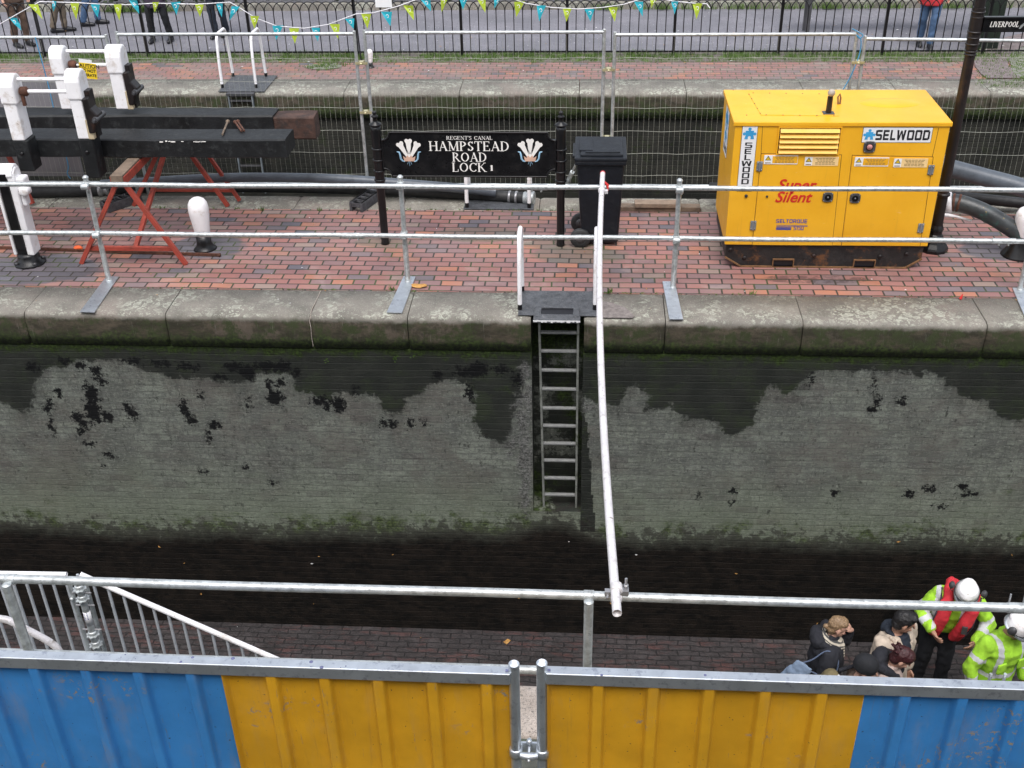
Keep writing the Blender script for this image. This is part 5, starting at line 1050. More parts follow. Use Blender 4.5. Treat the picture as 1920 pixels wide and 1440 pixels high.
for k, (c, x0, x1, yt, tx, ty) in enumerate(PEN):
    a, b_, t = PY(x0, yt, NB-.012), PY(x1, yt, NB-.012), PY(tx, ty, NB-.012); tw = random.uniform(-.03, .03)
    mb = MB(); m1, m2 = a.lerp(t, .5)+Vector((0, -.012, 0)), b_.lerp(t, .5)+Vector((0, .012, 0)); th = Vector((0, .002, 0))
    a.y += tw; b_.y -= tw
    mb.add([a, b_, m2, m1, t], [(0, 3, 2, 1), (3, 4, 2)]); mb.add([p+th for p in (a, b_, m2, m1, t)], [(0, 1, 2, 3), (3, 2, 4)])
    pn = mb.build('pennant', M['lime' if c == 'G' else 'turq'], bt)
    w_ = (b_-a).length; cen = (a+b_)/2*.72+t*.28+Vector((0, -.03, 0)); mb = MB()
    mb.tube([cen+Vector((.022*math.cos(R(q)), 0, .024*math.sin(R(q)))) for q in range(150, -100, -30)], .005, 4); mb.build('curl_mark', M['decal'], pn)
# ================================================================ BALANCE BEAMS, PADDLE POSTS
def beam(name, lab, xl, xr, yf, yb, z0, z1, mat, wornx=None):
    t = thing(name, ((xl+xr)/2, (yf+yb)/2, z0), lab, 'balance beam'); rnd = random.Random(int(yf*100)); x_ = xr if wornx is None else wornx
    def blk(xa, xb, y0, y1, za, zb_, nm, mt):
        n = max(3, int((xb-xa)/.08)); prof = [(y0, za), (y1, za), (y1, zb_), (y0, zb_)]; pr = []
        for k in range(4):
            p, q = prof[k], prof[(k+1) % 4]
            for t2 in (.06, .5, .94): pr.append((p[0]+(q[0]-p[0])*t2, p[1]+(q[1]-p[1])*t2))
        m_ = len(pr); V_ = []
        for i in range(n+1):
            x = xa+(xb-xa)*i/n; e = max(0, .02-min(i, n-i)*.02)
            for (y, z) in pr:
                d = mnoise.noise((x*2, y*8, z*8))*.008; cy_, cz_ = (y0+y1)/2, (za+zb_)/2; V_.append((x+mnoise.noise((y*9, z*9, xb))*.012*(i == n), y+(cy_-y)*e+d, z+(cz_-z)*e+d))
        mb = MB(); mb.add(V_, [(i*m_+k, i*m_+(k+1) % m_, (i+1)*m_+(k+1) % m_, (i+1)*m_+k)[::-1] for i in range(n) for k in range(m_)]); mb.add(V_[:m_], [tuple(range(m_))]); mb.add(V_[-m_:], [tuple(range(m_))[::-1]])
        return mb.build(nm, mt, t)
    blk(xl, x_, yf, yb, z0, z1, 'beam', mat)
    if wornx is not None: blk(wornx-.02, xr, yf+.02, yb-.04, z0+.015, z1-.02, 'worn_end', M['worn'])
    return t
zt = 1.22; qa, qb = PZ(300, 262, zt), PZ(300, 240, zt); e = PY(537, 285, qa.y)
nb = beam('balance_beam', 'nearer black timber lock gate beam with rusty bolts lying on top', -9.5, e.x, qa.y, qb.y, PY(400, 297, qa.y).z, zt, M['beam'])
qa2, qb2 = PZ(400, 217, 1.22), PZ(400, 205, 1.22); yb2 = max(qb2.y, qa2.y+.30)
e2 = PY(588, 225, qa2.y); wx = PY(512, 225, qa2.y).x
fb = beam('balance_beam', 'farther black timber lock gate beam with a worn brown end', -9.5, e2.x, qa2.y, yb2, .93, 1.22, M['beam'], wx)
print('BEAM', qa.y, qb.y, qa2.y, qb2.y)
mb = MB(); rr = random.Random(4)
for k in range(9):
    q = PY(rr.uniform(295, 385), 260, qa.y-.008); l_ = rr.uniform(.015, .07); mb.box((q.x, qa.y-.004, zt-.012-rr.uniform(0, .012)), (l_, .006, rr.uniform(.004, .012)))
mb.build('paint_scuff', M['decaly'] if False else M['signtxt'], nb)
for i, (a_, b_) in enumerate((((417, 252), (427, 228)), ((441, 229), (453, 246)), ((446, 228), (458, 245)))):
    p, q = PZ(*a_, 1.235), PZ(*b_, 1.235); mb = MB(); hd = q if i == 0 else p; d = (q-p).normalized(); mb.tube([p, q], .011, 8); mb.lathe(hd-d*.012, [(.022, 0), (.022, .024)], 6, d); tag(mb.build('loose_bolt', M['brown'] if i else M['wood']), ('long pale loose bolt on the nearer balance beam', 'left rusty loose bolt of the pair on the nearer balance beam', 'right rusty loose bolt of the pair on the nearer balance beam')[i], 'bolt', 'loose bolts on the beam')
def paddle(xb, yb_, xt_, yt, Y, lab, wpx, blackdown=None, rack=True):
    # white cased paddle post, face on plane Y; (xt,yt) top centre px, (xb,yb) bottom centre px
    t_, b_ = PY(xt_, yt, Y), PY(xb, yb_, Y); x = (t_.x+b_.x)/2; hw_ = wpx/2/200; zt, z0 = t_.z, b_.z; dp = .20
    p = thing('paddle_post', (x, Y+.1, z0), lab, 'paddle post', 'white paddle gear posts on the gate beams')
    mb = MB(); pr = [Vector((x-hw_, Y, z0)), Vector((x+hw_, Y, z0)), Vector((x+hw_, Y, zt-.22))]
    prof = [(Y, z0), (Y+dp, z0), (Y+dp, zt-.10)]+[(Y+dp/2+dp/2*math.cos(R(a)), zt-.10+.10*math.sin(R(a))) for a in (30, 60, 90, 120, 150)]+[(Y, zt-.10)]
    mb.prism([Vector((x-hw_, a, b)) for a, b in prof], (hw_*2, 0, 0)); mb.build('casing', M['white'], p, .012)
    mb = MB(); mb.prism([Vector((x-hw_-.012, a, b)) for a, b in [(Y-.012, zt-.28), (Y+dp+.01, zt-.28), (Y+dp+.01, zt-.10)]+[(Y+dp/2+(dp/2+.012)*math.cos(R(a)), zt-.10+.115*math.sin(R(a))) for a in (30, 60, 90, 120, 150)]+[(Y-.012, zt-.10)]], (hw_*2+.032, 0, 0)); mb.build('cap', M['white'], p, .02)
    if rack:
        mb = MB(); mb.bb(x+hw_, x+hw_+.07, Y+.05, Y+.16, z0, zt-.2); mb.build('rack', M['rustblack'], p, .004)
        mb = MB(); xx = x+hw_+.04; mb.prism([Vector((xx, Y-.0, z)) for z in (0,)] and [Vector((xx-.03, Y-.02, zt-.26)), Vector((xx+.025, Y-.02, zt-.25)), Vector((xx+.04, Y-.02, zt-.36)), Vector((xx+.095, Y-.02, zt-.43)), Vector((xx+.10, Y-.02, zt-.49)), Vector((xx+.06, Y-.02, zt-.53)), Vector((xx+.03, Y-.02, zt-.62)), Vector((xx-.03, Y-.02, zt-.62))], (0, .15, 0)); hs_ = mb.build('gear_housing', M['rustblack'], p, .015)
        mb = MB(); mb.tube([(xx+.075, Y-.05, zt-.47), (xx+.075, Y+.18, zt-.47)], .030, 12); mb.tube([(xx+.075, Y-.09, zt-.47), (xx+.075, Y-.05, zt-.47)], .018, 4); mb.build('spindle', M['dsteel'], hs_)
        mb = MB(); mb.bb(x+hw_-.01, x+hw_+.05, Y-.005, Y+.06, z0, z0+.20); mb.build('side_plate', paint('cream_plate', (.5, .42, .28), .5, 0, .2, 8, (.12, .08, .05), .5, 8), p, .004)
    if blackdown:
        mb = MB(); q = PY(xb+(blackdown-yb_)*.2, blackdown, Y); mb.bb(x-hw_-.005, x+hw_+.02, Y+.005, Y+dp, q.z, z0-.002); mb.build('lower_post', M['beam'], p, .012)
        mb = MB(); mb.lathe((x, Y+.005, z0-.14), [(.02, 0), (.018, .012)], 8, NY); mb.build('bolt', M['iron'], p)
    return x, zt
PYn = qa.y-.205; PYf = (qa2.y+qb2.y)/2-.10
x1, z1 = paddle(156, 261, 131, 136, PYn, 'nearer white paddle post with black gear housing, in front of the near beam', 25, 335)
x0, z0 = paddle(36, 264, 3, 145, PYn, 'tapering white paddle post at the left edge in front of the near beam', 27, 322, rack=False)
x3, z3 = paddle(228, 205, 209, 90, PYf, 'far white paddle post with a rusty toothed rack standing on the farther beam', 29)
x2, z2 = paddle(122, 205, 102, 92, PYf, 'far white paddle post behind the yellow caution card', 24, rack=False)
rd = []
for (xa, xb_, Yc, ys) in ((x0, x1, PYn+.10, ((152, 147), (175, 170))), (x2, x3, PYf+.10, ((98, 96), (124, 121)))):
    for k, (ya, yb_) in enumerate(ys):
        pxl = 60 if Yc < 11 else 150; z = PY(pxl, (ya+yb_)/2, Yc-.02).z
        nm = 'rod'; lab = ('upper ' if k == 0 else 'lower ')+'white rod joining the two '+('nearer' if Yc < 11.2 else 'farther')+' paddle posts'
        o = thing('paddle_rod', ((xa+xb_)/2, Yc, z), lab, 'rod', 'white rods between paddle posts'); mb = MB(); mb.tube([(xa+.10, Yc, z), (xb_-.10, Yc, z)], .020, 12); mb.build('rod', M['white'], o)
        if k == 1: mb = MB(); mb.lathe((xa+.10, Yc, z), [(.045, 0), (.05, .02), (.05, .06), (.03, .08)], 12, (1, 0, 0)); mb.box((xa+.12, Yc-.02, z-.08), (.03, .03, .12)); mb.build('bearing', M['brown'], o)
        rd.append((z, Yc))
zc = rd[3][0]; a, b_ = PY(147, 119, rd[3][1]-.05), PY(183, 147, rd[3][1]-.05); c = Vector(((a.x+b_.x)/2, rd[3][1]-.045, (a.z+b_.z)/2)); rt = Matrix.Rotation(R(6), 3, 'Y'); U_, V_2 = rt @ UX, rt @ UZ
cw, chh = abs(b_.x-a.x)+.01, abs(a.z-b_.z)+.005
pl = thing('caution_card', c, 'yellow caution card hung on the rod between the far paddle posts', 'sign'); rect(c, U_, V_2, NY, cw, chh, .004, .003).build('card', M['caution'], pl)
rect(c+V_2*(chh/2+.02)-U_*.02, U_, V_2, NY, cw*.75, .04, .003, .002).build('tab', M['decal'], pl)
for s_, dz, sz, nm in (('CAUTION', .31, .058, 1), ('DO NOT', .0, .042, 1), ('OPERATE', -.28, .042, 1)): txt(s_, sz, M['ink'], 'lettering', pl, c+V_2*dz*chh, U_, V_2, 0, .0012, 1., d=.006)
rect(c+V_2*.15*chh, U_, V_2, NY, cw*.9, .004, .005, .0008).build('rule', M['ink'], pl)
# black and white ground paddle stand on the brick paving
q = PZ(50, 497); gx, gy = q.x+.0, q.y+.05
gs = thing('ground_paddle_stand', (gx, gy, 0), 'black and white cased paddle gear stand bolted to the island bricks', 'paddle stand')
zt = 1.08; mb = MB(); hw_ = .085
for s_ in (-1, 1):
    xx = gx+s_*.075
    mb = MB(); pr = [(gy-.07, .12), (gy+.10, .12), (gy+.10, zt-.10)]+[(gy+.015+.09*math.cos(R(a)), zt-.10+.10*math.sin(R(a))) for a in (30, 60, 90, 120, 150)]+[(gy-.075, zt-.10)]
    mb.prism([Vector((xx-.025-(.0 if s_ < 0 else .0), a, b)) for a, b in pr], (.034 if s_ < 0 else .075, 0, 0)); mb.build('side_casing', M['white'], gs, .012)
mb = MB(); mb.bb(gx-.056, gx+.052, gy-.062, gy+.09, .03, zt-.06); mb.build('rack_slot', M['iron'], gs, .004)
mb = MB(); pr = [(gy-.06, zt-.14), (gy+.10, zt-.14)]+[(gy+.015+.10*math.cos(R(a)), zt-.08+.11*math.sin(R(a))) for a in (0, 30, 60, 90, 120, 150, 175)]; mb.prism([Vector((gx-.09, a, b)) for a, b in pr], (.205, 0, 0)); cp = mb.build('cap', M['white'], gs, .015)
mb = MB(); mb.bb(gx-.045, gx+.05, gy-.088, gy-.04, .2, zt-.05); mb.build('rack_bar', M['iron'], gs, .004)
mb = MB(); mb.box((gx+.165, gy+.01, zt-.20), (.09, .13, .20)); mb.lathe((gx+.19, gy-.09, zt-.24), [(.05, 0), (.05, .08), (.035, .11)], 14, (0, 1, 0)); mb.box((gx+.155, gy, zt-.34), (.05, .1, .14)); mb.build('gear_boss', M['white'], gs, .02)
mb = MB(); mb.lathe((gx+.02, gy, 0), [(.165, 0), (.165, .02), (.12, .035), (.115, .10), (.10, .13)], 10); mb.build('base', M['iron'], gs)
mb = MB(); [mb.lathe((gx+.02+.14*math.cos(a), gy+.14*math.sin(a), .02), [(.02, 0), (.02, .025), (.01, .03)], 6) for a in (.6, 2.2, 3.9, 5.5)]; mb.build('base_bolts', M['dsteel'], gs)
# trestles ----------------------------------------------------------------
def trestle(lab, foot_l, foot_r, apex, yback, zt, wood=True, back=None):
    l, r = PZ(*foot_l), PZ(*foot_r); Y = (l.y+r.y)/2; cx_ = PY(apex[0], apex[1], Y).x; t = thing('red_trestle', (cx_, (Y+yback)/2, 0), lab, 'trestle', 'red steel trestles under the lock gate beams')
    for yy in (Y, yback):
        for fx in (l.x, r.x): mb = MB(); mb.bar((cx_+(.03 if fx > cx_ else -.03), yy, zt-.09), (fx, yy, .0), .045, .045, up=(0, 1, 0)); mb.build('leg', M['redsteel'], t, .003)
    k = .20
    mb = MB()
    for yy in (Y,): mb.bar((cx_+(l.x-cx_)*(1-k), yy+.02, zt*k*.85), (cx_+(r.x-cx_)*(1-k), yy+.02, zt*k*.85), .04, .045)
    mb.bar((cx_, Y+.03, zt*k*.85), (cx_, yback-.02, zt-.12), .045, .045, up=(1, 0, 0)); mb.build('brace', M['redsteel'], t, .003)
    mb = MB(); mb.bb(cx_-.075, cx_+.075, Y-.06, yback+.06, zt-.105, zt-.095); mb.bb(cx_-.075, cx_-.066, Y-.06, yback+.06, zt-.095, zt-.02); mb.bb(cx_+.066, cx_+.075, Y-.06, yback+.06, zt-.095, zt-.02); mb.build('top_channel', M['redsteel'], t)
    mb = MB(); mb.bb(cx_-.063, cx_+.063, Y-.075, yback+.05, zt-.092, zt); mb.build('timber', M['wood'], t, .004)
    return t
bz = PY(400, 297, qa.y).z; print('beam bottom', bz)
trestle('red steel trestle with a timber top standing beside the paddle stand', (152, 495), (350, 495), (222, 325), 12.15, bz-.002)
r2 = PZ(450, 379); f2 = thing('red_trestle', r2, 'red steel leg and cross bar of a second frame under the beam ends', 'trestle'); mb = MB(); mb.bar((r2.x, r2.y, .02), (PY(388, 293, r2.y).x, r2.y, PY(388, 293, r2.y).z+.05), .04, .04, up=(0, 1, 0)); mb.build('leg', M['redsteel'], f2, .003)
mb = MB(); q = PY(436, 357, r2.y); mb.bar((PY(282, 353, r2.y).x, r2.y, q.z), (q.x, r2.y, q.z), .035, .035); mb.build('cross_bar', M['redsteel'], f2, .003)
mb = MB(); r0 = PZ(62, 385); mb.bar((r0.x, r0.y, .02), (PY(-15, 290, r0.y).x, r0.y+.2, .9), .045, .045, up=(0, 1, 0)); tag(mb.build('steel_strut', M['redsteel'], None, .003), 'red steel strut sloping behind the black and white paddle stand', 'strut')
q0, q1 = PZ(-60, 462, .02), PZ(410, 478, .02); mb = MB(); mb.bar(q0, q1, .02, .03); mb.lathe(q1, [(.022, 0), (.022, .02)], 6, (1, 0, 0)); tag(mb.build('iron_bar', M['brown']), 'long rusty iron bar lying on the bricks below the red trestle', 'bar')
q = PZ(147, 470, .0); mb = MB(); mb.ell(q+Vector((0, 0, .03)), (.05, .04, .03), n=8, m_=5); mb.box(q+Vector((.03, -.02, .03)), (.06, .03, .04)); tag(mb.build('orange_glove', M['orange']), 'crumpled bright orange plastic scrap by the foot of the red trestle', 'scrap')
q = PZ(1801, 560, .0); mb = MB(); mb.tube([q, q+Vector((.012, .0, .05))], [.016, .004], 8); tag(mb.build('marker_cone', M['red']), 'tiny red and white marker on the coping near the right', 'marker')
# ================================================================ HOSES
def hose(pts, r, mat, lab, ends_=(), n=16):
    P_ = [Vector(p) for p in pts]; o = []
    for i in range(len(P_)-1):
        for k in range(8):
            t = k/8; p0_ = P_[max(0, i-1)]; p1_ = P_[i]; p2 = P_[i+1]; p3 = P_[min(len(P_)-1, i+2)]
            o.append(.5*((2*p1_)+(p2-p0_)*t+(2*p0_-5*p1_+4*p2-p3)*t*t+(3*p1_-p0_-3*p2+p3)*t**3))
    o.append(P_[-1]); h = thing('hose', P_[0], lab, 'hose'); mb = MB(); mb.tube(o, r, n); mb.build('pipe', mat, h)
    return h, o
def PYr(x, y, Y, r): q = PY(x, y, Y); return q
h, o = hose([PZ(x, y, .07) for x, y in ((-80, 362), (60, 360), (150, 358), (250, 352), (420, 350), (600, 352), (760, 358), (880, 364), (985, 371))], .068, M['rubber'], 'thick black hose lying along the back coping and ending at the sign')
e = o[-1]; d = (o[-1]-o[-3]).normalized(); mb = MB(); mb.lathe(e-d*.02, [(.069, 0), (.073, .01), (.073, .07), (.084, .08), (.086, .12), (.074, .13), (.07, .13)], 20, d); mb.build('coupling', M['galv'], h)
mb = MB(); 
for k in (.20, .12): mb.lathe(e-d*k, [(.069, 0), (.074, .003), (.074, .025), (.069, .028)], 18, d)
mb.build('clip', M['steel'], h)
mb = MB(); q = o[20]; dd = (o[21]-o[20]).normalized(); mb.lathe(q-dd*.07, [(.07, 0), (.085, .01), (.085, .05), (.07, .06), (.07, .09), (.085, .1), (.085, .13), (.07, .14)], 18, dd); mb.build('joint', M['steel'], h)
h, o = hose([PZ(x, y, .07) for x, y in ((255, 348), (330, 338), (420, 333), (520, 332), (640, 338), (760, 348), (880, 362), (1000, 366))][0:] and [PY(x, y, 12.30) for x, y in ((190, 346), (280, 341), (360, 336), (440, 333), (540, 333), (640, 336), (740, 343), (850, 352), (930, 360))], .055, M['hose'], 'smooth grey hose arched behind the trestle and the fence blocks')
h, o = hose([PY(1700, 285, 12.0), PY(1775, 313, 11.95), PY(1840, 331, 11.9), PY(1920, 353, 11.8), PY(2050, 400, 11.6)], .098, M['hose'], 'fat smooth grey hose sloping down behind the pump set to the right edge')
h, o = hose([PY(1770, 380, 11.25), PY(1800, 381, 11.2), PY(1850, 400, 11.1), PY(1910, 437, 11.0), PY(1990, 490, 10.9), PY(2100, 520, 10.9)], .088, M['hoseg'], 'worn green and black hose with a white coupling right of the pump set')
mb = MB(); a = o[0]; d = (o[4]-o[0]).normalized(); mb.lathe(a-d*.10, [(.085, 0), (.10, .01), (.10, .10), (.115, .11), (.115, .17), (.095, .18)], 20, d); cp = mb.build('coupling', M['whitetube'], h)
mb = MB(); c = a+d*.02; mb.tube([c+Vector((-.12, -.08, -.10)), c+Vector((.0, -.10, -.10)), c+Vector((.10, -.10, -.115)), c+Vector((.26, -.10, -.16))], [.022, .024, .014, .014], 8); mb.build('lever', M['whitetube'], cp)
mb = MB()
for k in (5, 7): q = o[k]; dd = (o[k+1]-o[k]).normalized(); mb.lathe(q, [(.088, 0), (.093, .003), (.093, .022), (.088, .025)], 18, dd)
mb.build('clip', M['brown'], h)
h, o = hose([PY(1330, 352, 12.2), PY(1700, 362, 12.2), PY(1960, 385, 12.1), PY(2100, 395, 12.0)], .06, M['rubber'], 'black hose lying behind the pump set along the back coping')
# planks
a, b_ = PZ(1163, 398), PZ(1314, 402); mb = MB(); mb.bb(a.x, b_.x, a.y+.02, a.y+.14, .002, .055); tag(mb.build('timber_plank', M['wood'], None, .004), 'long grey timber plank on the bricks beside the wheelie bin', 'plank', 'grey planks on the island')
a, b_ = PZ(1190, 388, .06), PZ(1277, 390, .06); mb = MB(); mb.bb(a.x, b_.x, a.y-.02, a.y+.12, .057, .105); tag(mb.build('timber_plank', M['woodw'], None, .004), 'shorter paler plank lying on top of the long one', 'plank', 'grey planks on the island')
# ================================================================ FINGERPOST
q = PZ(1748, 472); lx, ly = q.x+.02, q.y+.07
lp_ = thing('fingerpost', (lx, ly, 0), 'tall black banded fingerpost behind the pump set with an arm reading LIVERPOOL', 'signpost')
mb = MB(); mb.lathe((lx, ly, 0), [(.155, 0), (.155, .03), (.145, .05), (.115, .09), (.075, .17), (.065, .18), (.065, .22), (.075, .23), (.07, .25), (.058, .28)], 10); mb.build('base', M['iron'], lp_, smooth=False)
mb = MB(); mb.tube([(lx, ly, .27), (lx, ly, .62), (lx, ly, 3.1)], [.056, .052, .047], 20); mb.lathe((lx, ly, .60), [(.055, 0), (.07, .01), (.07, .03), (.055, .04)], 18); mb.build('shaft', M['rustblack'], lp_)
A_ = PY(1815, 42, ly); zc = A_.z; 
mb = MB()
for z, r in ((zc+.10, .066), (zc+.05, .06), (zc-.085, .068), (zc-.14, .062), (zc-.20, .066), (zc-.27, .060), (zc-.30, .058)): mb.lathe((lx, ly, z), [(.047, -.012), (r, -.006), (r, .006), (.047, .012)], 18)
mb.tube([(lx, ly, zc-.25), (lx, ly, zc+.14)], .058, 18); mb.build('collars', M['rustblack'], lp_)
ax0 = lx+.055; L = .80; hh = .125; O = Vector((ax0+L/2, ly-.02, zc-.01))
ar = rect(O, UX, UZ, NY, L, hh, .018, .03).build('arm', M['black'], lp_, .004)
mb = MB(); [mb.bar(O+UX*(-L/2)+UZ*s_*hh/2+NY*.004, O+UX*(L/2)+UZ*s_*hh/2+NY*.004, .05, .014) for s_ in (-1, 1)]; mb.build('rim', M['iron'], ar)
mb = MB(); w0 = .26; strokes(mb, 'LIVERPOOL', SER, O-UX*(L/2-.195)+NY*.018-UZ*.024, UX, UZ, .050, w0/(.050*6.7), slant=.16, bold=1.35); mb.build('lettering', M['signtxt'], ar); mb = MB(); strokes(mb, '3', SER, O-UX*(L/2-.47)+NY*.018-UZ*.025, UX, UZ, .055, 1, bold=1.3); mb.build('lettering', M['signtxt'], ar)
mb = MB(); c = O-UX*(L/2-.385)+NY*.0195; mb.prism([c+UX*x+UZ*y for x, y in ((-.05, -.04), (-.036, -.008), (.014, .036), (.045, .045), (.034, .03), (.025, .012), (-.008, -.01), (-.035, -.042))], NY*.002); mb.prism([c+UX*x+UZ*y for x, y in ((.03, -.02), (.045, .0), (.05, -.004), (.036, -.024))], NY*.002); mb.build('hand_emblem', M['galv'], ar)
# ================================================================ HOARDING
HO = 2.98; TZ = 2.02
def hx(px__, y=1260): return PY(px__, y, HO).x
gapl, gapr = (hx(957)+hx(959))/2+.012, hx(1016)
hz_l = [PY(0, 1246, HO-.02).z, PY(940, 1270, HO-.02).z]; print('hoard z', hz_l, PY(1060, 1273, HO-.02).z, PY(1900, 1300, HO-.02).z)
def hoarding(lab, x0, x1, sheets, ztl, ztr):
    t = thing('steel_hoarding', ((x0+x1)/2, HO, 0), lab, 'hoarding panel', 'steel hoarding panels in front of the lock')
    zt = (ztl+ztr)/2
    mb = MB()
    for xx in (x0, x1): mb = MB(); mb.tube([(xx, HO, .02), (xx, HO, zt+.035)], .0205, 20, hollow=.14); mb.build('upright', M['galvtop'], t)
    mb = MB(); mb.bb(x0+.015, x1-.015, HO-.022, HO+.022, zt-.055, zt); tr = mb.build('top_rail', M['galvtop'], t, .004)
    mb = MB(); mb.bb(x0+.022, x0+.032, HO-.008, HO+.002, zt+.0005, zt+.004); mb.bb(x1-.032, x1-.022, HO-.008, HO+.002, zt+.0005, zt+.004)
    rnd = random.Random(int(x0*10)); 
    for _ in range(14 if x0 < -1 else 6):
        xx = rnd.uniform(x0+.8, x1-.02) if x0 < -1 else rnd.uniform(x0, x1); yy = HO+rnd.uniform(-.018, .018); r_ = rnd.choice((.002, .002, .003, .006, .008)); mb.lathe((xx, yy, zt), [(r_, 0), (r_*.9, .0006)], 7)
    mb.build('drain_holes', paint('purple_spots', (.12, .13, .24), .6), tr)
    mb = MB(); mb.bb(x0+.015, x1-.015, HO-.02, HO+.02, .1, .15); mb.build('bottom_rail', M['galvtop'], t, .004)
    for (xa, xb, mat, ph) in sheets:
        pr = []; pitch = .205; x = xa; k = 0
        xs = np.arange(xa, xb+.001, .004); V_ = []
        for x in xs:
            u = ((x-ph)/pitch) % 1; d = .5-abs(u-.5); hgt = min(1, max(0, (d-.075)/.085)); hgt = hgt*hgt*(3-2*hgt)
            rb = .006*math.exp(-((u-.5)/.03)**2)
            V_.append((x, HO+.012-.030*(1-hgt)))
        m_ = len(V_); P_ = [(x, y, z) for z in (.15, (.15+zt)/2, zt-.055) for x, y in V_]
        mb = MB(); mb.add(P_, [(j*m_+i, j*m_+i+1, (j+1)*m_+i+1, (j+1)*m_+i) for j in range(2) for i in range(m_-1)], True)
        P2 = [(x, y+.0025, z) for x, y, z in P_]; mb.add(P2, [(j*m_+i, (j+1)*m_+i, (j+1)*m_+i+1, j*m_+i+1) for j in range(2) for i in range(m_-1)], True)
        mb.build('blue_sheet' if mat is M['hblue'] else 'yellow_sheet', mat, t)
    return t
zl = TZ-.03
xs_l = (hx(416, 1270)+PY(458, 1438, HO).x)/2; xs_r = (hx(1622, 1300)+PY(1597, 1438, HO).x)/2
hoarding('steel hoarding panel with blue sheet at left and scratched yellow sheet at right', gapl-2.35, gapl, [(gapl-2.33, xs_l-.001, M['hblue'], hx(78, 1290)), (xs_l, gapl-.02, M['hyel'], PY(715, 1320, HO).x)], zl, zl)
hoarding('steel hoarding panel with yellow sheet at left and blue sheet at right', gapr, gapr+2.35, [(gapr+.02, xs_r, M['hyel'], PY(1110, 1320, HO).x+.02), (xs_r+.001, gapr+2.33, M['hblue'], PY(1690, 1330, HO).x)], zl+.01, zl+.01)
c = Vector(((gapl+gapr)/2, HO, PY(992, 1421, HO-.03).z)); ck = thing('hoarding_clamp', c, 'galvanised two tube clamp joining the hoarding panels', 'clamp')
mb = MB()
for s_, xx in ((-1, gapl), (1, gapr)): mb.lathe((xx, HO, c.z-.022), [(.022, 0), (.027, .003), (.027, .041), (.022, .044)], 18)
mb.build('collars', M['galvtop'], ck); mb = MB(); mb.tube([(gapl+.02, HO-.02, c.z), (c.x, HO-.028, c.z+.004), (gapr-.02, HO-.02, c.z)], [.014, .018, .014], 12); mb.bb(gapl+.015, gapr-.015, HO+.012, HO+.02, c.z-.01, c.z+.035); mb.tube([(c.x, HO-.05, c.z), (c.x, HO+.04, c.z+.03)], .006, 8); mb.lathe((c.x, HO+.01, c.z+.035), [(.012, 0), (.01, .02)], 8); mb.build('bridge', M['galvtop'], ck)
# ================================================================ STAIR, WHITE TUBE, SCAFFOLD STANDARD in the lock
SYY = 5.6
s0, s1, sA, sB = PY(-420, 1068, SYY), PY(125, 1077, SYY), PY(150, 1077, SYY), PY(530, 1241, SYY)
sl_ = (sB.z-sA.z)/(sB.x-sA.x); Lx = (-3.55-sA.z)/sl_ if False else 4.1
ss = thing('access_stair', (sA.x, SYY, -.4), 'white railed temporary stair going down into the drained lock from a landing', 'stair')
mb = MB(); mb.tube([s0, s1], .017, 12, hollow=.2); mb.tube([sA, sA+Vector((Lx, 0, Lx*sl_))], .0195, 14); mb.build('handrail', M['white'], ss)
mb = MB(); x = s0.x; k = 0
sp = (PY(302, 1140, SYY).x-PY(277, 1140, SYY).x)
x = PY(55, 1110, SYY).x-sp*9
while x < sA.x+Lx:
    zt = s1.z if x < sA.x-.03 else sA.z+(x-sA.x)*sl_; mb = MB(); mb.bar((x, SYY, zt-.012), (x, SYY, zt-1.0), .015, .015, up=(0, 1, 0)); mb.build('baluster', M['galvl'], ss); x += sp
mb = MB(); mb.tube([s0-Vector((0, 0, 1.)), s1-Vector((0, 0, 1.))], .02, 10); mb.tube([sA-Vector((0, 0, 1)), sA+Vector((Lx, 0, Lx*sl_-1.))], .02, 10); mb.build('stringer', M['galv'], ss)
for xx, lab in ((s1.x+.0, 0), (sA.x+.02, 1)):
    mb = MB(); z0_ = (s1 if not lab else sA).z; mb.tube([(xx, SYY, z0_-.03), (xx, SYY, z0_-1.)], .016, 10); [mb.lathe((xx, SYY-.015, z0_-.2), [(.014, 0), (.012, .02)], 8, NY)]; mb.build('newel', M['galv'], ss)
mb = MB(); mb.bb(s0.x, sA.x, 4.84, SYY-.03, s1.z-1.06, s1.z-1.02); mb.build('landing', M['galvd'], ss)
n = 14
for k in range(n): x = sA.x+Lx*(k+.5)/n; z = sA.z-1.05+(x-sA.x)*sl_; mb = MB(); mb.bb(x-.13, x+.13, 4.84, SYY-.03, z-.03, z); mb.build('tread', M['galvd'], ss)
sd = thing('scaffold_standard', (-3.05, SYY-.12, 0), 'galvanised scaffold upright with flower shaped rosette rings beside the stair', 'scaffold')
Ys = SYY-.12; x = (PY(150, 1100, Ys).x+PY(182, 1220, Ys).x)/2; mb = MB(); mb.tube([(x, Ys, PY(147, 1092, Ys).z), (x, Ys, ZW)], .0242, 16); mb.build('tube', M['galv'], sd)
for y in (1105, 1124, 1190, 1209):
    z = PY(160, y, Ys).z; mb = MB(); n = 32; ro = [Vector((x+(.043+.007*math.cos(8*t))*math.cos(t), Ys+(.043+.007*math.cos(8*t))*math.sin(t), z)) for t in [6.283*k/n for k in range(n)]]; mb.prism(ro, (0, 0, .009)); mb.lathe((x, Ys, z-.03), [(.026, 0), (.031, .01), (.031, .06), (.026, .07)], 14); mb.build('rosette', M['galv'], sd)
mb = MB(); z = PY(162, 1145, Ys).z; z2 = PY(166, 1170, Ys).z; mb.lathe((x, Ys, z2), [(.0246, 0), (.0246, z-z2)], 20); st_ = mb.build('sticker', M['decal'], sd)
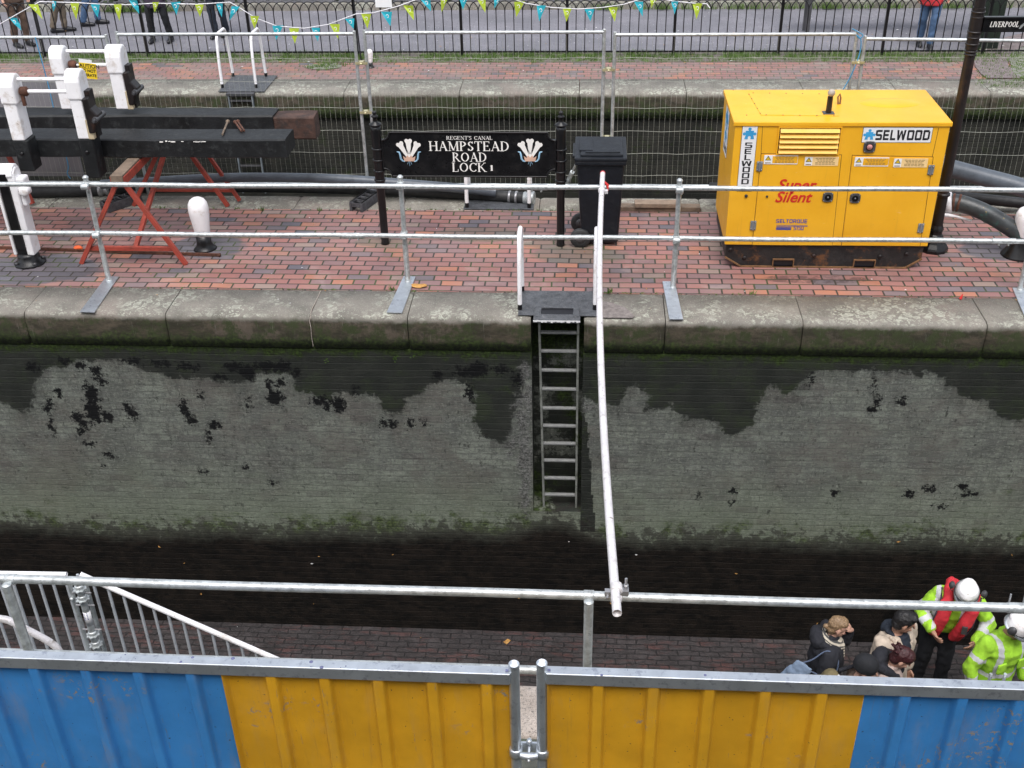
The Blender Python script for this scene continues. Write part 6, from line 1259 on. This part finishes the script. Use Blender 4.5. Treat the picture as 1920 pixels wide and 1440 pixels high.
mb = MB(); [mb.bar((x-.012, Ys-.0235, z-.012-k*.013), (x+.014, Ys-.0225, z-.006-k*.013), .002, .004) for k in range(5)]; mb.build('sticker_print', M['inkblue'], st_)
mb = MB(); [mb.tube([(x-.06, Ys, zz), (x+.07, Ys, zz+.003)], .006, 6) for zz in (PY(160, 1135, Ys).z, PY(165, 1180, Ys).z, PY(155, 1112, Ys).z)]; mb.build('pins', M['steel'], sd)
rope([PY(x, y, 4.62) for x, y in ((-90, 1172), (-30, 1158), (0, 1160), (18, 1164), (45, 1178), (80, 1196), (104, 1212), (116, 1232), (122, 1262), (126, 1300))], .0215, M['whitetube'], 'bent white tube behind the near handrail at the left edge', 14, 'tube', 'bent_tube')
# bolts fixed behind the right hoarding
for k, xx in enumerate((1857, 1884)):
    q = PY(xx, 1268, HO+.035); mb = MB(); mb.tube([(q.x, HO+.035, q.z-.08), (q.x, HO+.035, q.z+.012)], .006, 8); mb.bb(q.x-.02, q.x+.02, HO+.0225, HO+.045, q.z-.12, q.z-.07)
    tag(mb.build('threaded_bolt', M['galv']), ('left upright bolt just behind the right hoarding top rail', 'right upright bolt just behind the right hoarding top rail')[k], 'bolt', 'upright threaded bolts')
# ================================================================ PEOPLE
M['skin'] = paint('skin', (.52, .30, .22), .5, 0, .06, 20)
M['skin2'] = paint('skin_tanned', (.40, .22, .15), .5, 0, .06, 20)
def cloth(n, c, **k): M[n] = paint(n, c, .85, 0, .15, 9, tuple(v*.6 for v in c), .5, 10, .35, 50, **k)
cloth('coat_black', (.013, .014, .02)); cloth('beige', (.48, .40, .32)); cloth('rose_beige', (.44, .34, .30)); cloth('navy', (.012, .018, .03)); cloth('denim', (.07, .13, .24)); cloth('tan', (.16, .13, .065))
cloth('hivis', (.33, .62, .035)); cloth('reflect', (.55, .56, .58)); cloth('redvest', (.62, .03, .045)); cloth('redcoat', (.50, .03, .04)); cloth('brownc', (.11, .07, .05)); cloth('khaki', (.14, .11, .08)); cloth('blackt', (.010, .011, .014)); cloth('bluebag', (.20, .27, .38)); cloth('scarf', (.50, .46, .38)); cloth('purple', (.05, .035, .06))
def hairm(n, c):
    a = NT(n); s_ = a.noise(1, 4, .7, scale3=(60, 60, 220)); M[n] = a.out(a.mix(a.step(s_, .35, .65), tuple(v*.6 for v in c), tuple(v*1.35 for v in c)), .5, 0, a.bump(s_, .5, .01))
hairm('hair_brown', (.24, .155, .085)); hairm('hair_black', (.012, .011, .012)); hairm('hair_wine', (.045, .010, .012))
def grow(mb, vox, sm=3, amp=0., fr=18, seed=0):
    me = bpy.data.meshes.new('g'); me.from_pydata([tuple(v) for v in mb.v], [], mb.f); o = bpy.data.objects.new('g', me); COL.objects.link(o)
    r = o.modifiers.new('r', 'REMESH'); r.mode = 'VOXEL'; r.voxel_size = vox
    s_ = o.modifiers.new('s', 'SMOOTH'); s_.iterations = sm; s_.factor = .5
    bpy.context.view_layer.update(); e = bpy.data.meshes.new_from_object(o.evaluated_get(bpy.context.evaluated_depsgraph_get()))
    V_ = []
    for v in e.vertices:
        c = v.co.copy()
        if amp: c += v.normal*(mnoise.noise((c.x*fr, c.y*fr, c.z*fr*.8+seed))*amp+mnoise.noise((c.x*fr*2.3, c.y*fr*2.3, c.z*fr*1.6+seed))*amp*.5)
        V_.append(c)
    F = [tuple(p.vertices) for p in e.polygons]; bpy.data.objects.remove(o); bpy.data.meshes.remove(me); bpy.data.meshes.remove(e)
    return V_, F
def loft(mb, rings, n=18):      # rings: (center, rx, ry, [tilt]) in local frame
    vs = []
    for c, rx, ry in rings:
        for k in range(n): a = 2*math.pi*k/n; vs.append(Vector(c)+Vector((rx*math.cos(a), ry*math.sin(a), 0)))
    mb.add(vs, [(i*n+k, i*n+(k+1) % n, (i+1)*n+(k+1) % n, (i+1)*n+k) for i in range(len(rings)-1) for k in range(n)]+[tuple(range(n))[::-1], tuple(range((len(rings)-1)*n, len(rings)*n))], True)
class Fig:
    def __init__(s, lab, pos, yaw, H=1.72, lean=0, tilt=0, arms=None, feet=None, head=(0, 0, 0), seed=0, group=None, aim=None):
        s.k = H/1.75; s.seed = seed; k = s.k; s.pos = Vector(pos); s.R = Matrix.Rotation(R(yaw), 3, 'Z'); s.root = thing('person', pos, lab, 'person', group)
        L = Matrix.Rotation(R(-lean), 3, 'X') @ Matrix.Rotation(R(tilt), 3, 'Y'); hp = Vector((0, 0, .93))
        s.L = L; s.bp = lambda x, y, z: (hp+L @ (Vector((x, y, z))-hp))*k
        s.sh = [s.bp(sx*.185, -.01, 1.42) for sx in (-1, 1)]
        arms = arms or [((.05, -.02, -.28), (.06, .06, -.53)), ((.05, -.02, -.28), (.06, .06, -.53))]
        s.el = []; s.wr = []
        for i, (e, w_) in enumerate(arms):
            sg_ = -1 if i == 0 else 1; s.el.append(s.sh[i]+Vector((e[0]*sg_, e[1], e[2]))*k); s.wr.append(s.sh[i]+Vector((w_[0]*sg_, w_[1], w_[2]))*k)
        feet = feet or ((-.11, .03), (.11, -.03)); s.hip = [s.bp(sx*.09, 0, .90) for sx in (-1, 1)]
        s.ank = [Vector((f[0], f[1], .09))*k for f in feet]; s.kn = [(s.hip[i]*.5+s.ank[i]*.5)+Vector((0, .035, .0))*k for i in (0, 1)]
        s.hc = s.bp(0, .02, 1.635)+s.L @ Vector((0, head[0]*.0015, 0)); s.HR = Matrix.Rotation(R(head[1]), 3, 'Z') @ Matrix.Rotation(R(-head[0]), 3, 'X') @ Matrix.Rotation(R(head[2]), 3, 'Y')
        s.nk = s.bp(0, -.01, 1.47)
        if aim: q = PZ(aim[0], aim[1], pos[2]+s.hc.z); h = s.R @ s.hc; s.pos = Vector((q.x-h.x, q.y-h.y, pos[2])); s.root.location = s.pos
        s.hp_ = lambda x, y, z: s.hc+s.HR @ (Vector((x, y, z))*k)
    def emit(s, V_, F, name, mat, cls=None, parent=None, sub=False):
        mb = MB(); W = [s.pos+s.R @ v for v in V_]
        if cls:
            for f in F: c = sum((V_[i] for i in f), Vector())/len(f); mb.cm = cls(c); b = 0; mb.f.append(list(f)); mb.sm.append(True); mb.mi.append(mb.cm)
            mb.v = W
        else: mb.add(W, F, True)
        return mb.build(name, mat, parent or s.root)
    def body(s, skin, hands=('relax', 'relax')):
        k = s.k; mb = MB(); b = s.bp
        loft(mb, [(b(0, 0, z), rx*k, ry*k) for z, rx, ry in ((.82, .13, .09), (.92, .155, .105), (1.05, .135, .095), (1.2, .15, .10), (1.34, .165, .10), (1.43, .12, .075), (1.48, .06, .055))])
        mb.cap(s.nk, .055*k, s.hc+(s.nk-s.hc)*.3, .05*k)
        for i in (0, 1):
            mb.cap(s.sh[i], .05*k, s.el[i], .038*k); mb.cap(s.el[i], .038*k, s.wr[i], .026*k); mb.cap(s.hip[i], .08*k, s.kn[i], .052*k); mb.cap(s.kn[i], .05*k, s.ank[i], .034*k); mb.cap(s.ank[i]-Vector((0, 0, .03*k)), .035*k, s.ank[i]+Vector((0, .14, -.055))*k, .028*k)
            # hand: palm, four fingers and a thumb off its side
            d = (s.wr[i]-s.el[i]).normalized(); sg_ = -1 if i == 0 else 1
            nrm = Vector((-sg_, .25, 0)); nrm = (nrm-d*nrm.dot(d)).normalized(); side = d.cross(nrm)
            if hands[i] == 'face': d = (s.hp_(.0, .10, .01)-s.wr[i]).normalized(); nrm = s.R.inverted() @ Vector((0, 0, 0)) if False else (s.hp_(0, -.1, 0)-s.wr[i]).normalized(); nrm = (nrm-d*nrm.dot(d)); nrm = nrm.normalized() if nrm.length > .01 else Vector((0, -1, 0)); side = d.cross(nrm)
            pc = s.wr[i]+d*.045*k; mb.cap(s.wr[i], .024*k, pc+side*.012*k, .024*k); mb.cap(pc-side*.022*k, .016*k, pc+d*.035*k-side*.026*k, .014*k); mb.cap(pc+side*.022*k, .016*k, pc+d*.035*k+side*.026*k, .014*k); mb.cap(pc, .018*k, pc+d*.035*k, .016*k)
            for f, (o_, l) in enumerate(((-.030, .062), (-.010, .072), (.011, .068), (.030, .052))):
                a = pc+(d*.038+side*o_)*k; cu_ = .35+.1*f; m1 = a+(d*math.cos(cu_*.6)+nrm*math.sin(cu_*.6)).normalized()*l*.5*k; m2 = m1+(d*math.cos(cu_*1.8)+nrm*math.sin(cu_*1.8)).normalized()*l*.5*k
                mb.cap(a, .0098*k, m1, .009*k, 8); mb.cap(m1, .009*k, m2, .0078*k, 8)
            a = pc-d*.01*k-side*.026*k; m1 = a+(d*.7-side*.6+nrm*.3).normalized()*.036*k; mb.cap(a, .0125*k, m1, .0108*k, 8); mb.cap(m1, .0108*k, m1+(d*.95-side*.05+nrm*.35).normalized()*.028*k, .009*k, 8)
        hp = s.hp_; rt = s.HR
        mb.ell(hp(0, -.012, .02), [v*k for v in (.076, .094, .098)], rt, 20, 14); mb.ell(hp(0, .02, -.045), [v*k for v in (.058, .066, .068)], rt, 16, 10)
        mb.cap(hp(0, .082, .012), .009*k, hp(0, .106, -.026), .013*k, 8); mb.ell(hp(0, .083, -.062), [v*k for v in (.024, .012, .009)], rt, 12, 8); mb.ell(hp(0, .06, -.098), [v*k for v in (.022, .02, .016)], rt, 12, 8)
        for sg_ in (-1, 1):
            mb.ell(hp(sg_*.078, -.008, -.012), [v*k for v in (.010, .019, .032)], rt, 10, 8); mb.ell(hp(sg_*.032, .07, .028), [v*k for v in (.022, .014, .008)], rt, 10, 6); mb.ell(hp(sg_*.04, .055, -.03), [v*k for v in (.02, .018, .02)], rt, 10, 6)
        V_, F = grow(mb, .0068*k, 2); bo = s.emit(V_, F, 'body', skin)
        mb = MB()
        for sg_ in (-1, 1): mb.ell(hp(sg_*.031, .077, .008), [v*k for v in (.012, .008, .0055)], rt, 10, 6)
        for v in range(len(mb.v)): mb.v[v] = s.pos+s.R @ mb.v[v]
        mb.build('eyes', M['ink'], bo)
        mb = MB(); mb.ell(hp(0, .094, -.061), [v*k for v in (.020, .004, .0045)], rt, 10, 6); mb.v = [s.pos+s.R @ v for v in mb.v]; mb.build('mouth', M['inkred'] if False else paint('lips', (.35, .13, .11), .5), bo)
    def jacket(s, mat, hem=.78, fat=1., name='jacket', cls=None, collar=True, amp=.012, sleeve=1.0, vox=.0125, mats=None):
        k = s.k; mb = MB(); b = s.bp; f = fat
        loft(mb, [(b(0, 0, z), rx*k*f, ry*k*f) for z, rx, ry in ((hem, .185, .145), (.95, .19, .145), (1.08, .175, .135), (1.22, .19, .145), (1.34, .20, .14), (1.42, .165, .11), (1.475, .085, .08))])
        if collar: loft(mb, [(b(0, -.005, 1.44), .10*k, .095*k), (b(0, -.01, 1.50), .082*k, .085*k), (b(0, -.012, 1.525), .08*k, .082*k)])
        for i in (0, 1):
            w_ = s.el[i].lerp(s.wr[i], sleeve); mb.cap(s.sh[i]+Vector((0, 0, -.01)), .076*k*f, s.el[i], .062*k*f); mb.cap(s.el[i], .062*k*f, w_-(w_-s.el[i])*.12, .050*k*f)
        V_, F = grow(mb, vox*k, 2, amp*k*1.3, 10, s.seed); return s.emit(V_, F, name, mats or mat, cls)
    def trousers(s, mat, top=.98, fat=1., name='trousers', end=.03):
        k = s.k; mb = MB(); b = s.bp
        loft(mb, [(b(0, 0, z), rx*k*fat, ry*k*fat) for z, rx, ry in ((.84, .165, .12), (.92, .168, .122), (top, .15, .11))])
        for i in (0, 1): mb.cap(s.hip[i]-Vector((0, 0, .02)), .094*k*fat, s.kn[i], .070*k*fat); mb.cap(s.kn[i], .070*k*fat, s.ank[i]+Vector((0, 0, end)), .058*k*fat)
        V_, F = grow(mb, .014*k, 2, .011*k, 14, s.seed+3); return s.emit(V_, F, name, mat)
    def shoes(s, mat):
        k = s.k
        for i in (0, 1):
            mb = MB(); a = s.ank[i]; mb.cap(a+Vector((0, -.03, -.045))*k, .042*k, a+Vector((0, .05, -.04))*k, .045*k); mb.cap(a+Vector((0, .05, -.042))*k, .045*k, a+Vector((0, .17, -.055))*k, .035*k); mb.cap(a, .046*k, a+Vector((0, 0, .04))*k, .045*k)
            V_, F = grow(mb, .012*k, 1); V_ = [Vector((v.x, v.y, max(.001, v.z))) for v in V_]; s.emit(V_, F, 'shoe', mat)
    def hair(s, mat, style='short'):
        k = s.k; mb = MB(); hp = s.hp_; rt = s.HR
        g_ = .93 if style == 'bun' else 1; mb.ell(hp(0, -.024, .034), [v*k*g_ for v in (.085, .098, .098)], rt, 20, 12); mb.ell(hp(0, -.05, -.03), [v*k*g_ for v in (.074, .06, .075)], rt, 16, 10)
        if style == 'short': mb.ell(hp(0, .035, .088), [v*k for v in (.066, .05, .038)], rt, 14, 8)
        if style == 'bun': mb.ell(hp(0, -.115, -.03), [v*k for v in (.026, .03, .03)], rt, 14, 8); mb.ell(hp(0, .02, .07), [v*k for v in (.072, .06, .05)], rt, 14, 8)
        if style == 'tuft':
            mb.ell(hp(0, .02, .06), [v*k for v in (.078, .075, .065)], rt, 14, 8); rr = random.Random(5)
            for _ in range(26): a = Vector((rr.uniform(-.05, .05), -.10+rr.uniform(-.02, .02), .06+rr.uniform(-.03, .04))); e = a+Vector((rr.uniform(-.05, .05), rr.uniform(-.08, -.02), rr.uniform(-.02, .06))); mb.cap(hp(*a), .012*k, hp(*e), .004*k, 6)
        V_, F = grow(mb, .0075*k, 2, .006*k, 45, s.seed); return s.emit(V_, F, 'hair', mat)
    def part(s, name, mat, fn, vox=None, amp=0., parent=None, sm=2):
        mb = MB(); fn(mb)
        if vox: V_, F = grow(mb, vox, sm, amp, 16, s.seed); return s.emit(V_, F, name, mat, parent=parent)
        mb.v = [s.pos+s.R @ v for v in mb.v]; return mb.build(name, mat, parent or s.root)
    def helmet(s, muffs=True):
        k = s.k; hp = s.hp_; rt = s.HR
        up_ = rt @ Vector((0, 0, 1)); pf = [(.116, 0), (.118, .012), (.116, .05), (.107, .09), (.087, .122), (.055, .140), (.02, .147), (.001, .148)]
        def dome(mb):
            mb.lathe(hp(0, -.006, .015), [(r*k*.94, h*k) for r, h in pf], 28, up_)
            mb.ell(hp(0, -.01, .09), [v*k for v in (.09, .120, .065)], rt, 20, 10)
        h = s.part('helmet', M['white'], dome, .007*k, 0, None, 1)
        def brim(mb):
            n = 24; P_ = []
            for t in range(n): a = 6.283*t/n; y = math.cos(a); P_.append((math.sin(a)*.120, y*(.132 if y < 0 else .162)-.005, .022))
            mb.add([hp(*p) for p in P_]+[hp(p[0]*.9, p[1]*.85, .035) for p in P_]+[hp(p[0], p[1], .014) for p in P_], [(i, (i+1) % n, n+(i+1) % n, n+i) for i in range(n)]+[(i, 2*n+i, 2*n+(i+1) % n, (i+1) % n) for i in range(n)]+[tuple(range(2*n, 3*n))[::-1]], True)
        s.part('brim', M['galvtop'], brim, parent=h)
        def seam_(mb): mb.tube([hp(.117*math.sin(a), .119*math.cos(a)-.008, .040) for a in [R(q) for q in range(-100, 101, 20)]], .0035*k, 5)
        s.part('visor_seam', M['ink'], seam_, parent=h)
        if muffs:
            for sg_ in (-1, 1):
                def mf(mb, sg_=sg_): mb.ell(hp(sg_*.150, -.015, .08), [v*k for v in (.028, .038, .052)], rt, 14, 10); mb.tube([hp(sg_*.125, -.01, .04), hp(sg_*.155, -.03, .05), hp(sg_*.17, -.02, .075)], .005*k, 6); mb.tube([hp(sg_*.13, .02, .03), hp(sg_*.15, .03, .06), hp(sg_*.17, .0, .09)], .004*k, 6)
                s.part('ear_defender', M['dsteel'], mf, parent=h)
    def fix(s): pass
# yaw: 0 faces +Y (away), -90 faces +X (right), 180 faces the camera
ZF = ZW
def at_head(px, py, H): return PZ(px, py, ZF+H)
# 1 woman in black coat
q = at_head(1572, 1152, 1.66); f = Fig('person in a black coat and striped scarf holding one hand to the face', (q.x-.03, q.y, ZF), -96, 1.66, lean=3, head=(14, 4, 0), arms=[((.02, .14, -.23), (-.13, .205, .135)), ((.07, -.05, -.28), (.05, .03, -.53))], seed=1, aim=(1572, 1175))
f.body(M['skin'], ('face', 'relax')); f.jacket(M['coat_black'], hem=.60, fat=1.2, name='coat', amp=.02); f.trousers(M['navy']); f.shoes(M['ink']); f.hair(M['hair_brown'], 'bun')
f.part('hood', M['coat_black'], lambda mb: (mb.ell(f.bp(0, -.13, 1.46), (.14, .085, .09), None, 18, 10), mb.cap(f.bp(-.10, -.08, 1.45), .05, f.bp(.10, -.08, 1.45), .05), mb.cap(f.bp(-.12, -.06, 1.46), .04, f.bp(-.07, .06, 1.42), .03), mb.cap(f.bp(.12, -.06, 1.46), .04, f.bp(.07, .06, 1.42), .03)), .012, .01)
def ringz(mb, z0, rx, ry, r, tl=0, yo=0.):
    mb.tube([f.bp(rx*math.cos(a), ry*math.sin(a)+yo, z0+tl*math.sin(a)) for a in [6.283*t/20 for t in range(21)]], r, 8)
def scf(n):
    a = NT('striped_scarf'); s_ = a.math('FRACT', a.math('MULTIPLY', a.math('ADD', a.Z(), a.math('MULTIPLY', a.X(), .5)), 34.)); return a.out(a.mix(a.step(s_, .55, .7), (.52, .47, .38), (.06, .06, .06)), .9, 0, a.bump(a.noise(60), .4, .01))
f.part('scarf', scf(0), lambda mb: (ringz(mb, 1.49, .085, .085, .030, -.035), ringz(mb, 1.455, .10, .10, .032, -.045, .01), mb.cap(f.bp(.03, .11, 1.42), .035, f.bp(.05, .13, 1.30), .03)), .010, .006)
bg_ = Fig.__new__(Fig); w_pos = f.pos; 
def worldp(f, x, y, z): return f.pos+f.R @ f.bp(x, y, z)
b1 = worldp(f, .19, -.27, 1.14); bag = thing('shoulder_bag', b1, 'pale blue cloth shoulder bag hanging behind the person in the black coat', 'bag')
mb = MB(); loft(mb, [(Vector((0, 0, -.22)), 0.12, .035), (Vector((0, 0, -.10)), .115, .05), (Vector((0, 0, .02)), .095, .04), (Vector((0, 0, .10)), .085, .02), (Vector((.0, 0, .12)), .075, .012)]); V_, F = grow(mb, .012, 2, .012, 14, 3)
rb = Matrix.Rotation(R(-30), 3, 'Z') @ Matrix.Rotation(R(22), 3, 'Y'); mb = MB(); mb.add([b1+rb @ v for v in V_], F, True); mb.build('body', M['bluebag'], bag)
mb = MB(); P_ = [b1+rb @ Vector((-.04, 0, .09)), worldp(f, .20, -.175, 1.33), worldp(f, .20, -.05, 1.475), worldp(f, .235, .065, 1.40), worldp(f, .285, .03, 1.20), b1+rb @ Vector((.05, 0, .08))]; o_ = []
for i in range(5):
    for k in range(6):
        t = k/6; a0, a1, a2, a3 = P_[max(0, i-1)], P_[i], P_[i+1], P_[min(5, i+2)]; o_.append(.5*((2*a1)+(a2-a0)*t+(2*a0-5*a1+4*a2-a3)*t*t+(3*a1-a0-3*a2+a3)*t**3))
mb.tube(o_, .008, 8); mb.build('strap', paint('slate_strap', (.09, .12, .19), .8), bag)
# 2 man in beige jacket
q = at_head(1692, 1146, 1.78); f = Fig('person in a pale beige jacket over a dark hooded top with short black hair', (q.x-.06, q.y+.02, ZF), -140, 1.78, lean=2, head=(20, 42, 0), seed=2, aim=(1697, 1166))
f.body(M['skin2']); f.trousers(M['navy']); f.shoes(M['ink']); f.hair(M['hair_black'], 'short')
f.jacket(None, hem=.72, fat=1.16, cls=lambda c: 1 if (abs(c.x) < .06-(1.5-c.z)*.15 and c.y > .02 and c.z > 1.12) else 0, mats=[M['beige'], M['navy']], collar=False, amp=.016)
f.part('hood', M['navy'], lambda mb: (mb.cap(f.bp(-.07, -.07, 1.49), .034, f.bp(.07, -.07, 1.49), .034), mb.ell(f.bp(0, -.11, 1.46), (.09, .05, .06)), mb.cap(f.bp(-.08, -.05, 1.49), .03, f.bp(-.05, .08, 1.42), .022), mb.cap(f.bp(.08, -.05, 1.49), .03, f.bp(.05, .08, 1.42), .022)), .012, .008)
f.part('collar', M['beige'], lambda mb: [mb.cap(f.bp(s_*.12, .02, 1.475), .022, f.bp(s_*.075, .125, 1.39), .020) for s_ in (-1, 1)]+[mb.cap(f.bp(s_*.075, .125, 1.39), .022, f.bp(s_*.10, .12, 1.34), .012) for s_ in (-1, 1)], .010, .004)
# 3 woman with wine red hair
q = at_head(1688, 1206, 1.66); f = Fig('person with tousled dark red hair, black hood and rose beige jacket', (q.x-.07, q.y, ZF), -118, 1.66, lean=7, head=(30, 14, 0), seed=3, aim=(1692, 1234))
f.body(M['skin']); f.jacket(M['rose_beige'], hem=.70, fat=1.04, amp=.014); f.trousers(M['purple']); f.shoes(M['ink']); f.hair(M['hair_wine'], 'tuft')
f.part('hood', M['coat_black'], lambda mb: (mb.ell(f.bp(0, -.12, 1.52), (.13, .08, .10)), mb.cap(f.bp(-.10, -.08, 1.50), .055, f.bp(.10, -.08, 1.50), .055), mb.cap(f.bp(-.12, -.04, 1.50), .05, f.bp(-.06, .09, 1.43), .035), mb.cap(f.bp(.12, -.04, 1.50), .05, f.bp(.06, .09, 1.43), .035)), .012, .01)
# 4 beanie
q = at_head(1624, 1232, 1.80); f = Fig('person in a black knitted hat wearing a tan backpack, mostly hidden by the hoarding', (q.x-.02, q.y, ZF), -104, 1.80, lean=2, head=(14, 0, 0), seed=4, aim=(1624, 1254))
f.body(M['skin']); f.jacket(M['brownc'], hem=.75); f.trousers(M['navy']); f.shoes(M['ink'])
f.part('knitted_hat', M['blackt'], lambda mb: (mb.ell(f.hp_(0, -.018, .05), (.100, .114, .10), f.HR, 22, 14), mb.ell(f.hp_(0, -.02, .02), (.099, .112, .055), f.HR, 20, 8)), .008, .002)
b2 = worldp(f, 0, -.24, 1.26); bag = thing('backpack', b2, 'tan canvas backpack with a white trimmed strap on the person in the knitted hat', 'backpack')
mb = MB(); loft(mb, [(Vector((0, 0, -.25)), .14, .08), (Vector((0, 0, -.1)), .17, .12), (Vector((0, 0, .10)), .16, .10), (Vector((0, .02, .20)), .11, .07), (Vector((0, .03, .23)), .05, .04)]); V_, F = grow(mb, .012, 2, .010, 14, 3); mb = MB(); mb.add([b2+f.R @ v for v in V_], F, True); mb.build('body', M['tan'], bag)
mb = MB()
for s_ in (-1, 1): mb.tube([worldp(f, s_*.10, -.16, 1.45), worldp(f, s_*.12, -.04, 1.53), worldp(f, s_*.13, .12, 1.42), worldp(f, s_*.16, .13, 1.22), worldp(f, s_*.19, .0, 1.05)], .020, 8)
mb.build('strap', M['coat_black'], bag); mb = MB(); mb.tube([worldp(f, .03, -.17, 1.515), worldp(f, .10, -.18, 1.50)], .011, 6); mb.build('trim', M['decal'], bag)
# 5 worker with red lifejacket
q = at_head(1813, 1096, 1.74)
def hv(c, f_): # reflective bands by height along the body
    return 1 if (abs(c.z-1.02) < .028 or abs(c.z-1.20) < .028 and abs(c.x) > .1) else 0
f = Fig('person in a white helmet with ear defenders, lime jacket and red lifejacket, head bowed', (q.x-.16, q.y-.04, ZF), 166, 1.76, lean=16, tilt=-9, head=(34, -8, -4), arms=[((.15, .02, -.24), (.02, .24, -.30)), ((.15, .02, -.24), (.02, .22, -.32))], seed=5, aim=(1812, 1112))
f.body(M['skin2']); f.trousers(M['blackt'], fat=1.12); f.shoes(M['ink']); f.helmet(True)
def cl5(c):
    for i in (0, 1):
        e, s0_, w_ = f.el[i], f.sh[i], f.wr[i]; d = (e-s0_).length; t = (c-s0_).dot((e-s0_).normalized())/d
        if (c-e).length < .12 and abs(t-.72) < .11: return 1
        tt = (c-e).dot((w_-e).normalized())
        if (c-w_).length < .2 and abs(tt-.13) < .03 and abs(c.x) > .06: return 1
    return 1 if abs(abs(c.x)-.125) < .022 and c.z > 1.15 else 0
f.jacket(None, hem=.92, fat=1.14, cls=cl5, mats=[M['hivis'], M['reflect']], amp=.013)
def lj(mb):
    for s_ in (-1, 1):
        P_ = [f.bp(s_*.03, -.155, 1.43), f.bp(s_*.10, -.12, 1.49), f.bp(s_*.125, .0, 1.52), f.bp(s_*.115, .13, 1.45), f.bp(s_*.10, .19, 1.30), f.bp(s_*.095, .20, 1.12), f.bp(s_*.09, .19, 1.02)]
        for a, b_ in zip(P_[:-1], P_[1:]): mb.cap(a, .052, b_, .055)
        for a, b_ in zip(P_[3:-1], P_[4:]): mb.cap(a+Vector((s_*.035, 0, 0)), .045, b_+Vector((s_*.03, 0, 0)), .045)
    mb.cap(f.bp(-.05, -.165, 1.40), .05, f.bp(.05, -.165, 1.40), .05)
v = f.part('lifejacket', M['redvest'], lj, .012, .006)
f.part('edging', M['purple'], lambda mb: [mb.tube([f.bp(s_*.19, -.02, 1.50), f.bp(s_*.18, .12, 1.44), f.bp(s_*.185, .20, 1.28), f.bp(s_*.175, .20, 1.04)], .008, 6) for s_ in (-1, 1)], parent=v)
f.part('patch', M['dsteel'], lambda mb: mb.box(f.bp(-.11, .262, 1.28), (.05, .02, .09)), parent=v)
# 6 worker with hi-vis jacket
q = at_head(1898, 1150, 1.80); f = Fig('person in a white helmet and lime reflective jacket at the right edge', (q.x+.02, q.y, ZF), -158, 1.80, lean=6, head=(26, 24, 0), arms=[((.09, .0, -.27), (.08, .10, -.50)), ((.12, .0, -.27), (.10, .08, -.52))], seed=6, aim=(1905, 1178))
f.body(M['skin2']); f.trousers(M['blackt'], fat=1.1); f.shoes(M['ink']); f.helmet(True)
def cl6(c):
    for i in (0, 1):
        e, s0_, w_ = f.el[i], f.sh[i], f.wr[i]; u = (e-s0_).normalized(); t = (c-s0_).dot(u)
        if ((c-s0_)-u*t).length < .10 and abs(c.x) > .21 and abs(t-.17) < .026: return 1
        u = (w_-e).normalized(); t = (c-e).dot(u)
        if ((c-e)-u*t).length < .10 and abs(c.x) > .21 and abs(t-.10) < .028: return 1
    if abs(abs(c.x)-.12) < .024 and c.z > 1.12 and abs(c.x) < .2: return 1
    return 1 if (abs(c.z-1.10) < .028 or abs(c.z-.86) < .024) and abs(c.x) < .24 else 0
f.jacket(None, hem=.70, fat=1.16, cls=cl6, mats=[M['hivis'], M['reflect']], amp=.013)
f.part('pocket', M['hivis'], lambda mb: [mb.box(f.bp(s_*.11, .172, 1.24), (.10, .02, .12)) for s_ in (-1, 1)], .01, .003)
# people beyond the railing -------------------------------------------------
def walker(lab, fl, fr, yaw, coat, tr, H, seed, hem=.8, hair='hair_brown'):
    a, b_ = PZ(*fl), PZ(*fr); c = (a+b_)/2; f = Fig(lab, (c.x, c.y, -.02), yaw, H, seed=seed, feet=None if seed != 14 else ((-.20, .10), (.20, -.05)))
    R_ = f.R.inverted(); pa, pb = R_ @ (a-c), R_ @ (b_-c); l, r = sorted((pa, pb), key=lambda v: v.x); f.ank = [Vector((v.x*.9, v.y*.9-.05, .09)) for v in (l, r)]; f.kn = [(f.hip[i]+f.ank[i])/2+Vector((0, .04, 0)) for i in (0, 1)]
    f.body(M['skin']); f.jacket(coat, hem=hem, vox=.02); f.trousers(tr); f.shoes(M['ink']); f.hair(M[hair], 'short')
walker('person in brown trousers and dark boots behind the railing at the far left', (33, 88), (58, 84), -120, M['brownc'], M['brownc'], 1.70, 11)
walker('person in khaki trousers behind the railing, second from the left', (106, 60), (130, 57), -70, M['coat_black'], M['khaki'], 1.68, 12)
walker('person in blue jeans behind the railing, third from the left', (162, 48), (192, 43), -80, M['navy'], M['denim'], 1.75, 13)
walker('person in a long dark purple coat and black trousers behind the railing', (284, 78), (322, 77), 180, M['purple'], M['blackt'], 1.76, 14, .62, 'hair_black')
walker('person in navy trousers behind the railing left of the white ladder handles', (402, 70), (424, 66), 170, M['coat_black'], M['navy'], 1.78, 15, hair='hair_black')
walker('person in a red jacket and blue jeans standing behind the right of the railing', (1722, 84), (1744, 92), 175, M['redcoat'], M['denim'], 1.72, 16, .72)
print('OBJECTS', len(bpy.data.objects))
